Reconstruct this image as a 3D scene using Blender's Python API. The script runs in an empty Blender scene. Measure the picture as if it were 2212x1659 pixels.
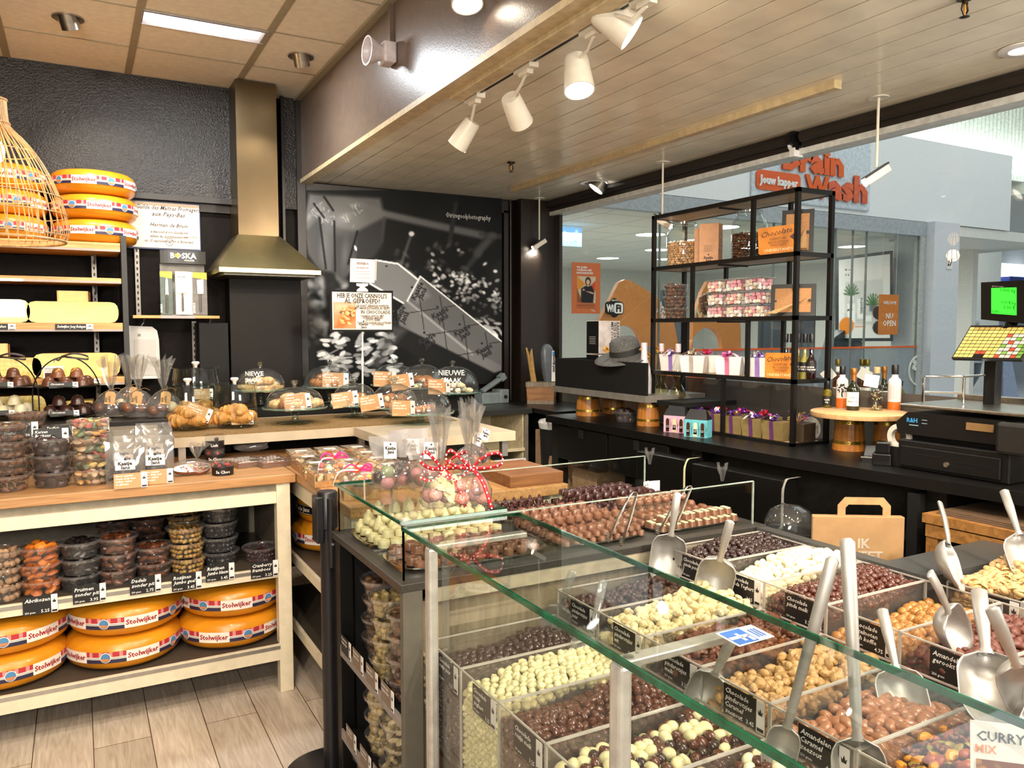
import bpy,bmesh,math,random
from math import sin,cos,pi,radians as R
from mathutils import Vector as V,Matrix as M
random.seed(7)
rnd=random.uniform
SC=bpy.context.scene
COL=SC.collection

# ------------------------------------------------------------------ camera
EYE=V((0,0,1.5));FPX=1700.0
YAW,PITCH,ROLL=R(28.8336),R(-3.8459),R(0.065)
FWD=V((sin(YAW)*cos(PITCH),cos(YAW)*cos(PITCH),sin(PITCH)))
_r=V((cos(YAW),-sin(YAW),0));_d=FWD.cross(_r)
RT=_r*cos(ROLL) + _d*sin(ROLL);DN=-_r*sin(ROLL) + _d*cos(ROLL)
cd=bpy.data.cameras.new('camera');cam=bpy.data.objects.new('camera',cd);COL.objects.link(cam)
cd.sensor_fit='HORIZONTAL';cd.sensor_width=36;cd.lens=36*FPX/2212
cd.clip_start=.02;cd.clip_end=200
cam.matrix_world=M(((RT.x,-DN.x,-FWD.x,EYE.x),(RT.y,-DN.y,-FWD.y,EYE.y),(RT.z,-DN.z,-FWD.z,EYE.z),(0,0,0,1)))
SC.camera=cam

def ray(px,py): return FWD + RT*((px-1106)/FPX) + DN*((py-829.5)/FPX)
def P(px,py,z=None,y=None,x=None,t=None):
    """the point of the photograph's line of sight that lies on a horizontal or upright plane of the shop"""
    v=ray(px,py)
    k=(z-EYE.z)/v.z if z is not None else y/v.y if y is not None else x/v.x if x is not None else t
    return EYE + v*k
def mpp(p): return (V(p)-EYE).dot(FWD)/FPX # metres per photo pixel at a point

# ------------------------------------------------------------------ view, world, lamps of the room, added uplights
vs=SC.view_settings
SC.display_settings.display_device='sRGB'
vs.view_transform='Standard';vs.look='None';vs.exposure=0.48;vs.gamma=1.0;vs.use_curve_mapping=False
cy=SC.cycles
cy.max_bounces=7;cy.diffuse_bounces=3;cy.glossy_bounces=3;cy.transmission_bounces=4
cy.transparent_max_bounces=28;cy.caustics_reflective=False;cy.caustics_refractive=False
cy.sample_clamp_indirect=4.0;cy.use_denoising=True;cy.use_adaptive_sampling=True;cy.adaptive_threshold=0.02
W=bpy.data.worlds.new('world');SC.world=W;W.use_nodes=True
W.node_tree.nodes['Background'].inputs[0].default_value=(.95,.92,.86,1)
W.node_tree.nodes['Background'].inputs[1].default_value=0.6

WARM=(1,.88,.72);WHITE=(1,.95,.87);COOL=(.90,.96,1)
def spot(loc,target,watt,angle=70,blend=.6,col=WARM,size=.028):
    l=bpy.data.lights.new('spot_light','SPOT');l.energy=watt;l.spot_size=R(angle);l.spot_blend=blend
    l.color=col;l.shadow_soft_size=size
    o=bpy.data.objects.new('spot_light',l);COL.objects.link(o);o.location=loc
    o.rotation_euler=(V(target)-V(loc)).to_track_quat('-Z','Y').to_euler()
def area(loc,target,watt,sx,sy,col=WHITE):
    l=bpy.data.lights.new('area_light','AREA');l.energy=watt;l.shape='RECTANGLE';l.size=sx;l.size_y=sy;l.color=col
    o=bpy.data.objects.new('area_light',l);COL.objects.link(o);o.location=loc
    o.rotation_euler=(V(target)-V(loc)).to_track_quat('-Z','Y').to_euler()
# track spots and downlights of the shop (the ones behind and above the camera included)
spot((1.40,2.92,2.22),(0.95,4.9,1.5),40,80)
spot((1.44,2.56,2.22),(2.6,3.6,1.1),42,80)
spot((1.43,2.10,2.26),(1.2,3.4,.95),52,85)
spot((1.42,1.75,2.28),(2.0,2.3,.8),55,85)
spot((0.85,1.72,2.30),(0.5,3.4,.9),42,85)
spot((1.38,0.75,2.36),(1.65,1.45,.8),40,90)
spot((1.38,0.25,2.36),(1.05,1.2,.6),40,90)
spot((0.20,0.40,2.80),(0.1,3.4,.8),62,70)
spot((-.60,1.20,2.80),(-.1,4.2,1.2),55,75)
spot((0.30,1.90,2.85),(0.7,4.0,1.0),45,80)
spot((0.009,4.197,2.84),(0.3,4.95,1.9),20,80)
spot((1.062,4.195,2.84),(0.75,4.9,1.7),22,70)
spot((2.25,0.50,2.38),(2.4,1.3,.9),55,95)
spot((2.87,4.157,2.36),(2.3,3.9,1.0),26,90,col=WHITE)
spot((2.78,1.55,2.36),(2.5,1.9,1.0),26,90)
spot((2.87,3.43,2.06),(2.72,2.9,1.7),16,70)
spot((2.90,4.80,2.08),(2.78,5.0,1.9),4,80)
spot((2.86,2.12,2.10),(2.75,2.3,1.5),14,70)
# fluorescent tube in the tiled ceiling, more spots, two added uplights and the mall's ceiling light
area((.58,4.0,2.90),(.58,4.0,0),24,.5,.16,COOL)
spot((-.9,-.3,2.85),(-.2,2.6,.2),110,110)
area((-1.0,-.9,1.9),(-.4,2.4,2.92),62,1.0,.5,(1,.93,.82))  # added unseen uplight that brightens the tiled ceiling
area((2.2,-1.0,1.75),(2.2,1.6,2.43),38,1.0,.4,(1,.93,.82))  # second added uplight, out of view, for the boarded ceiling
spot((2.0,-.5,2.38),(1.9,1.2,.8),55,110)
spot((1.38,1.25,2.36),(2.75,2.7,1.3),60,70)
spot((1.38,1.9,2.36),(2.75,3.0,1.5),42,60)
area((7.5,2.0,4.85),(7.5,2.0,0),150,8,6,COOL);area((17,7,4.85),(17,7,0),330,8,8,COOL)
for _x,_y,_w in ((5.0,7.6,75),(8.0,8.2,80)):
    area((_x,_y,2.56),(_x,_y,0),_w,2.2,1.6,(1,.97,.9))

# ------------------------------------------------------------------ materials
def lin(h):
    if not isinstance(h,str): return tuple(h)[:3]
    return tuple(((c/12.92) if c<=.04045 else ((c+.055)/1.055)**2.4) for c in (int(h[i:i+2],16)/255 for i in (0,2,4)))
MATS={}
def mat(name,col,rough=.5,metal=0.,vary=.08,vs_=30.,bump=0.,bs=80.,emis=0.,coat=0.,sss=0.,col2=None,spec=.5,alpha=1.):
    if name in MATS: return MATS[name]
    m=bpy.data.materials.new(name);m.use_nodes=True;nt=m.node_tree;b=nt.nodes['Principled BSDF']
    c=lin(col)
    b.inputs['Roughness'].default_value=rough;b.inputs['Metallic'].default_value=metal
    b.inputs['Specular IOR Level'].default_value=spec;b.inputs['Coat Weight'].default_value=coat
    b.inputs['Alpha'].default_value=alpha
    if sss: b.inputs['Subsurface Weight'].default_value=sss;b.inputs['Subsurface Scale'].default_value=.01
    tc=nt.nodes.new('ShaderNodeTexCoord')
    n=nt.nodes.new('ShaderNodeTexNoise');n.inputs['Scale'].default_value=vs_;n.inputs['Detail'].default_value=3
    nt.links.new(tc.outputs['Object'],n.inputs['Vector'])
    mx=nt.nodes.new('ShaderNodeMix');mx.data_type='RGBA'
    c2=lin(col2) if col2 else tuple(max(0,x*(1-vary*2)) for x in c);c1=c if col2 else tuple(min(1,x*(1+vary)) for x in c)
    mx.inputs[6].default_value=(*c1,1);mx.inputs[7].default_value=(*c2,1)
    mr=nt.nodes.new('ShaderNodeMapRange');mr.inputs[1].default_value=.35;mr.inputs[2].default_value=.65
    nt.links.new(n.outputs['Fac'],mr.inputs[0]);nt.links.new(mr.outputs[0],mx.inputs[0])
    nt.links.new(mx.outputs[2],b.inputs['Base Color'])
    if emis:
        b.inputs['Emission Color'].default_value=(*c,1);b.inputs['Emission Strength'].default_value=emis
    if bump:
        n2=nt.nodes.new('ShaderNodeTexNoise');n2.inputs['Scale'].default_value=bs;n2.inputs['Detail'].default_value=4
        nt.links.new(tc.outputs['Object'],n2.inputs['Vector'])
        bp=nt.nodes.new('ShaderNodeBump');bp.inputs['Strength'].default_value=bump;bp.inputs['Distance'].default_value=.01
        nt.links.new(n2.outputs['Fac'],bp.inputs['Height']);nt.links.new(bp.outputs[0],b.inputs['Normal'])
    MATS[name]=m;return m
def wood(name,c1,c2,scale=(3,40,40),rough=.45,dist=1.5,planks=None,mortar='5a4a3a'):
    """grain stretched along one axis; planks=(length, width, axis) adds floor boards"""
    if name in MATS: return MATS[name]
    m=bpy.data.materials.new(name);m.use_nodes=True;nt=m.node_tree;b=nt.nodes['Principled BSDF']
    b.inputs['Roughness'].default_value=rough
    tc=nt.nodes.new('ShaderNodeTexCoord');mp=nt.nodes.new('ShaderNodeMapping');mp.inputs['Scale'].default_value=scale
    nt.links.new(tc.outputs['Object'],mp.inputs['Vector'])
    n=nt.nodes.new('ShaderNodeTexNoise');n.inputs['Scale'].default_value=1.2;n.inputs['Detail'].default_value=6;n.inputs['Distortion'].default_value=dist
    nt.links.new(mp.outputs[0],n.inputs['Vector'])
    cr=nt.nodes.new('ShaderNodeValToRGB');cr.color_ramp.elements[0].position=.32;cr.color_ramp.elements[1].position=.68
    cr.color_ramp.elements[0].color=(*lin(c2),1);cr.color_ramp.elements[1].color=(*lin(c1),1)
    nt.links.new(n.outputs['Fac'],cr.inputs[0]);out=cr.outputs[0]
    if planks:
        mp2=nt.nodes.new('ShaderNodeMapping');mp2.inputs['Rotation'].default_value=(0,0,planks[2]);nt.links.new(tc.outputs['Object'],mp2.inputs['Vector'])
        bt=nt.nodes.new('ShaderNodeTexBrick');bt.inputs['Scale'].default_value=1;bt.inputs['Brick Width'].default_value=planks[0];bt.inputs['Row Height'].default_value=planks[1]
        bt.inputs['Mortar Size'].default_value=.0016;bt.inputs['Mortar Smooth'].default_value=0;bt.inputs['Bias'].default_value=0
        bt.inputs['Color1'].default_value=(.78,.78,.78,1);bt.inputs['Color2'].default_value=(1,1,1,1);bt.inputs['Mortar'].default_value=(*lin(mortar),1)
        nt.links.new(mp2.outputs[0],bt.inputs['Vector'])
        mx=nt.nodes.new('ShaderNodeMix');mx.data_type='RGBA';mx.blend_type='MULTIPLY';mx.inputs[0].default_value=1
        nt.links.new(out,mx.inputs[6]);nt.links.new(bt.outputs['Color'],mx.inputs[7]);out=mx.outputs[2]
    nt.links.new(out,b.inputs['Base Color'])
    MATS[name]=m;return m
def glass(name,tint='ffffff',refl=1.0,rough=.02,base=.05,milky=0.,mcol='ffffff'):
    """a thin clear sheet: looks through, mirrors more at grazing angles; milky adds a share of diffuse film"""
    if name in MATS: return MATS[name]
    m=bpy.data.materials.new(name);m.use_nodes=True;nt=m.node_tree;nt.nodes.clear()
    o=nt.nodes.new('ShaderNodeOutputMaterial');t=nt.nodes.new('ShaderNodeBsdfTransparent');g=nt.nodes.new('ShaderNodeBsdfGlossy')
    t.inputs[0].default_value=(*lin(tint),1);g.inputs['Roughness'].default_value=rough
    lw=nt.nodes.new('ShaderNodeLayerWeight');lw.inputs[0].default_value=.5
    pw=nt.nodes.new('ShaderNodeMath');pw.operation='POWER';pw.inputs[1].default_value=4.0;nt.links.new(lw.outputs['Facing'],pw.inputs[0])
    ma=nt.nodes.new('ShaderNodeMath');ma.operation='MULTIPLY_ADD';ma.inputs[1].default_value=.75*refl;ma.inputs[2].default_value=base
    nt.links.new(pw.outputs[0],ma.inputs[0]);ma.use_clamp=True
    mx=nt.nodes.new('ShaderNodeMixShader');nt.links.new(ma.outputs[0],mx.inputs[0])
    src=t.outputs[0]
    if milky:
        d=nt.nodes.new('ShaderNodeBsdfDiffuse');d.inputs[0].default_value=(*lin(mcol),1)
        m2=nt.nodes.new('ShaderNodeMixShader');m2.inputs[0].default_value=milky;nt.links.new(src,m2.inputs[1]);nt.links.new(d.outputs[0],m2.inputs[2]);src=m2.outputs[0]
    nt.links.new(src,mx.inputs[1]);nt.links.new(g.outputs[0],mx.inputs[2]);nt.links.new(mx.outputs[0],o.inputs[0])
    MATS[name]=m;return m

# ------------------------------------------------------------------ mesh builder
_TXT={}
def txt2d(s,bold=0.,shear=0.):
    k=(s,bold,shear)
    if k not in _TXT:
        c=bpy.data.curves.new('lettering','FONT');c.body=s;c.size=1;c.resolution_u=1;c.offset=bold;c.shear=shear
        o=bpy.data.objects.new('lettering',c);me=bpy.data.meshes.new_from_object(o)
        vs_=[(v.co.x,v.co.y) for v in me.vertices];fs=[tuple(p.vertices) for p in me.polygons]
        bpy.data.objects.remove(o);bpy.data.curves.remove(c);bpy.data.meshes.remove(me)
        x0=min((v[0] for v in vs_),default=0);x1=max((v[0] for v in vs_),default=0)
        _TXT[k]=(vs_,fs,x0,x1)
    return _TXT[k]
class B:
    def __init__(s): s.v=[];s.f=[];s.m=[];s.s=[]
    def add(s,vs_,fs,m=0,smooth=False):
        n=len(s.v);s.v+=[tuple(v) for v in vs_]
        for f in fs: s.f.append(tuple(i+n for i in f));s.m.append(m);s.s.append(smooth)
        return s
    def box(s,x0,x1,y0,y1,z0,z1,m=0):
        return s.add([(x,y,z) for z in (z0,z1) for y in (y0,y1) for x in (x0,x1)],
                     [(0,2,3,1),(4,5,7,6),(0,1,5,4),(2,6,7,3),(0,4,6,2),(1,3,7,5)],m)
    def bar(s,a,b,w,h,m=0,up=(0,0,1)):
        a=V(a);b=V(b);d=(b-a).normalized();u=V(up)
        if abs(d.dot(u))>.99: u=V((1,0,0))
        sx=d.cross(u).normalized()*w/2;sz=sx.cross(d).normalized()*h/2
        return s.add([p+q for p in (a,b) for q in (-sx-sz,sx-sz,sx+sz,-sx+sz)],
                     [(3,2,1,0),(4,5,6,7),(0,1,5,4),(1,2,6,5),(2,3,7,6),(3,0,4,7)],m)
    def lathe(s,prof,n=24,m=0,c=(0,0,0),a0=0.,a1=2*pi,sx=1.,sy=1.,smooth=True):
        full=abs(a1-a0-2*pi)<1e-6;k=n if full else n+1;vs_=[];fs=[]
        for i in range(k):
            a=a0+(a1-a0)*i/n
            for r,z in prof: vs_.append((c[0]+r*cos(a)*sx,c[1]+r*sin(a)*sy,c[2]+z))
        q=len(prof)
        for i in range(n):
            j=(i+1)%k
            for p in range(q-1):
                f=[i*q+p,j*q+p,j*q+p+1,i*q+p+1]
                if prof[p][0]==0: f=[i*q+p,j*q+p+1,i*q+p+1]
                elif prof[p+1][0]==0: f=[i*q+p,j*q+p,i*q+p+1]
                fs.append(tuple(f))
        return s.add(vs_,fs,m,smooth)
    def cyl(s,a,b,r,m=0,n=12,r2=None,caps=True):
        return s.tube([a,b],r,n,m,r2,caps)
    def tube(s,pts,r,n=8,m=0,r2=None,caps=True,closed=False):
        pts=[V(p) for p in pts];k=len(pts);vs_=[];fs=[];pu=None
        for i,p in enumerate(pts):
            if closed: d=pts[(i+1)%k]-pts[i-1]
            else: d=pts[min(i+1,k-1)]-pts[max(i-1,0)]
            d=d.normalized() if d.length>1e-9 else V((0,0,1))
            if pu is None:
                pu=d.cross(V((0,0,1)) if abs(d.z)<.9 else V((1,0,0))).normalized()
            u=(pu-d*pu.dot(d)).normalized();w=d.cross(u);pu=u
            rr=r if r2 is None else r+(r2-r)*i/max(1,k-1)
            if isinstance(r,(list,tuple)): rr=r[i]
            vs_+=[p+(u*cos(2*pi*j/n)+w*sin(2*pi*j/n))*rr for j in range(n)]
        e=k if closed else k-1
        for i in range(e):
            i2=(i+1)%k
            for j in range(n): fs.append((i*n+j,i*n+(j+1)%n,i2*n+(j+1)%n,i2*n+j))
        s.add(vs_,fs,m,True)
        if caps and not closed:
            s.add(vs_[:n],[tuple(range(n))[::-1]],m);s.add(vs_[-n:],[tuple(range(n))],m)
        return s
    def ribbon(s,pts,w,m=0,side=(0,0,1),smooth=True):
        pts=[V(p) for p in pts];sd=V(side).normalized()*w/2;vs_=[]
        for p in pts: vs_+=[p-sd,p+sd]
        return s.add(vs_,[(2*i,2*i+1,2*i+3,2*i+2) for i in range(len(pts)-1)],m,smooth)
    def quad(s,a,b,c,d,m=0): return s.add([a,b,c,d],[(0,1,2,3)],m)
    def poly(s,pts,m=0): return s.add(pts,[tuple(range(len(pts)))],m)
    def prism(s,pts,dv,m=0,smooth=False):
        """an outline of 3-D points given thickness dv"""
        n=len(pts);dv=V(dv);a=[V(p) for p in pts];b=[p+dv for p in a]
        s.add(a+b,[tuple(range(n))[::-1],tuple(range(n,2*n))],m)
        return s.add(a+b,[(i,(i+1)%n,n+(i+1)%n,n+i) for i in range(n)],m,smooth)
    def ell(s,c,r,nu=12,nv=8,m=0,mx=None,jit=0.,sd=0,pw=1.):
        rg=random.Random(sd);vs_=[];fs=[]
        for i in range(nv+1):
            t=pi*i/nv
            for j in range(nu):
                a=2*pi*j/nu;k=1+(rg.uniform(-jit,jit) if 0<i<nv else 0)
                f=lambda q: math.copysign(abs(q)**pw,q)
                p=V((r[0]*f(sin(t))*f(cos(a))*k,r[1]*f(sin(t))*f(sin(a))*k,-r[2]*f(cos(t))*k))
                if mx: p=mx@p
                vs_.append(p+V(c))
        for i in range(nv):
            for j in range(nu):
                q=(i*nu+j,i*nu+(j+1)%nu,(i+1)*nu+(j+1)%nu,(i+1)*nu+j);fs.append(q)
        return s.add(vs_,fs,m,True)
    def text(s,t,o,xd,yd,size,m=0,al='C',bold=0.012,shear=0.,fit=None):
        vs_,fs,x0,x1=txt2d(t,bold,shear)
        if not vs_: return s
        o=V(o);xd=V(xd).normalized();yd=V(yd).normalized();kx=size
        if fit and (x1-x0)*size>fit: kx=fit/(x1-x0)
        off={'C': (x0+x1)/2,'L': x0,'R': x1}[al]
        return s.add([o+xd*((x-off)*kx)+yd*(y*size) for x,y in vs_],fs,m)
    def textcyl(s,t,r,a,z,size,m=0,bold=.02):
        """lettering bent round an upright cylinder, centred on angle a"""
        vs_,fs,x0,x1=txt2d(t,bold,0.);q=(x0+x1)/2
        return s.add([(r*cos(a+(x-q)*size/r),r*sin(a+(x-q)*size/r),z+y*size) for x,y in vs_],fs,m)
    def xf(s,mx,start=0):
        for i in range(start,len(s.v)): s.v[i]=tuple(mx@V(s.v[i]))
        return s
    def join(s,o,mx=None,m=None):
        vs_=[mx@V(v) for v in o.v] if mx else o.v;n=len(s.v);s.v+=[tuple(v) for v in vs_]
        s.f+=[tuple(i+n for i in f) for f in o.f];s.m+=o.m if m is None else [m]*len(o.m);s.s+=o.s
        return s
    def mesh(s,name,mats):
        me=bpy.data.meshes.new(name);me.from_pydata(s.v,[],s.f)
        for x in (mats if isinstance(mats,(list,tuple)) else [mats]): me.materials.append(x)
        me.polygons.foreach_set('material_index',s.m);me.polygons.foreach_set('use_smooth',s.s)
        if any(s.s): me.set_sharp_from_angle(angle=R(42))
        me.update();return me
    def build(s,name,mats,parent=None,loc=None,rot=None,bevel=0.,sub=0,solid=0.):
        o=bpy.data.objects.new(name,s.mesh(name,mats));COL.objects.link(o)
        if parent: o.parent=parent
        if loc is not None: o.location=loc
        if rot is not None: o.rotation_euler=rot
        if solid: md=o.modifiers.new('solidify','SOLIDIFY');md.thickness=solid;md.offset=0
        if bevel: md=o.modifiers.new('bevel','BEVEL');md.width=bevel;md.segments=2;md.limit_method='ANGLE'
        if sub: md=o.modifiers.new('subdivide','SUBSURF');md.levels=sub;md.render_levels=sub
        return o
def tag(o,label=None,cat=None,group=None,kind=None):
    if label: o['label']=label
    if cat: o['category']=cat
    if group: o['group']=group
    if kind: o['kind']=kind
    return o
def thing(name,label,cat,loc=(0,0,0),rz=0.,group=None):
    o=bpy.data.objects.new(name,None);COL.objects.link(o);o.location=loc;o.rotation_euler=(0,0,rz);o.empty_display_size=.05
    return tag(o,label,cat,group)
def dup(src,loc,rot=None,label=None,group=None,scale=None):
    kids=KIDS.setdefault(src.name,None)
    if kids is None: kids=KIDS[src.name]=[(c,list(c.children)) for c in src.children]
    r=src.copy();COL.objects.link(r);r.location=loc
    if rot is not None: r.rotation_euler=rot if isinstance(rot,(tuple,list)) else (0,0,rot)
    if scale is not None: r.scale=scale if isinstance(scale,(tuple,list)) else (scale,)*3
    if label: r['label']=label
    if group: r['group']=group
    for c,gs in kids:
        k=c.copy();COL.objects.link(k);k.parent=r
        for g in gs: h=g.copy();COL.objects.link(h);h.parent=k
    return r
KIDS={}
def struct(b,name,mats,**k): return tag(b.build(name,mats,**k),kind='structure')
def smooth_path(pts,n=6):
    pts=[V(p) for p in pts];out=[]
    for i in range(len(pts)-1):
        p0=pts[max(i-1,0)];p1=pts[i];p2=pts[i+1];p3=pts[min(i+2,len(pts)-1)]
        for k in range(n):
            t=k/n
            out.append(.5*((2*p1)+(p2-p0)*t+(2*p0-5*p1+4*p2-p3)*t*t+(3*p1-p0-3*p2+p3)*t**3))
    return out+[pts[-1]]
def arc(c,r,a0,a1,n=12,ax='xy'):
    o=[]
    for i in range(n+1):
        a=a0+(a1-a0)*i/n;u,w=r*cos(a),r*sin(a)
        o.append(V(c)+(V((u,w,0)) if ax=='xy' else V((u,0,w)) if ax=='xz' else V((0,u,w))))
    return o

# shared materials
BLACK=mat('black_satin','0b0a09',.42,spec=.35);BLACKM=mat('black_matt','0b0908',.75,spec=.3);DARKW=mat('dark_stained_wood','140f0c',.4,vs_=12,spec=.4)
WHITE_M=mat('white_plastic','e9e6e2',.35,vary=.02);CREAM=mat('cream_lacquer','dccfb4',.45,vary=.03)
STEEL=mat('brushed_steel','b9b4aa',.28,1,vary=.06,vs_=60);ALU=mat('satin_aluminium','b5b0a8',.38,.9,vary=.04)
CHROME=mat('chrome','d8d6d2',.08,1,vary=.02);SILVERTRAY=mat('polished_tray','c9c4ba',.16,1,vary=.05,bump=.04,bs=30)
OAK=wood('oiled_oak','b8895a','9a6e42',(2.5,45,45));OAKY=wood('oiled_oak_across','b8895a','9a6e42',(45,2.5,45))
PINE=wood('pine_shelf','d9a765','b67f40',(2,30,30));KRAFT=mat('kraft_card','b08a5c',.8,vary=.06,vs_=40);KRAFTD=mat('brown_card','8d6f50',.85,vary=.08)
CARDK=mat('card_black','161413',.55);CARDW=mat('card_white','e6dfda',.6,vary=.02);INK=mat('ink_black','14110f',.6,vary=0);INKW=mat('print_white','eee8e2',.6,vary=0)
RED=mat('print_red','b0232b',.5,vary=.03);NAVY=mat('print_navy','2a2440',.5,vary=.03);BLUE=mat('print_blue','4f86b4',.5);ORANGE=mat('print_orange','e2691c',.5,vary=.03)
GLASS=glass('clear_glass','f4f9f6',1.1,base=.075);GLASSG=glass('green_tinted_glass','f1f6f3',1.1,base=.06);GEDGE=mat('glass_cut_edge','0e5a3c',.12,vary=.25,vs_=25,spec=.8)
ACRYL=glass('clear_acrylic','f4f2ee',.6,base=.045,milky=.03);ACEDGE=mat('acrylic_edge','c9c2b8',.25,vary=.05,alpha=.75)
PETG=glass('clear_tub_plastic','fbfbfa',.9,rough=.08,base=.07,milky=.03);PETR=glass('tub_rim_plastic','f4f4f4',1.2,rough=.08,base=.15,milky=.05)
FOIL=glass('cellophane','f3f1ee',1.2,rough=.06,base=.10,milky=.05);WINDOWG=glass('window_glass','f3f8f6',.55,rough=.0,base=.035)
# ================================================================== the room
ZC,ZL,XB,XW,YB=2.92,2.43,1.24,3.06,5.0 # tiled ceiling, boarded ceiling, beam face, window plane, back wall
WALLT=mat('textured_black_paint','150e09',.32,vary=.12,bump=.5,bs=110,spec=.4)
WALLD=mat('dark_wall_board','140e0a',.6,vary=.15,bump=.12,bs=60,spec=.12)
TAUPE=mat('taupe_gloss_paint','6b5a4e',.3,vary=.05,bump=.06,bs=140,spec=.6)
TILE=mat('ceiling_tile','f1e8d6',.85,vary=.03,bump=.04,bs=200)
TBAR=mat('ceiling_t_bar','a39880',.5,vary=.03)
BOARD=mat('boarded_ceiling_gloss','ece2cb',.2,vary=.05,vs_=6,bump=.05,bs=22)
GAP=mat('board_gap','8a7450',.7)
TRIM=mat('cream_trim','c9b48c',.4)
FLOOR=wood('floor_planks','dccbb9','bca893',(26,2.2,1),.42,2.6,planks=(1.25,.19,pi/2),mortar='6d5a48')
struct(B().box(-3,3.0,-2.5,YB,-.06,0),'floor',FLOOR)
struct(B().box(-3,XB+.2,YB,YB+.12,0,3.0).box(XB+.2,3.06,YB,YB+.12,0,3.0),'wall_back',WALLD)
struct(B().box(-3.1,-3,-2.5,YB,0,3.0),'wall_left',mat('side_wall_paint','4a4038',.6))
b=B().box(-3,.835,4.93,YB,2.265,ZC)
b.box(1.13,XB,4.95,YB,2.25,ZC)
struct(b,'wall_back_upper',WALLT)
b=B().box(-3,.83,4.91,4.94,2.245,2.275).box(.83,.855,4.90,YB,1.0,ZC).box(1.12,1.135,4.93,YB,2.0,ZC)
b.box(.3,.83,4.965,YB,2.2,2.245).box(XB-.03,XB+.02,4.93,YB,1.0,ZC)
b.box(1.27,2.70,4.955,YB,2.335,2.42).box(2.665,2.70,4.955,YB,1.0,2.35).box(2.71,2.73,4.96,YB,1.0,2.43)
b.cyl((2.715,4.95,1.0),(2.715,4.95,2.4),.008)
struct(b,'trim_1',mat('dark_brown_trim','1b130e',.4,vary=.1))
struct(B().box(2.76,3.03,4.88,YB,0,ZL).box(3.03,3.055,4.80,YB,0,ZL),'pillar_corner',mat('pillar_brown_gloss','231a13',.3,vary=.08,bump=.15,bs=160))
# tiled ceiling with its T bars; the lamp's cell is left open
tx=[-3.1,-2.54,-1.975,-1.41,-.84,-.275,.29,.85,XB];ty=[YB-.54*k for k in range(0,15)]
b=B();tb=B()
for i in range(len(tx)-1):
    for j in range(len(ty)-1):
        y1=ty[j]
        if i==6 and j==1: y1=ty[j];y0=4.10
        else: y0=ty[j+1]
        if i==6 and j==2: y1=3.92
        b.box(tx[i]+.012,tx[i+1]-.012,y0+.006,y1-.006,ZC+.004,ZC+.03,0)
for x in tx[1:-1]: tb.box(x-.017,x+.017,ty[-1],YB,ZC,ZC+.02)
for y in ty[1:]: tb.box(tx[0],XB,y-.004,y+.004,ZC+.001,ZC+.02)
tb.box(XB-.035,XB,ty[-1],YB,ZC-.012,ZC+.02);tb.box(-3,XB,YB-.02,YB,ZC-.004,ZC+.02)
b.box(-3.1,XB,ty[-1],YB,ZC+.14,ZC+.16,0)
struct(b,'ceiling',TILE);struct(tb,'trim_2',TBAR)
# beam and boarded lower ceiling
struct(B().box(XB,XB+.05,-2.5,YB,ZL-.0,ZC+.03),'beam_wall',TAUPE)
b=B().box(XB+.05,3.3,-2.5,YB,ZL+.014,ZL+.05,1);x=XB+.05;k=0
while x<3.06:
    w=.116;b.box(x+.0035,min(x+w,3.08)-.0035,-2.5,YB-.02,ZL,ZL+.02,0);x+=w
struct(b,'ceiling_lower',[BOARD,GAP])
b=B().box(XB-.012,XB+.055,-2.5,YB,ZL-.022,ZL+.002).box(2.49,2.53,2.04,4.53,ZL-.03,ZL).box(1.285,1.335,-2.5,2.83,ZL-.04,ZL)
struct(b,'trim_3',TRIM)
# window wall towards the mall
YW0=-.6
b=B().box(3.02,3.09,YW0,4.8,0,.86).box(3.035,3.085,YW0,4.9,.86,.885)
struct(b,'wall_right',mat('window_sill_grey','4b463f',.5))
struct(B().box(2.995,3.09,YW0,4.9,2.325,2.352),'window_frame_top',mat('white_frame','d8d8d2',.35))
struct(B().quad((XW,YW0,.885),(XW,4.9,.885),(XW,4.9,2.336),(XW,YW0,2.336)),'window_1',WINDOWG)
struct(B().quad((XW-.004,YW0,.885),(XW-.004,4.85,.885),(XW-.004,4.85,1.235),(XW-.004,YW0,1.235)),'window_film',glass('grey_window_film','8a837b',.6,rough=.25,base=.05,milky=.72,mcol='5f574f'))
b=B()
for y0,y1 in ((-.6,2.62),(2.68,4.95)):
    b.cyl((2.985,y0,2.402),(2.985,y1,2.402),.026,0,16);b.box(2.99,3.05,y0,y1,2.352,2.395);b.box(3.0,3.09,y0,y1,2.38,ZL)
struct(b,'trim_4',mat('dark_roller_shutter','211a15',.5))
t=thing('roller_bracket','black bracket with white end cap between the two dark roller shutters above the window','bracket',(2.98,2.65,2.40))
B().box(-.03,.03,-.012,.012,.012,.028).box(-.012,.012,-.01,.01,-.055,.012).cyl((-.012,.0,.0),(-.012,.03,0),.03).build('bracket_plate',BLACK,t)
B().box(-.02,.04,-.008,.02,-.085,-.045).cyl((0,.02,-.03),(0,.03,-.03),.022).build('end_cap',WHITE_M,t)

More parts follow.
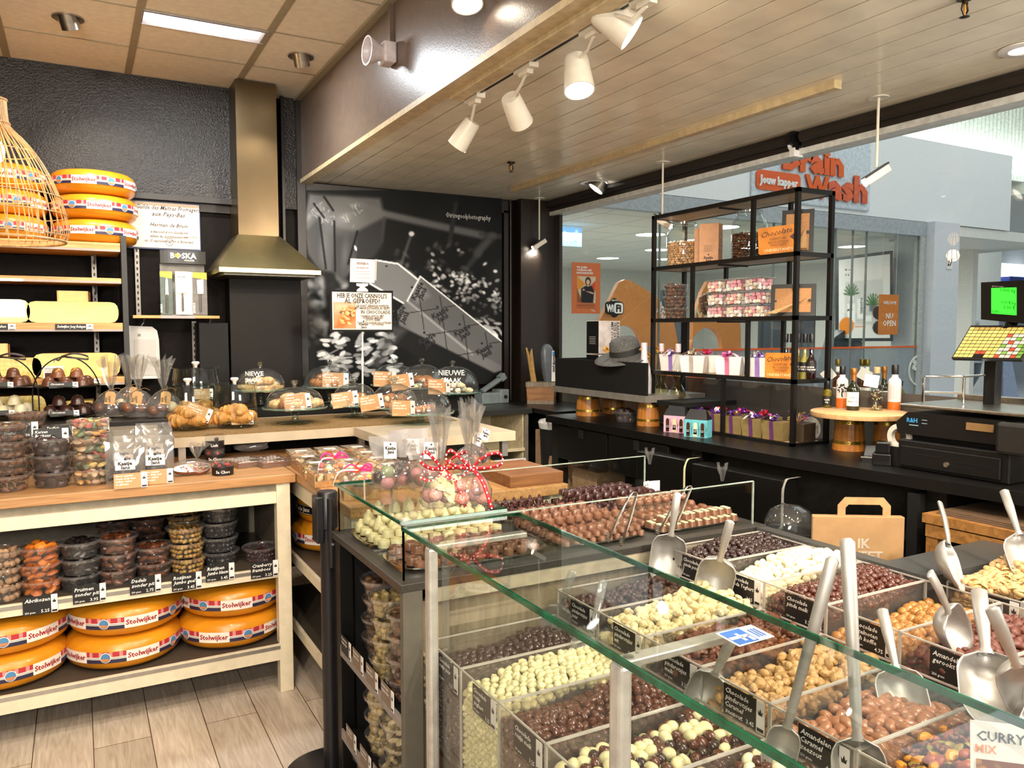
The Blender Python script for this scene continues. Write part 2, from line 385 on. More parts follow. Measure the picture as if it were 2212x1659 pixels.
# ------------------------------------------------------------------ ceiling fittings
LENS=mat('lamp_lens','fff4e0',.3,vary=0,emis=14);LENSW=mat('lamp_lens_white','ffffff',.3,vary=0,emis=9)
LAMPW=mat('lamp_white_enamel','e4dccb',.35,vary=.02)
b=B().box(1.345,1.385,-2.5,2.86,ZL-.03,ZL).box(1.36,1.37,-2.5,2.8,ZL-.0315,ZL-.029,1)
tag(b.build('lighting_track',[LAMPW,BLACK]),'long cream lighting track under the boarded ceiling beside the beam','lighting track')
def lampmx(d):
    q=V(d).normalized().to_track_quat('-Z','Y').to_matrix().to_4x4();return q
def track_spot(px,py,hx,hy,tt,d,label,big=1.):
    a=P(px,py,z=ZL-.03);a.x=1.365;h=P(hx,hy,t=tt)
    if 'left of the track' in label: a=V((h.x,h.y,ZC))
    h.x=a.x+max(-.03,min(.05,h.x-a.x))
    o=thing('track_spotlight',label,'spotlight',a,0,'white spotlights on the ceiling track')
    B().box(-.018,.018,-.055,.055,-.018,.0).box(-.012,.012,-.03,.03,-.032,-.018).build('track_adapter',LAMPW,o)
    hh=h-a;mx=M.Translation(hh)@lampmx(d);top=mx@V((0,0,.05*big))
    B().tube([(0,0,-.03),(top.x*.3,top.y*.3,-.05),top],.006,8).build('stem',LAMPW,o)
    s=.052*big
    hd=B().lathe([(0,.055),(s*.80,.055),(s*.88,.045),(s*1.08,-.062),(s*1.0,-.062),(s*.9,-.045),(s*.9,-.03)],28).xf(mx).build('lamp_head',LAMPW,o)
    B().lathe([(0,-.052),(s*.93,-.05)],24,smooth=False).xf(mx).build('lens',LENS,hd)
track_spot(1008,205,1005,288,3.15,(-.35,.55,-.75),'white track spotlight farthest along the track, tilted away to the back wall',.74)
track_spot(1113,138,1116,237,2.85,(.65,.45,-.6),'white track spotlight turned away so its round back faces us, second from the far end',.80)
track_spot(1252,48,1254,160,2.5,(-.08,-.30,-.95),'lit white track spotlight pointing straight down, third from the far end',.88)
track_spot(1330,-30,1327,45,2.25,(.62,-.42,-.55),'large lit white spotlight tilted to the right at the top edge of the photo',.95)
track_spot(1006,-160,1006,-25,2.6,(-.05,-.30,-.95),'lit white spotlight cut off by the top photo edge left of the track',.95)
for nm,lab,px,py in (('eye','steel eyeball downlight in the ceiling tile above the wicker lamp',147,40),('eye','steel eyeball downlight in the ceiling tile next to the beam',650,123)):
    c=P(px,py,z=ZC);o=thing('eyeball_downlight',lab,'downlight',c,0,'eyeball downlights in the tiled ceiling')
    B().lathe([(.04,.002),(.066,-.002),(.066,.004),(.04,.006)],28).build('trim_ring',STEEL,o)
    q=lampmx((.3,.5,-1))
    B().lathe([(.042,.03),(.04,-.045),(.034,-.047),(.034,-.02)],24).xf(q).build('barrel',STEEL,o)
    B().lathe([(0,-.03),(.034,-.03)],20).xf(q).build('lens',LENS,o)
o=thing('recessed_fluorescent_light','recessed fluorescent strip light in the tiled ceiling','ceiling light',(.574,4.01,ZC))
B().box(-.275,.275,-.088,-.083,-.004,.12).box(-.275,.275,.083,.088,-.004,.12).box(-.278,-.272,-.088,.088,-.004,.12).box(.272,.278,-.088,.088,-.004,.12).box(-.275,.275,-.088,.088,.115,.12).build('housing',mat('reflector_metal','c9c4c8',.3,.6),o)
B().cyl((-.26,.045,.05),(.26,.045,.05),.013).build('tube',mat('fluorescent_tube','fff6f4',.3,vary=0,emis=7),o)
B().box(-.272,.272,-.012,-.006,.02,.09).build('louvre',ALU,o)
c=P(836,117,x=XB-.03);o=thing('alarm_siren','white horn siren on the taupe beam','siren',c)
B().box(-.028,.03,-.045,.045,-.045,.045).build('siren_base',mat('siren_white','d9cfd3',.35),o,bevel=.01)
q=M.Translation((-.03,.0,0))@lampmx((-.35,-.02,-.0))@M.Scale(1,4)
B().lathe([(.026,.0),(.03,-.02),(.055,-.062),(.061,-.062),(.058,-.05),(.04,-.015),(.034,.0)],28).xf(q).build('horn',MATS['siren_white'],o)
B().ell((0,0,-.03),(.03,.03,.03)).xf(q).build('horn_plug',MATS['siren_white'],o)
B().box(.012,.03,-.006,.006,.045,.25).build('cable_duct',TAUPE,o)
for lab,px,py in (('brass sprinkler head in the boarded ceiling near the window lamps',1104,350),('sprinkler head at the top edge of the photo in the boarded ceiling',2085,-6)):
    c=P(px,py,z=ZL);o=thing('sprinkler_head',lab,'sprinkler',c,0,'sprinklers in the boarded ceiling')
    BR=mat('sprinkler_bronze','3b2c1e',.35,.8)
    B().lathe([(0,-.004),(.022,-.006),(.022,0)],18).cyl((0,0,-.004),(0,0,-.02),.008).build('collar',BR,o)
    B().tube([(-.01,0,-.018),(-.014,0,-.035),(0,0,-.052),(.014,0,-.035),(.01,0,-.018)],.003,6).lathe([(0,-.052),(.014,-.054),(0,-.057)],12).build('frame',BR,o)
    B().cyl((0,0,-.02),(0,0,-.05),.003).build('bulb',mat('sprinkler_bulb','b98a3a',.2),o)
o=thing('gimbal_downlight','round white downlight hanging half out of the boarded ceiling near the window','downlight',P(1283,394,z=ZL))
B().lathe([(.06,0),(.085,-.003),(.085,-.006),(.06,-.006)],32).build('trim_ring',WHITE_M,o)
q=M.Translation((.02,-.02,-.02))@lampmx((-.55,.25,-.8))
B().lathe([(.05,.03),(.055,-.03),(.05,-.03),(.045,0)],24).xf(q).build('barrel',STEEL,o)
B().lathe([(0,-.022),(.05,-.022)],24).xf(q).build('lens',LENSW,o)
o=thing('round_ceiling_lamp','round white recessed ceiling lamp at the right edge of the photo','downlight',P(2212,104,z=ZL))
B().lathe([(.045,0),(.075,-.002),(.075,-.006),(.045,-.01)],32).build('trim_ring',WHITE_M,o);B().lathe([(0,-.004),(.045,-.004)],24).build('lens',LENSW,o)
def rod_spot(px,py,hx,hy,d,label,white=False):
    a=P(px,py,z=ZL);h=P(hx,hy,x=a.x);o=thing('rod_spotlight',label,'spotlight',a,0,'spotlights on rods at the window');hh=h-a
    hh.x=0;hh.y*=.0 if abs(hh.y)<.2 else .0
    B().lathe([(0,-.001),(.04,-.003),(.04,0)],20).build('ceiling_rose',LAMPW,o)
    B().cyl((0,0,0),(0,0,hh.z+.03),.0055,0,8).build('rod',LAMPW,o)
    mx=M.Translation((0,0,hh.z))@lampmx(d)
    hd=B().box(-.022,.022,-.018,.018,-.055,.055).xf(mx).build('lamp_head',LAMPW,o,bevel=.006)
    B().box(-.024,.024,.012,.02,-.05,.058).tube([(0,0,.0),(0,0,.03)],.008).xf(mx).build('heat_sink',BLACK,hd)
    B().lathe([(0,-.057),(.017,-.057)],16).xf(mx).build('lens',LENS,hd)
rod_spot(1165,429,1162,528,(-.75,.2,-.5),'small lit spotlight on a thin white rod in front of the dark corner pillar')
rod_spot(1432,351,1438,478,(.5,-.6,-.45),'small lit spotlight on a rod above the left end of the black rack')
rod_spot(1898,211,1894,378,(-.7,.45,-.55),'spotlight on a long rod at the right in front of the white fascia')
# ================================================================== printed pictures (flat prints: posters, mural)
import numpy as np
def print_mat(rough=.5,name='printed_picture'):
    if name in MATS: return MATS[name]
    m=bpy.data.materials.new(name);m.use_nodes=True;nt=m.node_tree;b=nt.nodes['Principled BSDF'];b.inputs['Roughness'].default_value=rough;b.inputs['Specular IOR Level'].default_value=.2
    a=nt.nodes.new('ShaderNodeAttribute');a.attribute_name='Col';nt.links.new(a.outputs['Color'],b.inputs['Base Color']);MATS[name]=m;return m
class Pic:
    """a printed picture painted on a fine grid; u to the right, v down, in the units given"""
    def __init__(s,u0,u1,v0,v1,nx,ny,bg):
        s.nx,s.ny=nx,ny;s.u=np.linspace(u0,u1,nx);s.w=np.linspace(v0,v1,ny);s.U,s.Vv=np.meshgrid(s.u,s.w)
        s.ext=(u0,u1,v0,v1);s.c=np.zeros((ny,nx,3));s.c[:]=s.col(bg)
    def col(s,c):
        if isinstance(c,(int,float)): c=(c,)*3;return np.array(c)
        return np.array([int(c[i:i+2],16)/255 for i in (0,2,4)])
    def mixin(s,a,c): s.c=s.c*(1-a[...,None])+s.col(c)*a[...,None]
    def el(s,cx,cy_,rx,ry,c,ang=0.,soft=.35,op=1.):
        dx,dy=s.U-cx,s.Vv-cy_;ca,sa=math.cos(R(ang)),math.sin(R(ang))
        d=np.sqrt(((dx*ca+dy*sa)/rx)**2+((-dx*sa+dy*ca)/ry)**2);s.mixin(np.clip((1-d)/soft,0,1)*op,c)
    def pg(s,pts,c,soft=1.,op=1.):
        ins=np.zeros(s.U.shape,bool);dm=np.full(s.U.shape,1e9);n=len(pts)
        for i in range(n):
            x1,y1=pts[i];x2,y2=pts[(i+1)%n]
            if y1!=y2:
                cr=((y1>s.Vv)!=(y2>s.Vv)) & (s.U<(x2-x1)*(s.Vv-y1)/(y2-y1)+x1);ins ^= cr
            L2=(x2-x1)**2+(y2-y1)**2+1e-9;t=np.clip(((s.U-x1)*(x2-x1)+(s.Vv-y1)*(y2-y1))/L2,0,1)
            dm=np.minimum(dm,np.hypot(s.U-x1-t*(x2-x1),s.Vv-y1-t*(y2-y1)))
        s.mixin(np.clip(.5+np.where(ins,dm,-dm)/soft/2,0,1)*op,c)
    def line(s,p,q,w,c,op=1.):
        (x1,y1),(x2,y2)=p,q;L2=(x2-x1)**2+(y2-y1)**2+1e-9;t=np.clip(((s.U-x1)*(x2-x1)+(s.Vv-y1)*(y2-y1))/L2,0,1)
        d=np.hypot(s.U-x1-t*(x2-x1),s.Vv-y1-t*(y2-y1));s.mixin(np.clip(1.5-d/w,0,1)*op,c)
    def build(s,name,place,parent=None,material=None):
        """place(u, v) gives the point of the sheet"""
        vs_=[tuple(place(a,b)) for b in s.w for a in s.u];nx=s.nx
        fs=[(j*nx+i,(j+1)*nx+i,(j+1)*nx+i+1,j*nx+i+1) for j in range(s.ny-1) for i in range(nx-1)]
        me=bpy.data.meshes.new(name);me.from_pydata(vs_,[],fs);me.materials.append(material or print_mat())
        ca=me.color_attributes.new('Col','FLOAT_COLOR','POINT');g=np.clip(s.c,0,1);g=np.where(g<=.04045,g/12.92,((g+.055)/1.055)**2.4)
        ca.data.foreach_set('color',np.concatenate([g.reshape(-1,3),np.ones((len(vs_),1))],1).ravel())
        o=bpy.data.objects.new(name,me);COL.objects.link(o)
        if parent: o.parent=parent
        return o

# ------------------------------------------------------------------ mural on the back wall
def mural():
    p=Pic(655,1084,411,830,240,225,.10);rg=random.Random(3)
    for k in range(60): p.el(rg.uniform(660,1080),rg.uniform(420,820),rg.uniform(20,60),rg.uniform(15,40),rg.uniform(.06,.16),rg.uniform(0,90),1.,.5)
    p.line((830,462),(1040,508),8,.36,.8);p.line((1040,505),(1084,512),6,.22,.8);p.pg([(1000,420),(1084,428),(1084,470),(985,455)],.05,14,.7)
    p.line((888,508),(866,572),3.5,.24);p.el(889,505,8,7,.62,0,.5);p.line((985,440),(970,530),5,.17);p.line((1064,510),(1030,545),9,.3,.6);p.line((1055,520),(1000,590),6,.26,.6)
    for k in range(26): p.el(rg.uniform(815,1050),rg.uniform(520,600),rg.uniform(6,16),rg.uniform(5,10),rg.uniform(.2,.42),rg.uniform(0,180),.8,.6)
    for k in range(150):
        t=rg.random();x=930+155*rg.random();y=560+(x-930)*.25+rg.gauss(45,26);q=rg.uniform(.35,.78)
        p.el(x,y,rg.uniform(4,8),rg.uniform(3,5),q,rg.uniform(-40,60),.5,.8)
    for k in range(26): p.el(rg.uniform(1030,1084),rg.uniform(690,735),rg.uniform(6,12),rg.uniform(3,5),rg.uniform(.5,.75),rg.uniform(0,60),.35,.95)
    p.pg([(940,640),(1084,650),(1084,700),(1000,690)],.12,20,.7)
    for k in range(60): p.el(rg.uniform(655,745),rg.uniform(595,760),rg.uniform(8,20),rg.uniform(6,14),rg.uniform(.22,.62),rg.uniform(0,180),.7,.55)
    for x,y in ((672,655),(690,690),(700,620),(665,615)): p.el(x,y,30,20,.55,30,1.,.5)
    p.pg([(655,640),(700,760),(690,830),(655,830)],.12,20,.8)
 # heap of nuts at the bottom
    p.pg([(690,740),(800,715),(850,770),(840,830),(680,830)],.07,8)
    for k in range(90):
        x,y=rg.uniform(690,860),rg.uniform(718,815);p.el(x,y,rg.uniform(9,15),rg.uniform(4,6),rg.uniform(.4,.85),rg.uniform(-50,20),.3,.95)
    p.line((690,776),(760,772),1.6,.6);p.line((690,776),(735,752),1.2,.5)
 # scoop held by the hand
    p.pg([(790,612),(812,563),(850,566),(888,586),(930,630),(905,668),(870,652),(808,618)],.38,3);p.line((812,562),(860,570),1.6,.8);p.line((860,570),(905,606),1.6,.85);p.line((800,613),(872,655),2,.7)
    p.pg([(760,610),(800,620),(858,660),(850,715),(780,690)],.11,6)
    p.el(835,575,3,2.5,.1)
 # hand
    p.pg([(668,418),(822,428),(832,470),(826,520),(800,548),(742,600),(722,592),(716,588),(690,580),(668,548),(656,500),(658,462)],.33,5)
    for pts,q in (([(660,500),(688,470),(700,500),(704,585),(690,582),(668,548)],.25),([(692,480),(722,480),(722,588),(700,590)],.30),([(724,490),(775,500),(764,560),(744,606),(716,588)],.24),([(770,500),(830,470),(826,530),(808,556),(766,572)],.19)): p.pg(pts,q,5)
    for x,y,a,b_,q,g in ((740,470,60,45,.42,0),(700,530,14,60,.36,5),(745,550,12,50,.34,5),(690,450,26,13,.44,-50),(704,470,12,16,.42,10),(745,470,22,14,.47,-25),(730,435,40,14,.36,-10),(790,450,34,16,.33,0),(668,468,8,16,.46,25),(770,440,30,10,.38,5)): p.el(x,y,a,b_,q,g,1.,.75)
    for k in range(60):
        x,y=rg.choice(((745,472),(705,470),(688,455),(770,445)));x+=rg.gauss(0,9);y+=rg.gauss(0,7);p.line((x,y),(x+rg.uniform(-6,6),y+rg.uniform(3,8)),.8,rg.uniform(.45,.7),.5)
    for a,b_ in (((690,470),(704,580)),((722,478),(724,585)),((772,500),(752,570)),((678,440),(700,470)),((700,425),(720,455))): p.line(a,b_,2.2,.06,.8)
    p.el(768,536,3,7,.8,-20,.4)
    p.pg([(700,585),(722,590),(722,680),(704,690)],.1,5,.9)
 # printed paper bag
    p.pg([(908,597),(1084,738),(1084,800),(1066,806),(862,704),(858,672),(880,648)],.36,2)
    p.pg([(908,597),(880,650),(1010,752),(1084,790),(1084,738)],.31,2,.9);p.pg([(908,600),(930,640),(900,655),(890,640)],.45,6,.5)
    p.line((880,650),(1020,765),2.6,.5,.7);p.line((908,597),(880,650),1.4,.8);p.line((908,597),(1084,738),1.3,.75)
    p.pg([(862,704),(1066,806),(1050,830),(1010,830),(850,742)],.13,4)
    p.pg([(862,704),(880,712),(850,745),(820,800),(800,790),(842,700)],.3,8,.7)
    for x,y in ((908,672),(958,718),(1008,764)): 
        p.line((x-38,y+6),(x+40,y-6),.8,.12);p.line((x-3,y-38),(x+8,y+40),.8,.12)
    for x,y in ((954,664),(1004,704),(1052,742)): p.line((x-4,y-24),(x+4,y+20),.8,.14);p.line((x+5,y),(x+30,y-4),.8,.14)
    p.c=np.clip((p.c-.07)*1.6,.02,1)
    o=thing('photo_mural','large black and white photo mural of a hand scooping nuts on the back wall','mural',(0,0,0))
    p.build('printed_sheet',lambda u,v: P(u,v,y=4.952),o,print_mat(.45))
    b=B();b.text('\u00a9irisvgoolphotography',P(963,469,y=4.948),(1,0,0),(0,0,1),.047,1,'L',fit=P(1060,472,y=4.948).x-P(963,469,y=4.948).x)
    for x,y,a in ((906,630,62),(953,680,28),(1001,717,28),(1048,758,25),(925,735,28),(867,682,62)):
        c,q=P(x,y,y=4.948),R(a);xd=V((cos(q),0,sin(q)));yd=V((-sin(q),0,cos(q)))
        b.text('Kaatje',c,xd,yd,.052,0,bold=.03);b.text('Jans',c-yd*.04,xd,yd,.052,0,bold=.03);b.ell(c+yd*.06,(.009,.001,.009),8,4,0)
    b.build('lettering',[mat('mural_ink','1d1c1e',.6),mat('mural_letter_grey','c9c5c0',.6)],o)
mural()

# ------------------------------------------------------------------ cheese wheels
RIND=mat('cheese_wax_yellow','dd8f1c',.3,vary=.07,vs_=9,coat=.25,bump=.03,bs=40,sss=.05);PASTE=mat('cheese_paste','e9cf7c',.35,vary=.05,vs_=14,coat=.4,bump=.04,bs=25)
REDC=mat('label_red_check','b23038',.45,vary=.02);REDL=mat('label_pale_check','d98a86',.45,vary=.02);LABW=mat('label_white','ece2d6',.45,vary=.02);LABR=mat('label_crimson_letters','9c1c28',.5,vary=.0)
LABD=mat('label_black','17140f',.45,vary=.03);LABG=mat('label_pale_letters','d8cdb8',.5,vary=0);EMB=mat('emblem_orange','d98a55',.5)
def cheese_wheel(Rr,h,black=False,sticker=False):
    o=thing('whole_cheese','','cheese')
    pr=[(0,0),(Rr*.72,0),(Rr*.86,h*.05),(Rr*.95,h*.16),(Rr*.99,h*.32),(Rr,h*.36),(Rr,h*.64),(Rr*.99,h*.70),(Rr*.95,h*.84),(Rr*.86,h*.95),(Rr*.72,h),(0,h)]
    B().lathe(pr,56).build('wax_body',RIND,o)
    b=B();z0,z1=h*.33,h*.67;hh=z1-z0;n=100;r=Rr+.0012
    def seg(a0,a1,za,zb,m,rr=r):
        k=max(1,int((a1-a0)*n/2/pi+.5))
        for i in range(k):
            p,q=a0+(a1-a0)*i/k,a0+(a1-a0)*(i+1)/k
            b.quad((rr*cos(p),rr*sin(p),za),(rr*cos(q),rr*sin(q),za),(rr*cos(q),rr*sin(q),zb),(rr*cos(p),rr*sin(p),zb),m)
    per=5;st=2*pi/per
    for k in range(per):
        a=k*st;lw=st*.46
        if black:
            seg(a,a+st,z0,z1,0);seg(a,a+st,z0+hh*.06,z0+hh*.1,2,r+.0004);seg(a,a+st,z1-hh*.1,z1-hh*.06,2,r+.0004)
            b.textcyl('Kaatje Jans',r+.0008,a+lw*.55,z0+hh*.32,hh*.62,2,.03)
            e=a+lw*1.12+(st-lw)*.4;mx=M.Translation(((r+.001)*cos(e),(r+.001)*sin(e),z0+hh/2))@M.Rotation(e,4,'Z')
            b.ell((0,0,0),(.0012,hh*.38,hh*.38),14,8,2,mx)if False else b.join(B().prism([(0,hh*.40*cos(i*pi/8),hh*.44*sin(i*pi/8)) for i in range(16)],(.0008,0,0)),mx,2)
            b.join(B().text('BKJ'[k%3],(.0016,0,-hh*.24),(0,1,0),(0,0,1),hh*.7,0,bold=.03),mx,0)
        else:
            seg(a,a+lw,z0,z1,2);b.textcyl('Stolwijker',r+.0008,a+lw/2,z0+hh*.30,hh*.66,4,.028)
            g=(st-lw)/12
            for i in range(12): seg(a+lw+i*g,a+lw+(i+1)*g,z0+hh*.55,z1,1 if i%3==1 else 0)
            seg(a+lw,a+st,z0+hh*.34,z0+hh*.55,2);seg(a+lw,a+st,z0+hh*.42,z0+hh*.46,3,r+.0004);seg(a+lw,a+st,z0,z0+hh*.34,3)
            e=a+lw+(st-lw)/2;mx=M.Translation(((r+.0008)*cos(e),(r+.0008)*sin(e),z0+hh/2))@M.Rotation(e,4,'Z')
            for q,m_ in ((.46,2),(.40,5)): b.join(B().prism([((.40-q)*.02,hh*q*cos(i*pi/10),hh*q*sin(i*pi/10)) for i in range(20)],(.0008,0,0)),mx,m_)
            b.join(B().prism([(.0022,hh*.36*cos(i*pi/10),hh*(-.06+.26*sin(i*pi/10))) for i in range(10,21)],(.0004,0,0)),mx,6)
    if black: b.build('label_band',[LABD,LABD,LABG],o)
    else: b.build('label_band',[REDC,REDL,LABW,NAVY,LABR,BLUE,EMB],o)
    if sticker: B().lathe([(0,h+.0005),(Rr*.58,h+.0008),(Rr*.58,h)],40).lathe([(Rr*.58,h+.001),(Rr*.61,h+.001),(Rr*.61,h)],40,1).build('top_sticker',[mat('sticker_dark','231013',.35),LABR],o)
    return o
WH=.124
w_red=cheese_wheel(.205,WH);w_big=cheese_wheel(.212,WH,sticker=True);w_blk=cheese_wheel(.185,.125,True,True)
POSN={1: ('single',),2: ('upper','lower'),3: ('topmost','middle','bottom'),4: ('topmost','second from the top','third from the top','bottom')}
used_src=set()
def place(src,loc,rz,label,group):
    if src.name in used_src: return dup(src,loc,rz,label,group)
    used_src.add(src.name);src.location=loc;src.rotation_euler=(0,0,rz);src['label']=label;src['group']=group;return src
def wheel_stack(src,c,n,lab,group,rots,h=WH):
    for k in range(n):
        place(src,(c[0]+rnd(-.006,.006),c[1]+rnd(-.006,.006),c[2]+(n-1-k)*(h+.002)),R(rots[k%len(rots)]),lab%POSN[n][k],group)
ztop=1.958
c=P(206,520,y=4.66);wheel_stack(w_red,(c.x+.005,4.80,ztop),3,'yellow cheese wheel, %s of the three stacked on the top wall shelf beside the certificate','cheese wheels on the top wall shelf',(-95-30+5,-78-24,-100-25))
c=P(20,520,y=4.66);wheel_stack(w_red,(c.x-.03,4.80,ztop),3,'yellow cheese wheel, %s of the stack half hidden behind the wicker lamp','cheese wheels behind the wicker lamp',(-100,-120,-60))

# ------------------------------------------------------------------ wall shelves with cut cheeses
o=thing('wall_shelving','tall black wall shelving with pine boards holding cut cheeses','wall shelf',(0,0,0))
SZ=[(1.912,1.957),(1.748,1.776),(1.500,1.545),(1.222,1.263),(1.03,1.06)]
B().box(.212,.238,4.62,4.95,.5,2.0).build('side_panel',mat('shelf_side_dark','20201f',.5),o)
for k,(a,d) in enumerate(SZ):
    s=B().box(-1.25,.208,4.60,4.93,a,d).build('shelf_board',PINE,o,bevel=.002)
    B().box(-1.25,.205,4.596,4.6,a+.001,a+.012).build('price_rail',glass('price_rail_plastic','f2ece6',1,base=.12,milky=.3),s)
UPR=mat('shelf_upright_grey','8d8780',.4,.6)
def upright(x,z0,z1,par,y=4.93):
    b=B().box(x-.012,x+.012,y-.018,y,z0,z1);k=z0+.02
    while k<z1-.03: b.box(x-.004,x+.004,y-.0195,y-.0175,k,k+.016,1);k+=.034
    b.build('slotted_upright',[UPR,BLACK],par)
for x in (.09,-.60): upright(x,.9,1.92,o)
b=B()
for a,d in SZ[:4]:
    for x in (.09,-.6): b.prism([(x,4.93,a),(x,4.72,a),(x,4.93,a-.05)],(.006,0,0))
b.build('shelf_bracket',UPR,o)
def half_cheese(name,lab,x,z,w,h,paste,group,y=4.66,rim=RIND):
    o=thing(name,lab,'cheese',(x,y,z),0,group);r=w/2
    pr=[(0,0),(r-h*.36,0),(r-h*.16,h*.05),(r-h*.05,h*.18),(r,h*.4),(r,h*.6),(r-h*.05,h*.82),(r-h*.16,h*.95),(r-h*.36,h),(0,h)]
    B().lathe(pr,28,0,(0,0,0),0,pi).build('rind',rim,o)
    B().poly([(q,-.0006,zz) for q,zz in pr[1:9]]+[(-q,-.0006,zz) for q,zz in pr[8:0:-1]]).build('cut_face',paste,o)
    return o
PASTEH=mat('herb_cheese_paste','e6d180',.3,vary=.0,vs_=60,coat=.4,col2='c9b25c',bump=.05,bs=40)
sh3=P(160,694,y=4.66);half_cheese('cut_cheese_wheel','large half cheese wheel with its pale cut face forward behind the Jong Belegen card',sh3.x,1.546,.414,.108,PASTE,'cut cheese wheels on the pine shelves')
x=P(10,694,y=4.66).x-.09;half_cheese('cut_cheese_wheel','speckled half cheese at the left edge on the third pine shelf',x,1.546,.40,.115,PASTEH,'cut cheese wheels on the pine shelves')
x=P(168,815,y=4.66).x;half_cheese('cut_cheese_wheel','half cheese wheel behind the chocolate stand with a photo card before it',x,1.264,.40,.125,PASTE,'cut cheese wheels on the pine shelves')
x=P(0,815,y=4.66).x-.02;half_cheese('cut_cheese_wheel','herb speckled half cheese on the lower pine shelf behind the left chocolate stand',x,1.264,.40,.105,PASTEH,'cut cheese wheels on the pine shelves')
x=P(10,893,y=4.66).x-.01;half_cheese('cut_cheese_wheel','green speckled half cheese low behind the white chocolates of the left stand',x,1.061,.38,.115,PASTEH,'cut cheese wheels on the pine shelves')
def wedge(lab,c,w,d,h,rz):
    o=thing('cheese_wedge',lab,'cheese',c,rz,'cheese wedges');pts=[(-w/2,0),(w/2,-.01),(w*.45,d),(-w*.1,d*.9)]
    B().prism([(x,y,0) for x,y in pts],(0,0,h)).build('paste',PASTE,o,bevel=.012)
    B().prism([(w*.5,-.01,.004),(w*.5+.006,-.008,.004),(w*.47,d*.95,.004),(w*.45,d*.95,.004)],(0,0,h-.008)).build('rind',mat('brown_rind','7a3d1c',.4),o)
wedge('pale yellow cheese wedge lying on top of the large half wheel',(P(157,648,y=4.70).x,4.68,1.655),.15,.12,.055,R(8))
wedge('pale cheese wedge seen through the lower tier of the right chocolate stand',(P(172,893,y=4.66).x,4.66,1.061),.13,.12,.08,R(-5))
wedge('yellow cheese piece on the speckled half cheese at the left edge',(P(-8,773,y=4.70).x,4.68,1.371),.11,.1,.07,R(4))
def price_card(lab,c,w,h,lines,right='',price='',rz=0.,tilt=0.,bg=None,group='price cards',strip=True,fsz=None,ink=1,foot='250 gram'):
    """upright card: dark field with lettering, white strip with a small crown mark on its right end; c = bottom centre"""
    o=thing('price_card',lab,'price card',c,rz,group);o.rotation_euler=(tilt,0,rz)
    sw=w*.19 if strip else 0
    B().box(-w/2,w/2-sw,-.0008,.0008,0,h).build('card',bg or CARDK,o)
    if strip:
        s=B().box(w/2-sw,w/2,-.0009,.0009,h*.0,h).build('white_strip',CARDW,o)
        k=w/2-sw/2;q=sw*.3;B().prism([(k-q,-.0014,h*.70),(k-q*.75,-.0014,h*.56),(k+q*.75,-.0014,h*.56),(k+q,-.0014,h*.70),(k+q*.45,-.0014,h*.64),(k,-.0014,h*.78),(k-q*.45,-.0014,h*.64)],(0,.0003,0)).box(w/2-sw*.9,w/2-sw*.1,-.0013,-.001,h*.04,h*.15).build('crown_mark',INK,s)
    b=B();fs=fsz or min(h*.2,.02)
    for i,t in enumerate(lines): b.text(t,(-w*.45,-.0012,h*.97-fs*(i+1)*1.08),(1,0,0),(0,0,1),fs*1.1,0,'L',.016,.25,fit=(w-sw)*.92)
    if price: b.text(price,(w/2-sw-w*.05,-.0012,h*.07),(1,0,0),(0,0,1),fs*.95,0,'R',.01);b.text(foot,(-w*.45,-.0012,h*.08),(1,0,0),(0,0,1),fs*.55,0,'L',.01,fit=w*.3)
    b.build('lettering',INKW if ink else INK,o);return o
def shelf_card(px,py,lines,lab,y=4.594):
    c=P(px,py,y=y);price_card(lab,c,.17,.030,lines,price='',fsz=.017,group='cheese name cards')
shelf_card(161,712.5,['Stolwijker Jong Belegen'],'black card lettered Stolwijker Jong Belegen on the pine shelf edge')
shelf_card(-10,712.5,['Boeren Kruiden'],'black cheese card cut off by the left edge of the photo')
shelf_card(178,831,['Stolwijker Belegen'],'black cheese card half hidden behind the right chocolate stand')
shelf_card(18,831,['Boeren Kaas'],'black cheese card behind the left chocolate stand')
c=P(117,836,y=4.585);o=thing('photo_card','small card with a photo of cheese cubes in front of the half wheel','card',c)
B().box(-.044,.044,0,.002,0,.105).build('card',CARDW,o)
p=Pic(0,10,0,8,26,22,'4a2018')
for k in range(26): p.el(rnd(1.5,8.5),rnd(3,7),rnd(.6,1.1),rnd(.5,.9),random.choice(('e8cfa8','f0dcbc','d9b888')),rnd(0,90),.3)
p.build('photo',lambda u,v: V(((u-5)*.0076,-.001,.072-v*.0076)),o)
B().text('STOLWIJKER',(-.038,-.001,.088),(1,0,0),(0,0,1),.013,0,'L',.02,fit=.07).text('KAASBLOKJES',(-.038,-.001,.078),(1,0,0),(0,0,1),.009,1,'L').build('lettering',[NAVY,ORANGE],o)

# small wall shelf with the knife display
o=thing('small_wall_shelf','short pine wall shelf carrying the cheese knife display','wall shelf',(0,0,0))
s=B().box(.262,.705,4.70,4.95,1.572,1.588).build('shelf_board',PINE,o,bevel=.002);B().box(.40,.575,4.697,4.70,1.572,1.588).build('price_rail',MATS['price_rail_plastic'],s)
for x,z0,z1 in ((.308,1.59,2.0),(.60,1.05,1.56)): upright(x,z0,z1,o,4.985)
B().tube([(.318,4.72,1.572),(.316,4.73,1.55),(.31,4.96,1.52)],.003,6).tube([(.66,4.72,1.572),(.655,4.73,1.55),(.62,4.96,1.52)],.003,6).build('shelf_bracket',STEEL,o)
z0=1.589;c0=P(398,676,y=4.74)
o=thing('knife_display','counter display of carded cheese knives under a black header reading BOSKA','display stand',(c0.x,4.74,z0))
GREYB=mat('display_grey','8d8880',.5)
B().box(-.115,.115,.03,.05,0,.30).box(-.12,.12,-.01,.06,0,.006).build('back_board',GREYB,o)
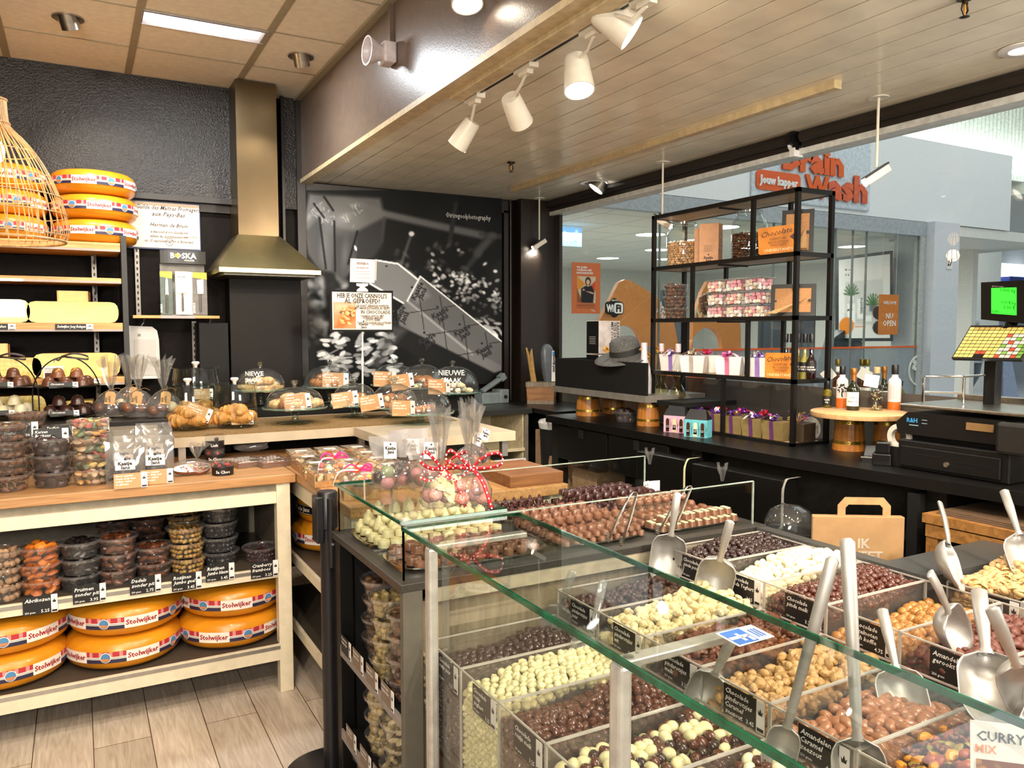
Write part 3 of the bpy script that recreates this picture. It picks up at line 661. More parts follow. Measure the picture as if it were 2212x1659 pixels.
hd=B().prism([(-.117+.234*i/12,-.02-.02*sin(pi*i/12),0) for i in range(13)]+[(.117,.05,0),(-.117,.05,0)],(0,0,.07)).xf(M.Translation((0,0,.285))).build('header',mat('header_black','1d1c1b',.35),o)
B().text('BOSKA',(.0,-.043,.312),(1,0,0),(0,0,1),.042,0,bold=.03).text('HOLLAND',(.03,-.043,.298),(1,0,0),(0,0,1),.011,0).prism([(-.034+.011*cos(i*pi/8),-.0435,.3265+.011*sin(i*pi/8)) for i in range(16)],(0,-.001,0),1).build('lettering',[INKW,mat('logo_yellow','d9a01c',.5)],hd)
def blister(lab,x,y,w,h,bg,kind,zz=.004):
    q=thing('carded_cheese_tool',lab,'cheese knife',(c0.x+x,4.74+y,z0+zz),0,'carded cheese tools on the display')
    B().box(-w/2,w/2,0,.003,0,h).build('card',bg,q)
    if kind!='slicer': B().prism([(-w/2,-.001,h*.88),(-w/2,-.001,h),(w/2,-.001,h),(w/2,-.001,h*.84),(0,-.001,h*.86)],(0,.0005,0)).build('yellow_corner',mat('card_yellow','e0cf3a',.5),q)
    b=B();b.text('BOSKA',(-w*.36,-.001,h*.05),(0,0,1),(-1,0,0),w*.24,0,'L',.02) if kind!='slicer' else b.text('BOSKA',(0,-.001,h*.86),(1,0,0),(0,0,1),w*.16,0,'C',.02)
    b.build('lettering',INKW if kind!='slicer' else INK,q)
    t=B()
    if kind=='knife': t.prism([(-.006,-.006,h*.45),(.010,-.006,h*.45),(.008,-.006,h*.80),(.002,-.006,h*.86),(-.003,-.006,h*.8)],(0,.001,0)).tube([(.0,-.007,h*.05),(.001,-.008,h*.25),(.002,-.006,h*.47)],[.006,.0065,.005])
    if kind=='slicer': t.prism([(-.024,-.006,h*.50),(.024,-.006,h*.50),(.024,-.006,h*.58),(.011,-.006,h*.76),(-.011,-.006,h*.76),(-.024,-.006,h*.58)],(0,.001,0)).tube([(0,-.007,h*.08),(0,-.008,h*.3),(0,-.006,h*.5)],[.006,.0065,.004])
    if kind=='cleaver': t.prism([(-.014,-.006,h*.50),(.016,-.006,h*.50),(.018,-.006,h*.84),(-.016,-.006,h*.82)],(0,.001,0)).tube([(0,-.007,h*.08),(0,-.008,h*.3),(0,-.006,h*.5)],[.006,.0065,.005])
    t.build('tool',STEEL,q)
G1=mat('blister_green_grey','566058',.5);G2=mat('blister_grey','6c6560',.5);G3=mat('blister_pale','d5cdc6',.4)
blister('carded narrow cheese knife on the left of the black display',-.090,-.02,.062,.235,G1,'knife');blister('carded cheese cleaver on the right of the black display',.083,-.02,.074,.235,G2,'cleaver')
for k in range(3): blister(('front','second','rear')[k]+' pale card with a cheese slicer in the middle of the display',-.012+.016*k,-.045+.018*k,.068,.236,G3,'slicer')
# hand towel dispenser
o=thing('towel_dispenser','white plastic paper towel dispenser on the dark wall','dispenser',(P(313,815,y=4.86).x,4.86,1.235))
B().prism([(-.082,0,0),(.082,0,0),(.078,0,.22),(.07,0,.27),(.045,0,.292),(-.07,0,.297),(-.08,0,.285)],(0,.135,0)).build('casing',mat('dispenser_white','dfdbd6',.3,vary=.01),o,bevel=.014)
B().box(-.05,.06,-.003,.0,.02,.22).build('front_panel',mat('dispenser_panel','d3cec8',.35,vary=.01),o,bevel=.002);B().lathe([(0,.002),(.008,.002),(.008,0)],16).xf(M.Translation((-.022,-.002,.245))@M.Rotation(pi/2,4,'X')).build('lock',mat('lock_grey','8d8a86',.4),o)
# certificate
o=thing('framed_certificate','framed certificate of a cheese makers guild hanging behind the top cheese wheels','certificate',(0,4.955,0))
x0,x1,zb,zt=P(262,540,y=4.95).x,P(432,432,y=4.95).x,P(300,537,y=4.95).z,P(432,440,y=4.95).z
B().box(x0,x1,0,.012,zb,zt).build('frame',mat('frame_navy','1f2a4c',.4),o,bevel=.002)
B().box(x0+.01,x1-.006,-.002,.001,zb+.01,zt-.01).build('sheet',mat('certificate_paper','d9c7b4',.6,vary=.02),o)
xm=(x0+x1)/2+.04;b=B()
for t,z,s,f in (('Guilde des Maitres Fromagers',zt-.05,.034,.34),('aux Pays-Bas',zt-.085,.034,.2),('Herman de Bruin',zt-.145,.03,.2),('is benoemd tot Guilde-lid',zt-.182,.022,.2),('tijdens de Guildebijeenkomst',zt-.207,.022,.2),('op 15 september 2016 in Beverdam',zt-.233,.022,.26)): b.text(t,(xm,-.004,z),(1,0,0),(0,0,1),s,0,'C',.01,.35,fit=f)
b.text('Grand Maitre',(x1-.05,-.004,zb+.075),(1,0,0),(0,0,1),.015,0,'C',.0,.35).tube([(xm+.02*cos(a*pi/12),-.003,zb+.045+.02*sin(a*pi/12)) for a in range(24)],.0012,5,1,closed=True)
b.bar((xm-.01,-.003,zb+.035),(xm+.01,-.003,zb+.055),.003,.002,1).bar((xm+.01,-.003,zb+.035),(xm-.01,-.003,zb+.055),.003,.002,1)
b.tube([(xm+.085*cos(a*pi/24),-.0025,zb+.15+.085*sin(a*pi/24)) for a in range(48)],.0007,4,2,closed=True);b.build('lettering',[mat('certificate_ink','3a2f38',.6),NAVY,mat('certificate_seal_grey','b9a998',.6)],o)

# ------------------------------------------------------------------ cooker hood
BRASSY=mat('hood_brushed_steel','a89f78',.3,1,vary=.05,vs_=6)
o=thing('cooker_hood','brushed steel cooker hood with a brown chimney on the back wall','cooker hood',(0,0,0))
b=B();lo=[(.672,4.45,1.845),(1.215,4.45,1.845),(1.215,4.95,1.845),(.672,4.95,1.845)];up=[(.815,4.70,2.05),(1.05,4.70,2.05),(1.05,4.95,2.05),(.815,4.95,2.05)]
b.add(lo+up,[(0,1,5,4),(1,2,6,5),(2,3,7,6),(3,0,4,7),(4,5,6,7)]);b.build('canopy',BRASSY,o)
B().box(.668,1.219,4.446,4.95,1.815,1.845).build('rim',BRASSY,o,bevel=.003)
B().box(.70,1.19,4.48,4.93,1.805,1.818).build('filter',mat('hood_filter','5c584e',.4,.8),o)
B().box(.82,1.045,4.71,4.95,2.05,2.915).build('chimney',mat('chimney_brown_metal','5a4a32',.32,.7,vary=.05,vs_=5),o)
for k in range(6): B().lathe([(0,-.008),(.006,-.006),(.006,0)],10).xf(M.Translation((1.035+.02*k,4.446,1.83))@M.Rotation(-pi/2,4,'X')@M.Scale(-1,4,(0,0,1))).build('button',[mat('button_red','7a2018',.4) if k==0 else STEEL],o)
tag(B().box(.775,1.19,4.80,4.95,.8,1.81).build('splash_panel',mat('dark_splash_panel','140f0b',.5,spec=.2),bevel=.004),'plain dark panel boxed out below the cooker hood','wall panel')
tag(B().box(.60,.76,4.76,4.95,.8,1.55).build('dark_side_cabinet',mat('dark_side_cabinet','0f0d0b',.5,spec=.2),bevel=.003),'narrow black upright cabinet between knife display and hood panel','cabinet')

# ------------------------------------------------------------------ wicker lamp
def wicker():
    c=P(-4,520,t=3.35);S=mpp(c);o=thing('wicker_pendant_lamp','large wicker pendant lamp shade cut off by the left edge','lamp',(c.x,c.y,c.z))
    prof=[(0,0),(8,.004),(128,0),(135,28),(128,75),(112,125),(88,175),(60,215),(36,240),(29,255),(26,300)]
    prof=[(r*S,z*S) for r,z in prof][2:]
    pth=smooth_path([(r,0,z) for r,z in prof],4)
    CANE=wood('bleached_cane','cfa878','a87c4c',(30,30,4),.5)
    n=46;b=B()
    for i in range(n):
        a=2*pi*i/n;ca,sa=cos(a),sin(a);lean=.10
        pts=[]
        for k,p in enumerate(pth):
            q=a+lean*sin(k*.28+i)*(.25 if p.x>40*S else .05);pts.append(V((p.x*cos(q),p.x*sin(q),p.z)))
        b.ribbon(pts,.0055,0,(-sa,ca,0))
    b.build('cane_strips',CANE,o,solid=.0016)
    b=B()
    for r,z,w in ((128,2,.006),(130,14,.003),(134,60,.0025),(123,98,.0025),(105,140,.0025),(78,190,.0022),(31,250,.004),(27,300,.004)): b.tube([(r*S*cos(t*pi/24),r*S*sin(t*pi/24),z*S) for t in range(48)],w,6,closed=True)
    b.build('cane_hoops',CANE,o)
    B().cyl((0,0,300*S),(0,0,ZC-c.z),.004,0,6).build('cord',BLACK,o)
    B().cyl((0,0,300*S),(0,0,240*S),.02).build('lamp_holder',BLACK,o);B().ell((0,0,190*S),(.04,.04,.055)).build('bulb',mat('lamp_bulb_glow','ffc46a',.3,vary=0,emis=6),o)
    l=bpy.data.lights.new('lamp_bulb_light','POINT');l.energy=4;l.color=(1,.7,.35);l.shadow_soft_size=.05;lo_=bpy.data.objects.new('lamp_bulb_light',l);COL.objects.link(lo_);lo_.location=c+V((0,0,120*S))
wicker()
# ================================================================== left display table and the table beside it
o=thing('display_table','long oak topped cream display table with two lower shelves at the left','table',(0,0,0))
YF=3.25;ZT=.916
B().box(-1.4,.766,YF-.012,3.95,.88,ZT).build('oak_top',OAK,o,bevel=.003)
B().box(-1.4,.69,YF+.02,YF+.03,.846,.88).build('apron',mat('apron_grey','8d8470',.5),o)
B().box(-1.4,.69,YF,YF+.05,.798,.846).build('front_rail',CREAM,o,bevel=.002)
for x,y in ((.69,YF),(.69,3.88),(-.75,YF)): B().box(x,x+.055,y,y+.055,0,.88).build('leg',CREAM,o,bevel=.003)
SHELFD=mat('shelf_dark_laminate','4a4138',.35,vary=.04);BACKP=mat('back_panel_grey','6a6152',.6)
for z0,z1 in ((.49,.534),(.14,.207)):
    s=B().box(-1.4,.72,YF+.012,3.9,z1-.012,z1).build('shelf_board',SHELFD,o)
    B().box(-1.4,.692,YF,YF+.012,z0,z1).build('shelf_rail',CREAM,s);B().box(-1.4,.692,YF-.002,YF+.0,z1-.02,z1-.006).build('metal_strip',ALU,s)
B().box(-1.4,.72,3.90,3.92,.14,.88).build('back_panel',BACKP,o);B().box(.715,.73,YF+.05,3.9,.2,.88).build('end_panel',BACKP,o)
# neighbouring table that runs towards us
o=thing('side_table','oak topped cream table set at right angles to the long display table','table',(0,0,0))
XL=.770
B().box(XL,1.628,2.51,3.95,.878,ZT).build('oak_top',OAKY,o,bevel=.003)
for z0,z1,n in ((.80,.862,'side_rail'),(.49,.53,'shelf_rail'),(.185,.225,'shelf_rail')): B().box(XL+.02,XL+.035,2.56,3.9,z0,z1).build(n,CREAM,o)
for x,y in ((XL+.01,2.53),(1.56,2.53),(1.56,3.88)): B().box(x,x+.055,y,y+.055,0,.878).build('leg',CREAM,o,bevel=.003)
for z in (.515,.21): B().box(XL+.035,1.6,2.54,3.93,z,z+.012).build('shelf_board',SHELFD,o)
B().box(XL+.035,1.6,2.53,2.545,.2,.86).build('end_panel',CREAM,o)
# cheeses below
YS=3.48
for px,lab,rots in ((272,'centre',(-95,-91)),(505,'right',(-112,-62)),(8,'left',(-70,-62))):
    c=P(px,1455,z=.208);y=YS;x=P(px,1420,y=y-.05).x
    for k in range(2):
        place(w_big,(x+(.012 if k else 0),y+(.0 if k else -.005),.208+(WH+.003)*k),R(rots[1-k]),'large yellow cheese wheel, %s of the %s pair on the lowest table shelf'%(('lower','upper')[k],lab),'cheese wheels on the lowest shelf')
for x,y,z,lab,rz in ((1.02,3.52,.528,'lower one of the rear pair on the upper shelf of the side table',-150),(1.02,3.50,.656,'upper one of the rear pair on the upper shelf of the side table',-112),(1.03,2.93,.528,'lower one of the front pair on the upper shelf behind the sanitiser post',-160),(1.03,2.95,.656,'upper one of the front pair on the upper shelf behind the sanitiser post',-152),(1.01,2.93,.223,'lower one of the pair on the bottom shelf behind the sanitiser post',-146),(1.01,2.95,.351,'upper one of the pair on the bottom shelf behind the sanitiser post',-162)):
    place(w_red if 'rear' in lab and 'lower' in lab else w_blk,(x,y,z),R(rz),('red banded cheese, ' if 'rear' in lab and 'lower' in lab else 'black banded cheese, ')+lab.replace(' one of the',' of the').replace(' on the upper shelf behind',' behind'),'cheeses under the side table')

# ------------------------------------------------------------------ clear tubs
FM=lambda n,c,r=.4,**k: mat('food_'+n,c,r,vary=.16,vs_=50,coat=.2,**k)
FOODS={'pecan': ([FM('pecan','6d4527',.6),FM('pecan_dark','57351e',.6)],(.013,.009,.008),70),'bonbon': ([FM('dark_bonbon','33211e',.35)],(.02,.02,.016),24),
 'fruit': ([FM('fruit_red','c2665c'),FM('fruit_orange','d09a5a'),FM('fruit_yellow','d4b873'),FM('fruit_pale','c9ad92'),FM('fruit_pale2','b9977a'),FM('fruit_green','6e7d5c')],(.016,.010,.006),60),
 'fudge': ([FM('fudge','b18a66',.6)],(.011,.010,.010),60),'apricot': ([FM('apricot','d4761f',.4),FM('apricot_dark','b9601a',.4)],(.017,.017,.008),50),'prune': ([FM('prune','1a1414',.3)],(.017,.013,.010),50),
 'date': ([FM('date','6b3a1f',.28),FM('date_dark','4b2717',.28)],(.018,.010,.009),56),'raisin': ([FM('yellow_raisin','a4752a',.35),FM('yellow_raisin_pale','c29a4a',.35)],(.009,.007,.006),110),
 'blueraisin': ([FM('blue_raisin','17131a',.35)],(.010,.008,.007),90),'cranberry': ([FM('cranberry','3f1519',.35)],(.009,.008,.006),70),'hazel': ([FM('blanched_hazelnut','c2a76c',.5),FM('blanched_hazelnut_dark','a88f58',.5)],(.0095,.0095,.0095),80),
 'macadamia': ([FM('macadamia','c0a877',.5)],(.013,.013,.013),44),'almond': ([FM('blanched_almond','bfa87a',.5),FM('blanched_almond_pale','d0bc92',.5)],(.015,.009,.006),80),'brownnut': ([FM('brown_nut','5d3b24',.5),FM('brown_nut_pale','7f5a38',.5)],(.012,.010,.009),70),
 'walnut': ([FM('walnut','9a7238',.6),FM('walnut_pale','b48d50',.6)],(.016,.013,.010),44),'peppernut': ([FM('orange_nut','b0682a',.4)],(.012,.010,.009),60),'peanutjar': ([FM('skinned_peanut','b98a62',.45),FM('skinned_peanut_pale','cfa37c',.45)],(.012,.0085,.0085),60),'almondjar': ([FM('brown_almond','6b3b22',.45),FM('brown_almond_dark','56301c',.45)],(.014,.009,.006),60),
 'mallow': ([FM('marshmallow_pink','e59aa8',.7),FM('marshmallow_white','eee4de',.7),FM('marshmallow_cream','e9d0b4',.7)],(.015,.013,.013),40)}
PROT={}
def filling(kind,r0,r1,h,n,cube=False,scale=1.22,nu=8,nv=5,seed=1):
    """pieces packed against the wall and over the top of a round vessel"""
    ms,rr,_=FOODS[kind];b=B();rg=random.Random(seed);rr=tuple(q*scale for q in rr);ra=(rr[0]+rr[1])/2
    rows=max(2,int(h/(ra*1.25)))
    spots=[]
    for i in range(rows):
        z=ra*.8+(h-ra)*i/max(1,rows-1);rad=r0+(r1-r0)*z/h-ra*.95;k=max(6,int(2*pi*rad/(ra*1.75)))
        for j in range(k): a=2*pi*(j+.5*(i%2)+rg.uniform(-.2,.2))/k;spots.append((rad*cos(a),rad*sin(a),z+rg.uniform(-.15,.15)*ra))
    for k in range(n):
        a,q=rg.uniform(0,2*pi),math.sqrt(rg.random())*(r1-ra*1.2);spots.append((q*cos(a),q*sin(a),h+rg.uniform(-.6,.5)*ra))
    for x,y,z in spots:
        mx=M.Rotation(rg.uniform(0,6.3),3,'Z')@M.Rotation(rg.uniform(-.9,.9),3,'X')@M.Rotation(rg.uniform(-.6,.6),3,'Y')
        b.ell((x,y,z),rr,nu,nv,rg.randrange(len(ms)),mx,.10 if not cube else .03,rg.randrange(9999),.45 if cube else 1.)
    return b,ms
def tub(kind,r1=.072,r0=.058,h=.060,lidded=True,lvl=.80,cube=False):
    o=thing('plastic_tub','','tub')
    B().lathe([(0,.001),(r0,.001),(r1,h-.006),(r1+.001,h-.004)],30).build('cup',PETG,o)
    if lidded: B().lathe([(r1+.0035,h-.010),(r1+.005,h-.008),(r1+.005,h-.001),(r1+.001,h+.001),(r1-.004,h-.003),(0,h-.002)],30).build('lid',PETR,o)
    b,ms=filling(kind,r0-.001,r1-.004,h*lvl,int(FOODS[kind][2]*.45),cube);f=b.build('filling',ms,o);f['kind']='stuff'
    return o
def tub_stack(kind,food,c,n,where,group,h=.060,**k):
    key=(kind,h)
    if key not in PROT: PROT[key]=tub(kind,h=h,**k)
    for i in range(n):
        pos=POSN[n][n-1-i].replace('from the top','down') if n>1 else ''
        lab=('tub of %s, %s of stack %s'%(food,pos,where)) if n>1 else ('single clear tub of %s %s'%(food,where))
        place(PROT[key],(c[0]+rnd(-.004,.004),c[1]+rnd(-.004,.004),c[2]+.001+i*(h+.002)),rnd(0,6),lab,group)
G1_='tubs on the oak table top'
for kind,food,px,py,n,where in (('pecan','chocolate pecans',18,1066,4,'at the left edge of the oak top'),('bonbon','cherry bonbons',114,1057,3,'under the Kersen Bonbons card'),('fruit','candied fruit',199,1051,4,'under the Fruitmix card')):
    c=P(px,py-7,z=ZT);tub_stack(kind,food,c,n,where,G1_)
for kind,food,px,py,n,where in (('pecan','chocolate pecans',66,1018,4,'second row behind the left pecans'),('brownnut','brown nuts',155,1012,3,'in the second row behind the cherry bonbons')):
    tub_stack(kind,food,P(px,py,z=ZT),n,where,G1_)
G2_='tubs on the middle table shelf';zm=.5345
for kind,food,px,py,n,where in (('fudge','tan sugared cubes',8,1297,3,'at the left edge of the middle shelf'),('apricot','dried apricots',90,1286,3,'behind the Abrikozen card'),('prune','black prunes',176,1274,3,'beside the apricots'),('date','dates',254,1262,3,'right of the prunes'),
   ('date','dates',331,1246,2,'behind the Dadels card'),('raisin','yellow raisins',406,1236,3,'behind the Jumbo geel card'),('blueraisin','dark raisins',477,1222,4,'behind the Jumbo blauw card'),('cranberry','cranberries',561,1213,1,'at the right end of the middle shelf'),
   ('date','dates',247,1220,4,'in the rear row left of centre'),('date','dates',322,1212,4,'behind the two date tubs'),('raisin','yellow raisins',402,1205,4,'behind the yellow raisins'),('blueraisin','dark raisins',474,1198,4,'behind the dark raisins')):
    tub_stack(kind,food,P(px,py-4,z=zm),n,where,G2_)
yq=YF-.006
for px,py,lines,pr in ((88,1326,['Abrikozen'],'5.25'),(194,1301,['Pruimen','zonder pit'],'3.95'),(315,1281,['Dadels','zonder pit'],'2.75'),(404,1274,['Rozijnen','Jumbo geel'],'3.45'),(476,1254,['Rozijnen','Jumbo blauw'],'3.45'),(572,1247,['Cranberry','framboos'],'3.25')):
    price_card('black price card lettered %s on the middle shelf edge'%' '.join(lines),P(px,py,y=yq),.108,.066,lines,price=pr,fsz=.017,group='price cards on the shelf edge')
# cards and goods on the oak top
for px,py,lines,pr,zz in ((44,945,['Chocolade','Pecannoten','Truffel'],'4.50',3.42),(111,958,['Kersen','Bonbons'],'4.50',3.40),(201,934,['Fruitmix','met o.a. ananas,','papaya, sinaasappel'],'4.95',3.48),(134,948,['Truffels'],'',3.62)):
    price_card('black price card lettered %s standing on the tubs'%' '.join(lines[:2]),P(px,py,y=zz),.115,.056,lines,price=pr,tilt=R(-8),fsz=.013,group='price cards above the tubs')
KRC=mat('price_card_brown','b98a5c',.6,vary=.02)
for k,(px,py) in enumerate(((283,1055),(340,1046))):
    price_card('brown price card lettered Grove rupsjes, %s one before the clear bags'%('left','right')[k],P(px,py,z=ZT)+V((0,0,.001)),.113,.056,['Grove rupsjes','zoete drop met','suiker, water','en glucose'],bg=KRC,tilt=R(-10),fsz=.0095,group='brown price cards on the oak top')
LOGO=mat('logo_ink','1b1715',.6,vary=0)
def logo(b,c,xd,yd,s,m=0):
    c,xd,yd=V(c),V(xd).normalized(),V(yd).normalized()
    b.text('Kaatje',c+yd*s*.1,xd,yd,s,m,bold=.035).text('Jans',c-yd*s*.72,xd,yd,s,m,bold=.035)
    q=[c+yd*(s*1.25)+xd*(s*.22*cos(a*pi/5))+yd*(s*.22*sin(a*pi/5)) for a in range(10)];return b.poly(q,m)
def flat_bag(lab,c,w,h,rz,fill,group,lean=-.12,hasfill=True):
    o=thing('cellophane_bag',lab,'bag',c,rz,group);b=B();n,k=9,10;rg=random.Random(int(w*9999)+len(lab))
    for side in (1,-1):
        vs_=[]
        for j in range(k+1):
            for i in range(n+1):
                u=i/n-.5;v=j/k;d=(.022*(1-v)**.6*(1-(2*u)**2)+.002) if v>0 else .012*(1-(2*u)**2)
                vs_.append((u*w+rg.uniform(-.001,.001),-side*d+lean*v*v*-h*.6+rg.uniform(-.0016,.0016),v*h))
        b.add(vs_,[(j*(n+1)+i,j*(n+1)+i+1,(j+1)*(n+1)+i+1,(j+1)*(n+1)+i) for j in range(k) for i in range(n)],0,True)
    b.build('cellophane',FOIL,o)
    f=B()
    for q in range(16): f.ell((rg.uniform(-w*.36,w*.36),rg.uniform(-.008,.008),rg.uniform(.008,h*.30)),(.024,.006,.006),8,5,0,M.Rotation(rg.uniform(-1.2,1.2),3,'Y')@M.Rotation(rg.uniform(0,1),3,'Z'))
    fo=f.build('filling',fill,o);fo['kind']='stuff'
    s=B().quad((-.034,-.027,h*.38),(.034,-.027,h*.38),(.034,-.022,h*.60),(-.034,-.022,h*.60)).build('label_sticker',CARDW,o)
    logo(B(),(0,-.0265,h*.48),(1,0,0),(0,.02,1),.019).build('lettering',LOGO,s);return o
LIQ=mat('liquorice','2b1d1a',.4,vary=.1,coat=.3)
for k in range(3):
    c=P(272-3*k,1048-9*k,z=ZT);flat_bag(('front','middle','rear')[k]+' clear bag of liquorice in the left group beside the candied fruit',(c.x,c.y,ZT),.135,.165+.012*k,R(-3),LIQ,'liquorice bags')
for k in range(3):
    c=P(337-1*k,1040-9*k,z=ZT);flat_bag(('front','middle','rear')[k]+' clear bag of liquorice in the right group left of the chocolate sole',(c.x,c.y,ZT),.135,.18+.014*k,R(-5),LIQ,'liquorice bags')
CHM=mat('milk_chocolate','7a4a30',.32,vary=.06,coat=.15,sss=.03);CHD=mat('dark_chocolate','3a201b',.3,vary=.08,coat=.2);CHW=mat('white_chocolate','e6d7a6',.4,vary=.03,sss=.08)
c=P(413,1024,z=ZT);o=thing('chocolate_sole','milk chocolate foot shape with coloured sweets wrapped in cellophane','chocolate',c+V((0,0,.002)),R(8))
pts=[V((.07*cos(a*pi/12)*(1 if cos(a*pi/12)>0 else 1.1),.032*sin(a*pi/12)*(1.15 if cos(a*pi/12)>0 else .85),0)) for a in range(24)]
q=M.Translation((0,-.02,.018))@M.Rotation(R(32),4,'X')
B().prism(pts,(0,0,.012)).xf(q).build('chocolate',CHM,o,bevel=.003)
b=B()
for k in range(40): a,r=rnd(0,6.3),math.sqrt(rnd(0,.8));b.ell((.062*r*cos(a),.028*r*sin(a),.013),(.004,.004,.002),6,4,k%4)
b.xf(q).build('sweets',[mat('sweet_yellow','e0c020',.3),mat('sweet_red','c03028',.3),CHM,mat('sweet_pale','e8dfd0',.4)],o)['kind']='stuff'
b=B().box(.022,.062,-.012,.010,.0128,.0135).xf(q).build('label_sticker',mat('label_dark_brown','2a1612',.4),o);B().text('Sa Chocola',(.042,-.004,.0138),(1,0,0),(0,1,0),.011,0,fit=.036).xf(q).build('lettering',INKW,b)
def crumple(b,c,w,h,n=10,sd=1,flare=1.0):
    """a gathered tuft of cellophane standing up from a tie"""
    rg=random.Random(sd);prev=None
    for j in range(4):
        t=j/3;ring=[]
        for i in range(n*2):
            a=2*pi*i/(n*2);r=(.006+w*t*flare)*(1 if i%2 else .45)*rg.uniform(.75,1.2);ring.append((c[0]+r*cos(a),c[1]+r*sin(a),c[2]+h*t*rg.uniform(.8,1.15)))
        k=len(b.v);b.v+=ring
        if prev is not None:
            for i in range(n*2): b.f.append((prev+i,prev+(i+1)%(n*2),k+(i+1)%(n*2),k+i));b.m.append(0);b.s.append(False)
        prev=k
    return b
crumple(B().ell((0,-.012,.03),(.082,.045,.034),16,8,0,None,.05,4),(.03,.02,.06),.045,.06,8,5).build('wrapping',FOIL,o)
def round_box(lab,c,text,stacked=False):
    o=thing('round_gift_box',lab,'box',c,0,'round black chocolate boxes')
    B().lathe([(0,0),(.042,0),(.043,.034),(0,.034)],30).build('box_body',mat('gift_box_black','191413',.4),o)
    B().lathe([(.043,.034),(.0432,.058),(.041,.060),(0,.060)],30).build('clear_lid',PETG,o)
    b=B()
    for k in range(9): b.ell((rnd(-.026,.026),rnd(-.026,.026),.038+rnd(0,.006)),(.012,.010,.008),8,5,k%2,M.Rotation(rnd(0,3),3,'Z'))
    b.build('chocolates',[CHD,mat('red_chocolate','a8332c',.35)],o)['kind']='stuff'
    B().textcyl(text,.0437,R(-98),.010,.017,0,.02).prism([(.0436*cos(R(-66)),.0436*sin(R(-66)),.016)]+[],(0,0,.001)) if False else B().textcyl(text,.0437,R(-98),.010,.017,0,.02).build('lettering',INKW,o)
c=P(484,1027,z=ZT);round_box('round black box with red chocolates at the front of the oak top',c+V((0,.03,0)),'Sa Choc');d=P(468,1000,z=ZT)
round_box('round black box below the box lettered Liefs',d+V((0,.05,0)),'Sa Choc');round_box('round black box lettered Liefs on top of another box',d+V((0,.05,.0615)),'Liefs')
HEARTP=[]
def heart_slab(lab,c,w,l,rz):
    o=thing('heart_chocolate_slab',lab,'chocolate',c,rz,'chocolate slabs with red and white hearts');b=B()
    for k in range(3): b.box(-w/2+.002*k,w/2+.002*k,-l/2,l/2,.007*k,.007*k+.006)
    b.build('chocolate',CHM,o,bevel=.001);b=B();rg=random.Random(int(rz*100)+5)
    for i in range(7):
        for j in range(8): b.ell((-w*.42+w*.84*(i+.5*(j%2))/6.6+.004,-l*.43+l*.86*j/7,.0215),(.0085,.0055,.003),8,4,(i+j*2)%3 and 0 or 1) if rg.random()<.9 else None
    b.build('sugar_hearts',[mat('heart_red','b84a50',.4),mat('heart_white','ead9d2',.4)],o)['kind']='stuff'
    s=B().box(w*.1,w*.42,-l*.42,-l*.18,.0245,.0255).build('label_sticker',MATS['label_dark_brown'],o);B().text('Sa Choc',(w*.26,-l*.32,.026),(1,0,0),(0,1,0),.014,0,fit=w*.28).build('lettering',INKW,s)
    B().box(-w/2-.004,w/2+.008,-l/2-.004,l/2+.004,-.0005,.026).build('wrapping',FOIL,o)
c=P(528,1006,z=ZT);heart_slab('chocolate slab stack with red and white hearts, the left one',c+V((0,.02,.001)),.11,.16,R(12));c=P(583,1004,z=ZT);heart_slab('chocolate slab stack with red and white hearts, the right one at the table corner',c+V((.0,.01,.001)),.125,.17,R(10))
o=thing('foil_gift','crumpled silver foil wrapped gift behind the heart chocolate slabs','gift',P(552,982,z=ZT)+V((0,.10,0)))
crumple(crumple(B().ell((0,0,.03),(.085,.05,.03),16,8,0,None,.12,8),(-.02,0,.04),.06,.05,9,2),(.06,-.02,.03),.05,.05,7,9).build('wrapping',glass('silver_foil_wrap','d8d4ce',1.2,rough=.12,base=.3,milky=.25),o);B().ell((0,0,.025),(.07,.04,.022),12,6,0,None,.05).build('filling',CHD,o)

# ------------------------------------------------------------------ nougat boxes and ribbon baskets on the side table
NG=[FM('nougat_cream','d9bd92',.5),FM('nougat_nut','9a6a38',.5),FM('nougat_orange','d0862c',.5),FM('nougat_green','8a8a52',.5),FM('nougat_dark','4a3424',.5)]
def nougat(lab,c,rz,sd):
    o=thing('nougat_box',lab,'box',c,rz,'clear boxes of nougat on the side table');rg=random.Random(sd);w,l,h=.105,.15,.055
    B().box(-w/2,w/2,-l/2,l/2,0,.022).box(-w/2,-w/2+.004,-l/2,l/2,.022,h*.8).build('kraft_base',wood('nougat_tray_print','b58a58','8d6236',(30,3,30)),o)
    b=B()
    for k in range(34): b.ell((rg.uniform(-w*.42,w*.42),rg.uniform(-l*.44,l*.44),.026+rg.uniform(0,.014)),(.014,.011,.009),7,4,rg.choice((0,0,0,1,1,2,3,4)),M.Rotation(rg.uniform(0,3),3,'Z'),.25,k)
    b.build('nougat',NG,o)['kind']='stuff'
    B().box(-w/2-.001,w/2+.001,-l/2-.001,l/2+.001,.0225,h).build('clear_lid',PETG,o)
    s=B().box(-.025,.025,-.018,.018,h+.0004,h+.001).build('label_sticker',CARDW,o);B().text('Nougat',(0,-.004,h+.0014),(1,0,0),(0,1,0),.012,0,fit=.04).build('lettering',INK,s)
k=0
for i in range(3):
    for j in range(6):
        x=.80+.128*i+.012*j;y=2.80+.17*j
        if i==0 and j<1: continue
        if y>3.64: continue
        nougat('clear nougat box, %s from the front in the %s row on the side table'%(('first','second','third','fourth','fifth','sixth')[j],('left','middle','right')[i]),(x,y,ZT+.001+(.0 if k%3 else 0)),R(rnd(-9,9)),k);k+=1
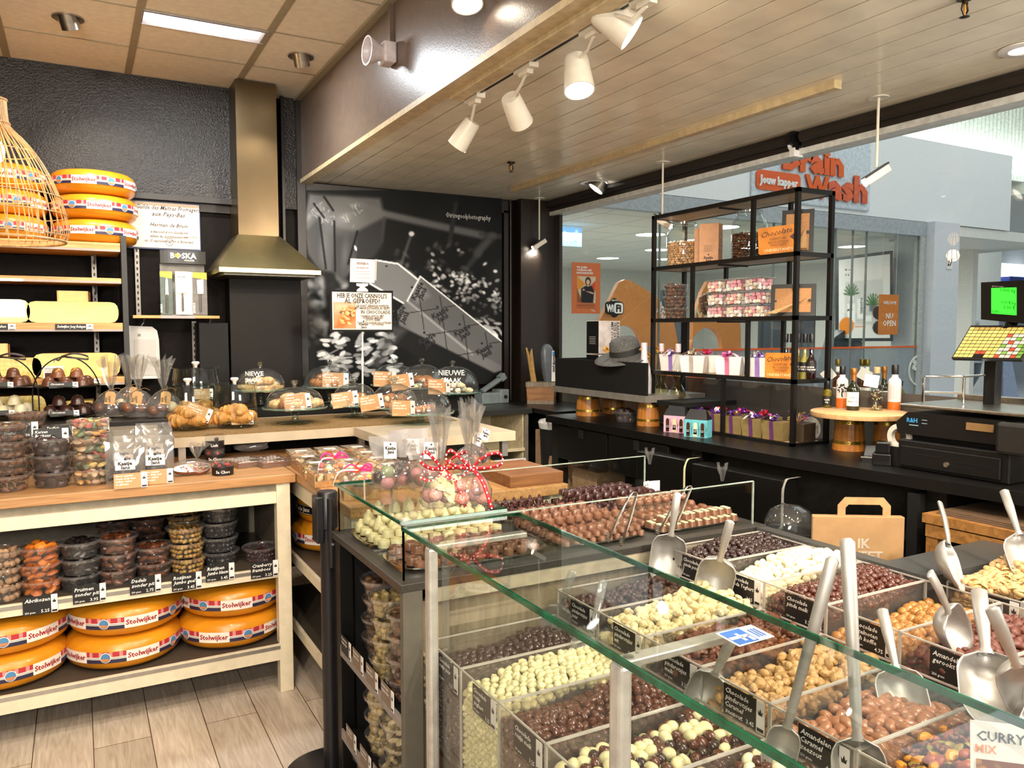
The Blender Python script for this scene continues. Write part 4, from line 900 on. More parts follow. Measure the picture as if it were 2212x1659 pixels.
def egg_basket(lab,c,rz,cols,bow):
    o=thing('ribbon_egg_basket',lab,'basket',c,rz,'ribboned baskets of sugared eggs')
    B().prism([(-.06,-.05,0),(.06,-.05,0),(.06,.05,0),(-.06,.05,0)],(0,0,.045)).build('wood_tray',wood('wood_chip_tray','c9a070','a57c4c',(30,30,3)),o)
    b=B();rg=random.Random(len(lab))
    for k in range(26): b.ell((rg.uniform(-.05,.05),rg.uniform(-.042,.042),.05+rg.uniform(0,.02)),(.013,.010,.009),8,5,k%len(cols),M.Rotation(rg.uniform(0,3),3,'Z'))
    b.build('sugar_eggs',cols,o)['kind']='stuff'
    B().ell((0,0,.04),(.075,.06,.055),16,8,0,None,.03).build('wrapping',FOIL,o)
    b=B()
    for a in range(5):
        q=a*1.25+.3;b.ribbon(smooth_path([(0,0,.095),(.03*cos(q),.03*sin(q),.115),(.055*cos(q+.2),.055*sin(q+.2),.10),(.03*cos(q+.5),.03*sin(q+.5),.096),(0,0,.095)],4),.007,a%2)
    b.ribbon(smooth_path([(0,0,.095),(-.07,-.03,.10),(-.095,-.04,.05),(-.085,-.03,.004)],5),.006,2);b.build('ribbon_bow',bow,o)
EGG=[mat('egg_pink','d9646a',.4),mat('egg_green','9ecf9a',.4),mat('egg_yellow','e6c63a',.4),mat('egg_lilac','b79ab8',.4),mat('egg_orange','e08a3a',.4),CHW]
BOWP=[mat('ribbon_pink','d93a86',.4),mat('ribbon_orange_red','e0492a',.4),mat('ribbon_white','efe6e2',.5)]
egg_basket('basket of sugared eggs with a pink bow at the near corner of the side table',P(778,1074,z=ZT)+V((.0,.0,.001)),R(-12),EGG,BOWP);egg_basket('second ribboned basket of pale eggs just behind the near corner basket',P(716,1046,z=ZT)+V((.02,.03,.001)),R(15),EGG,BOWP)

# ------------------------------------------------------------------ raised tiers above the tables
o=thing('raised_shelf','L-shaped beige raised shelf carrying the glass cake stands','shelf',(0,0,0));TIER=mat('beige_laminate','b3a48c',.45,vary=.04,vs_=10);ZR=1.033
B().prism([(.354,3.712,.990),(1.165,3.712,.990),(1.165,3.2,.990),(1.78,3.2,.990),(1.78,4.38,.990),(.354,4.38,.990)],(0,0,ZR-.990)).build('shelf_top',TIER,o)
for x,y in ((.372,3.73),(1.20,3.75),(1.72,3.22),(.372,4.3),(1.72,4.3)): B().box(x,x+.03,y,y+.03,ZT if y<3.95 else 0,.99).build('leg',ALU,o)
tag(B().box(1.21,1.24,3.195,3.1995,.995,1.01).build('name_plate',BLACK),'tiny black plate on the front of the beige raised shelf','plate')
b=B().box(.36,1.72,3.72,4.32,ZR,ZR+.004);tag(b.build('woven_mat',wood('woven_raffia','8a6a3a','5e4422',(60,60,1),.8)),'brown woven mat on the raised shelf under the cake stands','mat')
o=thing('black_raised_shelf','black raised shelf with a grey plank front behind the tubs','shelf',(0,0,0));ZB=1.098
B().box(-1.2,.352,3.93,4.42,ZB-.028,ZB).build('shelf_top',DARKW,o,bevel=.002);B().box(-1.2,.305,3.91,3.928,.93,1.075).build('front_plank',wood('grey_plank','8a8272','6e675a',(3,30,30)),o)
for x in (.26,-.7): B().box(x,x+.06,4.0,4.36,0,1.07).build('leg',DARKW,o)
tag(B().box(.78,2.1,4.40,4.60,.55,1.085).build('display_riser',BLACKM,bevel=.003),'long plain black riser block carrying the rear row of cake stands','riser')
# ------------------------------------------------------------------ etageres with chocolate kisses
KISS=[CHM,mat('kiss_milk_dark','5c3524',.3,coat=.2),CHD,mat('kiss_white','d9cba8',.4)]
def kiss(m,drizzle,sd):
    o=thing('chocolate_kiss','','chocolate');B().lathe([(0,0),(.030,0),(.031,.006),(.028,.012),(.0265,.020),(.023,.033),(.015,.042),(0,.046)],20).build('shell',KISS[m],o)
    b=B();rg=random.Random(sd)
    if drizzle=='stripe': b.tube(smooth_path([(-.02,-.018,.026),(-.010,-.019,.034),(0,-.012,.044),(.008,.006,.045)],4),.0022,5)
    else:
        for k in range(26): a,t=rg.uniform(0,6.3),rg.uniform(0,1);b.ell((.017*t*cos(a),.017*t*sin(a),.045-.012*t*t),(.0016,)*3,4,3)
    b.build('drizzle' if drizzle=='stripe' else 'nut_crumbs',mat('drizzle_yellow','d9a422',.4) if drizzle=='stripe' else mat('nut_crumb','c9a878',.6),o);return o
K={('a',0): kiss(0,'stripe',1),('b',0): kiss(1,'crumb',2),('c',0): kiss(2,'crumb',3),('d',0): kiss(3,'crumb',4)}
def etagere(px,lab,up,lo,cards):
    c=P(px,903,z=ZB);c.y+=.02;o=thing('two_tier_stand',lab,'cake stand',(c.x,c.y,ZB),R(4),'black two tier stands')
    for z,n in ((.016,'lower_plate'),(.145,'upper_plate')): B().lathe([(0,z),(.125,z),(.135,z+.006),(.133,z+.009),(.123,z+.004),(0,z+.004)],36).build(n,BLACK,o)
    b=B().tube([(.139*cos(a*pi/20)*1.0,0,.0+(.10+.185*sin(a*pi/20) if 0<=a<=20 else 0)) for a in range(0,21)]+[],.003,8);b.cyl((.139,0,.012),(.139,0,.10),.003).cyl((-.139,0,.012),(-.139,0,.10),.003);b.build('hoop_handle',BLACK,o)
    for a in range(3): B().ell((.11*cos(a*2.1-1.2),.11*sin(a*2.1-1.2),.008),(.008,.008,.008),10,6).build('foot',BLACK,o)
    b=B().ribbon(smooth_path([(-.02,-.005,.285),(.03,-.02,.30),(.085,-.01,.288),(.09,0,.272),(.05,-.006,.277),(0,0,.284)],6),.010,0,(0,.5,1)).ribbon(smooth_path([(-.015,-.005,.285),(-.03,-.01,.27),(-.045,-.012,.275),(-.05,-.008,.255)],5),.010,0);b.build('ribbon_bow',mat('ribbon_brown','2e1b14',.5),o)
    for z,spec,nm in ((.150,up,'upper'),(.021,lo,'lower')):
        sp=[(-.075,-.055),(-.01,-.075),(.06,-.05),(-.05,.02),(.02,.01),(.085,.03),(-.02,.08),(.05,.08)];tp=[(-.035,-.025,.04),(.04,-.02,.04)]
        for k,q in enumerate([(x,y,0) for x,y in sp]+tp):
            src=K[(spec[1] if k<len(sp) else spec[0],0)];m=M.Rotation(R(4),4,'Z')@V(q)
            place(src,(c.x+m.x,c.y+m.y,ZB+z+q[2]),rnd(-.6,.6),'%s chocolate kiss on the %s plate of the %s black stand'%({'a': 'yellow striped','b': 'milk','c': 'dark','d': 'white'}[spec[1] if k<len(sp) else spec[0]],nm,'right' if px>100 else 'left'),'chocolate kisses on the %s plate, %s stand'%(nm,'right' if px>100 else 'left'))
        m=M.Rotation(R(4),4,'Z')@V((-.02,-.128,0));price_card('small black card on the %s plate of the %s black stand'%(nm,'right' if px>100 else 'left'),(c.x+m.x,c.y+m.y,ZB+z-.002),.115,.026,[cards[0 if nm=='upper' else 1]],fsz=.0105,tilt=R(-12),group='cards on the two tier stands')
etagere(147,'black two tier stand with hoop and bow holding milk and dark chocolate kisses',('a','b'),('c','c'),('Chocozoen','Chocozoen'))
etagere(10,'black two tier stand with white chocolate kisses, cut off by the left edge',('b','b'),('d','d'),('Chocozoen','Kokoszoen'))
# ------------------------------------------------------------------ tied bags of chocolate truffles
def tied_bag(lab,c,rz,sd,w=.078,h=.10,top=.12,balls=None,group='tied bags of truffles',tagged=True,nb=9,br=.027,tw=.05,foil=FOIL):
    o=thing('tied_sweet_bag',lab,'bag',c,rz,group);rg=random.Random(sd);n,k=20,8;vs_=[]
    prof=[(.55,0),(.86,.04),(1.0,.2),(1.0,.45),(.80,.72),(.45,.92),(.14,1.02)]
    b=B()
    for q,t in prof:
        for i in range(n): a=2*pi*i/n;r=w*q*(1+rg.uniform(-.07,.07)*(1 if q>.3 else .3));vs_.append((r*cos(a),r*.8*sin(a),h*t))
    b.add(vs_,[(j*n+i,j*n+(i+1)%n,(j+1)*n+(i+1)%n,(j+1)*n+i) for j in range(len(prof)-1) for i in range(n)],0,True)
    crumple(b,(0,0,h*1.02),tw,top,9,sd,1.);b.build('cellophane',foil,o)
    f=B();ms=balls or [CHM,CHD,mat('truffle_white','d9cba8',.45)];sp=[]
    for q in range(nb*4):
        p=V((rg.uniform(-w*.62,w*.62),rg.uniform(-w*.42,w*.42),br+rg.uniform(0,h*.6-br)))
        if all((p-s).length>br*1.35 for s in sp) and len(sp)<nb: sp.append(p);f.ell(p,(br,br*.95,br*.92),12,8,rg.choice(range(len(ms))))
    f.build('truffles',ms,o)['kind']='stuff'
    if tagged:
        t=B().prism([(-.022,0,0),(.022,0,0),(.022,0,.052),(.012,0,.062),(-.012,0,.062),(-.022,0,.052)],(0,.001,0)).xf(M.Translation((-.01,-w*.78,h*.52))@M.Rotation(R(-16),4,'X')@M.Rotation(R(10),4,'Y')).build('paper_tag',KRAFT,o)
        B().tube([(-.012,-w*.70,h*1.03),(0,-.01,h*1.06),(.03,-.02,h*1.1),(.05,-.03,h*1.02)],.0012,5).tube([(.012*cos(a*.63),.012*sin(a*.63),h*1.03) for a in range(10)],.0015,5,closed=True).build('string',mat('twine','8a6a44',.8),o)
        B().text('Fijne',(-.012,-w*.80,h*.70),(.17,0,-1),(1,.0,.17),.016,0).text('dag',(-.026,-w*.80,h*.70),(.17,0,-1),(1,0,.17),.016,0).build('lettering',mat('tag_ink','4a3018',.6),t)
    return o
for k,(px,lab) in enumerate(((243,'tied cellophane bag of truffles, left of the three on the black shelf'),(303,'tied cellophane bag of truffles, middle of the three on the black shelf'),(357,'tied cellophane bag of truffles beside the large glass jar'))):
    c=P(px,903,z=ZB);tied_bag(lab,(c.x,c.y+.05,ZB),rnd(-.3,.3),11+k,.080,.125,.15,tw=.055)
c=P(285,893,z=ZB);tied_bag('tied cellophane bag of truffles in the second row behind the others',(c.x,c.y+.13,ZB),.4,31,.078,.125,.15,tw=.05)
# ================================================================== glass jars with croissants
CRO=FM('croissant','c98a44',.5,bump=.1,bs=90);CROD=FM('crust_brown','a5632a',.5,bump=.1,bs=90);CRUMB=FM('almond_crumb','d9b27a',.7,bump=.5,bs=160);CREAMF=FM('cream_filling','ead9ae',.5);NUTC=FM('caramel_nut_pastry','a8682e',.45,bump=.6,bs=120);COCOA=FM('chocolate_pastry','5e3a22',.5,bump=.4,bs=120)
def croissant():
    o=thing('croissant','','croissant');pts=[];rs=[]
    for i in range(25): a=pi*(.12+.76*i/24);pts.append((.052*cos(a),.052*sin(a)-.03,.022));t=abs(i/24-.5)*2;rs.append((.024*(1-t**2.2)+.007)*(1+.10*math.cos(i*2.1)))
    B().tube(pts,rs,12).build('dough',CRO,o);return o
def cannoli():
    o=thing('cannoli','','pastry');b=B().tube([(-.045+.09*i/10,0,.02) for i in range(11)],[.0185+.0018*cos(i*2.2) for i in range(11)],12);b.build('shell',NUTC,o)
    B().ell((-.046,0,.02),(.012,.0165,.0165),10,6).ell((.046,0,.02),(.012,.0165,.0165),10,6).build('cream',CREAMF,o);return o
def turnover():
    o=thing('apple_turnover','','pastry');B().prism([(-.06,-.02,0),(.06,-.02,0),(.015,.055,0),(-.015,.055,0)],(0,0,.026)).build('crust',CRUMB,o,bevel=.011);return o
def lump(name,m,r):
    o=thing(name,'','pastry');B().ell((0,0,r[2]*.92),r,14,9,0,None,.10,5).build('crust',m,o);return o
PAS={'croissant': croissant(),'cannoli': cannoli(),'turnover': turnover(),'bun': lump('crumb_bun',CRUMB,(.045,.033,.024)),'nut': lump('nut_pastry',NUTC,(.034,.030,.024)),'choc': lump('chocolate_pastry',COCOA,(.04,.026,.02)),'cookie': lump('almond_biscuit',CREAMF,(.03,.02,.017))}
def heap_pastry(kinds,c,r,n,lab,group,sd,base=.004,lay=2,big=1.):
    rg=random.Random(sd);k=0
    for L in range(lay):
        m=n-int(n*.45)*L;rr=r*(.72-.36*L)
        for i in range(m):
            a=2*pi*i/m+L*.5+rg.uniform(-.2,.2);kd=rg.choice(kinds);q=rr*rg.uniform(.75,1.05)
            place(PAS[kd],(c[0]+q*cos(a),c[1]+q*sin(a),c[2]+base+.034*L*big),(rg.uniform(-.12,.12),rg.uniform(-.12,.12),rg.uniform(0,6.3)),lab%PAS[kd].name.split('.')[0].replace('_',' '),group);k+=1
_pl=place
def place(src,loc,rz,label,group):
    if isinstance(rz,tuple):
        if src.name in used_src: return dup(src,loc,rz,label,group)
        used_src.add(src.name);src.location=loc;src.rotation_euler=rz;src['label']=label;src['group']=group;return src
    return _pl(src,loc,rz,label,group)
def jar(lab,c,r,h,n,sd):
    o=thing('glass_jar',lab,'jar',c,0,'glass croissant jars')
    B().lathe([(0,.004),(r*.7,.0),(r*.80,.006),(r*.97,.05),(r,h*.36),(r*.97,h*.7),(r*.88,h)],40).build('jar_body',GLASS,o)
    B().lathe([(0,.010),(r*.72,.010),(r*.74,.006)],40).build('jar_base',glass('thick_glass_base','e6ece8',1.2,base=.12),o)
    l=B().lathe([(0,h+.006),(r*.98,h+.006),(r*.98,h+.001),(0,h+.001)],40).build('lid',GLASS,o)
    B().lathe([(0,h+.034),(.015,h+.034),(.020,h+.028),(.018,h+.022),(.009,h+.014),(.008,h+.006)],20).build('knob',mat('porcelain_knob','e6dcd4',.25,vary=.05),l)
    heap_pastry(['croissant'],(c[0],c[1],c[2]+.012),r*.86,n,'%s in the '+lab.split(' filled')[0],'croissants in the '+lab.split(' filled')[0],sd,.012,2)
    return o
c=P(411,930,z=ZR+.004);S=mpp(c);jar('front left glass jar filled with croissants',(c.x,c.y+.05,ZR+.005),49*S,98*S*.98,5,1);d=c
c=P(513,925,z=ZR+.004);jar('front right glass jar filled with croissants',(c.x,c.y+.05,ZR+.005),47*mpp(c),93*mpp(c),4,2)
jar('rear glass jar filled with croissants',(d.x+.075,d.y+.36,ZR+.005),.118,.275,5,3)
def info_card(lab,c,w,h,rz,tilt=-.15,roll=0.):
    o=price_card(lab,c,w,h,['Almond','bloem, suiker','roomboter, ei'],bg=KRC,tilt=tilt,fsz=h*.16,price='1.45',foot='per stuk',group='brown pastry cards');o.rotation_euler=(tilt,roll,rz)
    return o
for lab,px,py,yy,w,ro in (('brown card tilted inside the front left croissant jar',423,905,-.065,.115,.42),('brown card inside the front right croissant jar',524,917,-.075,.10,0),('brown card inside the rear croissant jar',440,862,.25,.09,0)):
    q=P(px,py,y=d.y+yy+.05);info_card(lab,q,w,w*.58,R(-4),-.2,ro)
# ------------------------------------------------------------------ glass cake stands with domes
DOMEG=glass('dome_glass','f7faf9',1.3,rough=.03,base=.10,milky=.02)  # the small milky share stands in for a haze of room reflections
def cake_stand(lab,c,rp,zp,rd,hd,text=None):
    """c = foot centre; zp = plate height above it"""
    o=thing('glass_cake_stand',lab,'cake stand',c,0,'glass cake stands')
    B().lathe([(0,zp-.004),(rp*.96,zp-.002),(rp,zp+.006),(rp*.985,zp+.008),(rp*.93,zp),(0,zp)],44).build('plate',glass('stand_plate_glass','e9f2ee',1.2,base=.08),o)
    B().lathe([(rp*.992,zp+.002),(rp*1.002,zp+.006),(rp*.992,zp+.009)],44).build('plate_edge',mat('plate_edge_green','7fa392',.15,vary=.05,alpha=.5),o)
    B().lathe([(.0,.012),(.03,.010),(rp*.52,.003),(rp*.55,.0)],36).lathe([(.022,.010),(.016,zp*.35),(.019,zp*.7),(.034,zp-.003)],24).build('pedestal',glass('stand_foot_glass','dde8e3',1.3,base=.10),o)
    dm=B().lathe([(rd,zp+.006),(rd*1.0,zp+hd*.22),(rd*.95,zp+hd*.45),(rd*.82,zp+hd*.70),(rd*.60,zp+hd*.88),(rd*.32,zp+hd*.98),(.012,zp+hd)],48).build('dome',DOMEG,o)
    B().lathe([(.010,zp+hd-.001),(.008,zp+hd+.008),(.017,zp+hd+.016),(.019,zp+hd+.024),(.013,zp+hd+.034),(0,zp+hd+.036)],20).build('knob',glass('knob_glass','e2eae6',1.6,base=.2),dm)
    B().lathe([(rd*1.003,zp+.006),(rd*1.008,zp+.010),(rd*1.003,zp+.012)],48).build('dome_rim',PETR,dm)
    if text:
        b=B()
        for i,t in enumerate(text):
            zz=zp+hd*(.70-.26*i);rr=rd*(.85 if i==0 else .945);a0=R(-118);b.textcyl(t,rr*1.01,a0,zz,hd*(.27-.03*i),0,.012)
        b.build('lettering',mat('chalk_marker','f2f0e6',.6,vary=0),dm)
    return o
DS=[ # lab, px, plate y, Y plane, half width px, knob-top y, foot z, pastries, text, card
 ('cake stand of crumbed turnovers under a dome lettered NIEWE SMAAK',563,843,4.50,58,779,1.085,['turnover','turnover','bun'],['NIEWE','SMAAK'],None),
 ('cake stand of crumb buns at the front of the raised shelf',637,882,3.99,69,818,ZR+.004,['bun','bun','nut'],None,(645,886)),
 ('cake stand of nut pastries right of the dome lettered NIEWE SMAAK',711,836,4.50,59,775,1.085,['nut','nut'],None,(724,834)),
 ('cake stand of chocolate cannoli in the middle of the front row',766,876,4.12,53,812,ZR+.004,['cannoli','choc'],None,(748,874)),
 ('rear cake stand with dark pastries right of the sign pole',853,833,4.53,53,772,1.085,['choc','nut'],None,(832,832)),
 ('rear cake stand with almond biscuits, left of the dome lettered NIEUWE',912,838,4.48,53,772,1.085,['cannoli','cookie','nut'],None,(872,837)),
 ('large cake stand of biscuits under the dome lettered NIEUWE SMAAK',978,848,4.46,63,777,1.0,['cookie','cookie','nut'],['NIEUWE','SMAAK'],(949,845)),
 ('cake stand of cannoli behind the foremost stand on the right',852,886,4.02,54,818,ZR+.004,['cannoli','nut'],None,(806,884)),
 ('foremost cake stand, nearly empty, above the gift bags',908,898,3.70,74,826,ZR+.004,['cannoli'],None,(872,900))]
for i,(lab,px,py,Y,hw,ky,fz,pas,tx_,cd_) in enumerate(DS):
    c=P(px,py,y=Y);S=mpp(c);rp=hw*S;zp=max(.05,c.z-fz);kz=P(px,ky,y=Y).z;hd=kz-c.z-.040
    cake_stand(lab,(c.x,Y,fz),rp,zp,rp*.90,hd,tx_)
    n=8 if i!=8 else 3
    heap_pastry(pas,(c.x+(-.03 if i==8 else 0),Y,fz+zp),rp*(.85 if i!=8 else .5),n,'%s under the '+('NIEWE SMAAK dome','front dome left of the sign pole','rear dome left of the sign pole','middle front dome','first rear dome right of the sign pole','second rear dome right of the sign pole','NIEUWE SMAAK dome','dome behind the foremost stand','foremost dome')[i],'pastries: '+lab[:40],40+i,.002,2 if i!=8 else 1,.85)
    if cd_:
        q=P(cd_[0],cd_[1],y=Y-rp*.72);info_card('brown price card under the glass of the %s'%('front crumb bun stand','nut pastry stand','middle cannoli stand','rear dark pastry stand','rear almond stand','NIEUWE SMAAK stand','right cannoli stand','foremost nearly empty stand')[i-1],(q.x,q.y,fz+zp+.003),55*S,32*S,R(-6 if i<4 else 10),-.15,R(-6 if i%2 else 4))
o=thing('glass_plate','empty wavy glass plate below the dome lettered NIEUWE SMAAK','plate',P(985,893,y=4.1))
B().lathe([(0,0),(.10,.002),(.135,.012),(.14,.016),(.135,.016),(.10,.006),(0,.004)],40).build('plate',MATS['stand_plate_glass'],o);B().lathe([(.05,-.0),(.055,-.10),(0,-.10)],24).build('pedestal',MATS['stand_foot_glass'],o)
# ------------------------------------------------------------------ cannoli sign on its stand
o=thing('sign_stand','white pole stand with a framed cannoli sign and a voucher card clipped on top','sign',P(783,880,y=4.25));base=o.location.copy();yy=4.25
f0=lambda px,py,d=0.: P(px,py,y=yy+d)-base
B().lathe([(0,.008),(.07,.006),(.075,0),(0,0)],28).xf(M.Translation((0,0,-.11))).build('base_plate',WHITE_M,o)
B().cyl(f0(783,880,.01)-V((0,0,.105)),f0(783,715,.01),.005).cyl(f0(783,790,.01),f0(783,770,.01),.0075).build('pole',mat('pole_white','d6d2cc',.35),o)
tl,tr,br,bl=f0(713,626),f0(849,628),f0(849,717),f0(713,716);n=V((0,.012,0))
fr=B().prism([tl,tr,br,bl],n).build('frame',BLACKM,o,bevel=.006);ins=.010;e=V((0,-.001,0))
xl,xr,zt,zb=tl.x+ins,tr.x-ins,tl.z-ins,bl.z+ins
B().quad((xl,-.0015,zt),(xl,-.0015,zb),(xr,-.0015,zb),(xr,-.0015,zt)).build('sheet',mat('sign_paper','e3d3c4',.6,vary=.01),fr)
b=B();W_=xr-xl;xm=(xl+xr)/2
for t,z,s,x,f,al in (("HEB JE ONZE CANNOLI'S",.15,.17,xm,W_*.84,'C'),('AL GEPROEFD?',.29,.17,xm,W_*.6,'C'),('KROKANT GEBAKKEN WAFELTJE',.39,.09,xm+W_*.17,W_*.55,'C'),('MET AMANDELSCHAAFSEL EN GEDIPT',.455,.09,xm+W_*.17,W_*.6,'C'),('IN CHOCOLADE',.57,.13,xm+W_*.22,W_*.5,'C'),('DAARNA GEVULD MET',.66,.08,xm+W_*.17,W_*.4,'C'),('DIVERSEN SMAKEN',.715,.08,xm+W_*.17,W_*.34,'C'),('ZACHTE CREME',.765,.07,xm+W_*.17,W_*.25,'C'),('ZOETE ITALIAANSE DELICATESSEN',.845,.08,xm+W_*.2,W_*.58,'C'),('GLUTENVRIJ',.885,.06,xm+W_*.25,W_*.2,'C')):
    b.text(t,(x,-.003,zt-z*(zt-zb)),(1,0,0),(0,0,1),s*(zt-zb),0,al,.03,fit=f)
logo(b,(xm+.005,-.003,zb+.022),(1,0,0),(0,0,1),.020);b.build('lettering',mat('sign_ink','3a2a28',.6,vary=0),fr)
p=Pic(0,10,0,13,40,50,'b98258');p.pg([(0,0),(10,0),(10,4),(0,5)],'c9a888',2);p.pg([(2,9),(7,2),(10,3),(10,8),(4,13),(0,13)],'a5622e',1)
for k in range(16): x,y=rnd(3,9),rnd(3,11);p.el(x,y,1.0,.7,random.choice(('5a3420','d9b26a','7a4a28','c99a50')),rnd(0,90),.4);p.el(x+.8,y+.3,.45,.4,'ead8b0',0,.5)
p.build('photo',lambda u,v: V((xl+.006+u*.0075*W_/.20*.98,-.0025,zt-(zt-zb)*(.27+v*.054))),fr)
B().prism([f0(757,558),f0(810,561),f0(809,611),f0(756,609)],V((0,.002,0))).prism([f0(803,562,.004),f0(814,563,.02),f0(813,606,.02),f0(803,604,.004)],V((0,.001,0))).build('voucher_card',mat('voucher_paper','d9c9c4',.6,vary=.01),o)
b=B()
for t,py_,s in (('VERWENBON',572,.020),('TER WAARDE VAN',580,.010)): b.text(t,f0(783,py_,-.002),(1,0,0),(0,0,1),s,0,fit=.07)
for a in (586,592,600): b.bar(f0(765,a,-.002),f0(800,a+.6,-.002),.0008,.0008)
b.build('lettering',MATS['sign_ink'],o)
B().prism([f0(783+x,y,-.004) for x,y in ((-13,612),(12,612),(12,617),(4,620),(12,626),(12,630),(-12,630),(-12,626),(-4,620),(-13,617))],V((0,.008,0))).cyl(f0(785,602,-.004),f0(785,612,-.004),.0012).cyl(f0(802,603,-.004),f0(801,612,-.004),.0012).build('bulldog_clip',STEEL,o)
# ------------------------------------------------------------------ work counter on the back wall
WT=mat('dark_stone_worktop','2a2927',.35,vary=.25,vs_=300)
o=thing('back_work_counter','back wall work counter with dark worktop over cream cubbies with plastic drawers','counter',(0,0,0));ZK=1.0
B().box(1.80,2.575,4.40,4.95,ZK-.035,ZK).build('worktop',WT,o,bevel=.003);CUB=mat('cubby_cream','cdbf9c',.5);CUBG=mat('cubby_grey_edge','7c7568',.5)
B().box(2.535,2.56,4.43,4.93,0,ZK-.035).box(2.10,2.12,4.43,4.93,0,ZK-.035).box(1.82,1.84,4.43,4.93,0,ZK-.035).build('side_panel',CUBG,o)
B().box(2.12,2.535,4.90,4.92,0,ZK-.035).box(2.527,2.535,4.45,4.9,0,.96).build('back_panel',CUB,o)
for z in (.06,.27,.48,.72): B().box(2.12,2.535,4.43,4.90,z,z+.02).build('shelf',CUB,o)
TUBW=glass('milky_plastic','e9e4da',.8,rough=.3,base=.1,milky=.55,mcol='d9d2c4')
for k,z in enumerate((.50,.29,.08)):
    d_=thing('storage_box','milky plastic storage box, %s of three in the cream cubbies'%('upper','middle','lower')[k],'storage box',(2.32,4.42,z+.001),0,'plastic storage boxes')
    B().prism([(-.17,0,0),(.17,0,0),(.195,0,.15),(-.195,0,.15)],(0,.42,0)).build('tray',TUBW,d_);B().box(-.205,.205,-.02,.0,.145,.175).build('lip',WHITE_M,d_);B().box(-.15,.15,-.03,-.02,.15,.16).build('handle',ALU,d_)
o=thing('heat_sealer','grey impulse heat sealer with raised arm on the work counter','sealer',P(1075,872,z=ZK)+V((0,.06,0)),R(8));SG=mat('sealer_grey','6f7878',.4)
B().box(-.13,.09,-.05,.05,0,.075).build('machine_body',SG,o,bevel=.006);B().box(.02,.095,-.055,.05,.0,.095).build('control_head',SG,o,bevel=.006)
B().bar((-.10,0,.085),(.085,0,.185),.045,.022).bar((.05,0,.165),(.09,0,.19),.05,.045).build('press_arm',SG,o,bevel=.003);B().bar((-.1,0,.078),(.0,0,.078),.012,.006).bar((-.02,0,.105),(.07,0,.15),.006,.006).build('sealing_bar',BRASSY,o)
B().lathe([(0,.01),(.012,.01),(.012,0)],16).xf(M.Translation((.06,-.056,.045))@M.Rotation(pi/2,4,'X')).build('dial',mat('dial_black','1a1a1a',.4),o)
# ================================================================== chocolate counter
SLATE=mat('dark_slate','3a3631',.4,vary=.2,vs_=200);ASH=wood('grey_ash_panel','8f8169','776a55',(40,40,3),.5);GREYP=mat('grey_end_panel','5d584d',.5,vary=.03)
GX0,GX1,GY0,GY1,ZG=.715,1.975,1.885,2.495,.85
o=thing('chocolate_counter','glass topped chocolate counter with tub shelves in its left side','counter',(0,0,0))
B().box(GX0-.012,GX1+.03,GY0-.015,GY1+.01,ZG-.022,ZG).build('slate_top',SLATE,o,bevel=.002)
B().box(GX0+.07,GX1+.03,GY0-.01,GY0+.008,ZG-.062,ZG-.022).build('front_trim',mat('beige_trim','b3a78f',.45),o);B().box(GX0+.035,GX1+.03,GY0+.008,GY0+.03,0,ZG-.06).build('front_panel',ASH,o)
B().box(GX0-.005,GX0+.05,GY0-.012,GY0+.012,0,ZG-.022).build('corner_panel',GREYP,o,bevel=.002)
B().box(GX0,GX0+.045,GY1-.04,GY1+.005,0,ZG-.022).build('corner_post',BLACK,o,bevel=.002);B().box(GX1-.02,GX1,GY0+.03,GY1,0,ZG-.022).box(1.12,1.14,GY0+.03,GY1,0,ZG-.022).box(GX0+.045,1.14,GY1-.015,GY1,0,ZG-.022).build('inner_panel',BLACKM,o)
for z in (.455,.175,.01):
    s=B().box(GX0+.004,1.12,GY0+.015,GY1-.04,z,z+.015).build('shelf_board',BLACKM,o)
    B().box(GX0-.002,GX0+.004,GY0+.015,GY1-.04,z-.005,z+.028).build('price_rail',mat('rail_grey','8d8480',.4),s)
def glass_pane(b,a,c,along_x,z0,z1):
    """upright sheet as clear faces with green cut edges"""
    (x0,y0),(x1,y1)=a,c;b.quad((x0,y0,z0),(x1,y1,z0),(x1,y1,z1),(x0,y0,z1),0);t=.003
    b.bar((x0,y0,z1),(x1,y1,z1),t*2,t,2);b.bar((x0,y0,z0),(x0,y0,z1),t*2,t*1.4,1);b.bar((x1,y1,z0),(x1,y1,z1),t*2,t*1.4,2);return b
PALE_E=mat('glass_pale_edge','a5b3a4',.15,vary=.1,alpha=.8)
GM=[GLASSG,GEDGE,PALE_E]
glass_pane(B(),(GX0+.01,GY0+.02),(GX1,GY0+.02),True,ZG,.995).build('front_glass',GM,o)
glass_pane(B(),(GX0+.01,GY1-.01),(GX1,GY1-.01),True,ZG,1.0).build('rear_glass',GM,o)
glass_pane(B(),(GX0+.01,GY0+.02),(GX0+.01,GY1-.01),False,ZG,1.0).build('left_glass',GM,o)
def shelf_glass(x0,x1,y0,y1,z,th=.009):
    b=B().quad((x0,y0,z),(x1,y0,z),(x1,y1,z),(x0,y1,z),0)
    for p,q in (((x0,y0),(x0,y1)),((x0,y0),(x1,y0)),((x1,y0),(x1,y1)),((x0,y1),(x1,y1))): b.bar((*p,z-th/2),(*q,z-th/2),th*.5,th,1)
    return b
shelf_glass(GX0,1.025,GY0+.01,GY1,1.009).build('top_glass',GM,o)
B().cyl((.86,2.36,ZG),(.86,2.36,1.0),.004,0,8).build('glass_support',ACEDGE,o)
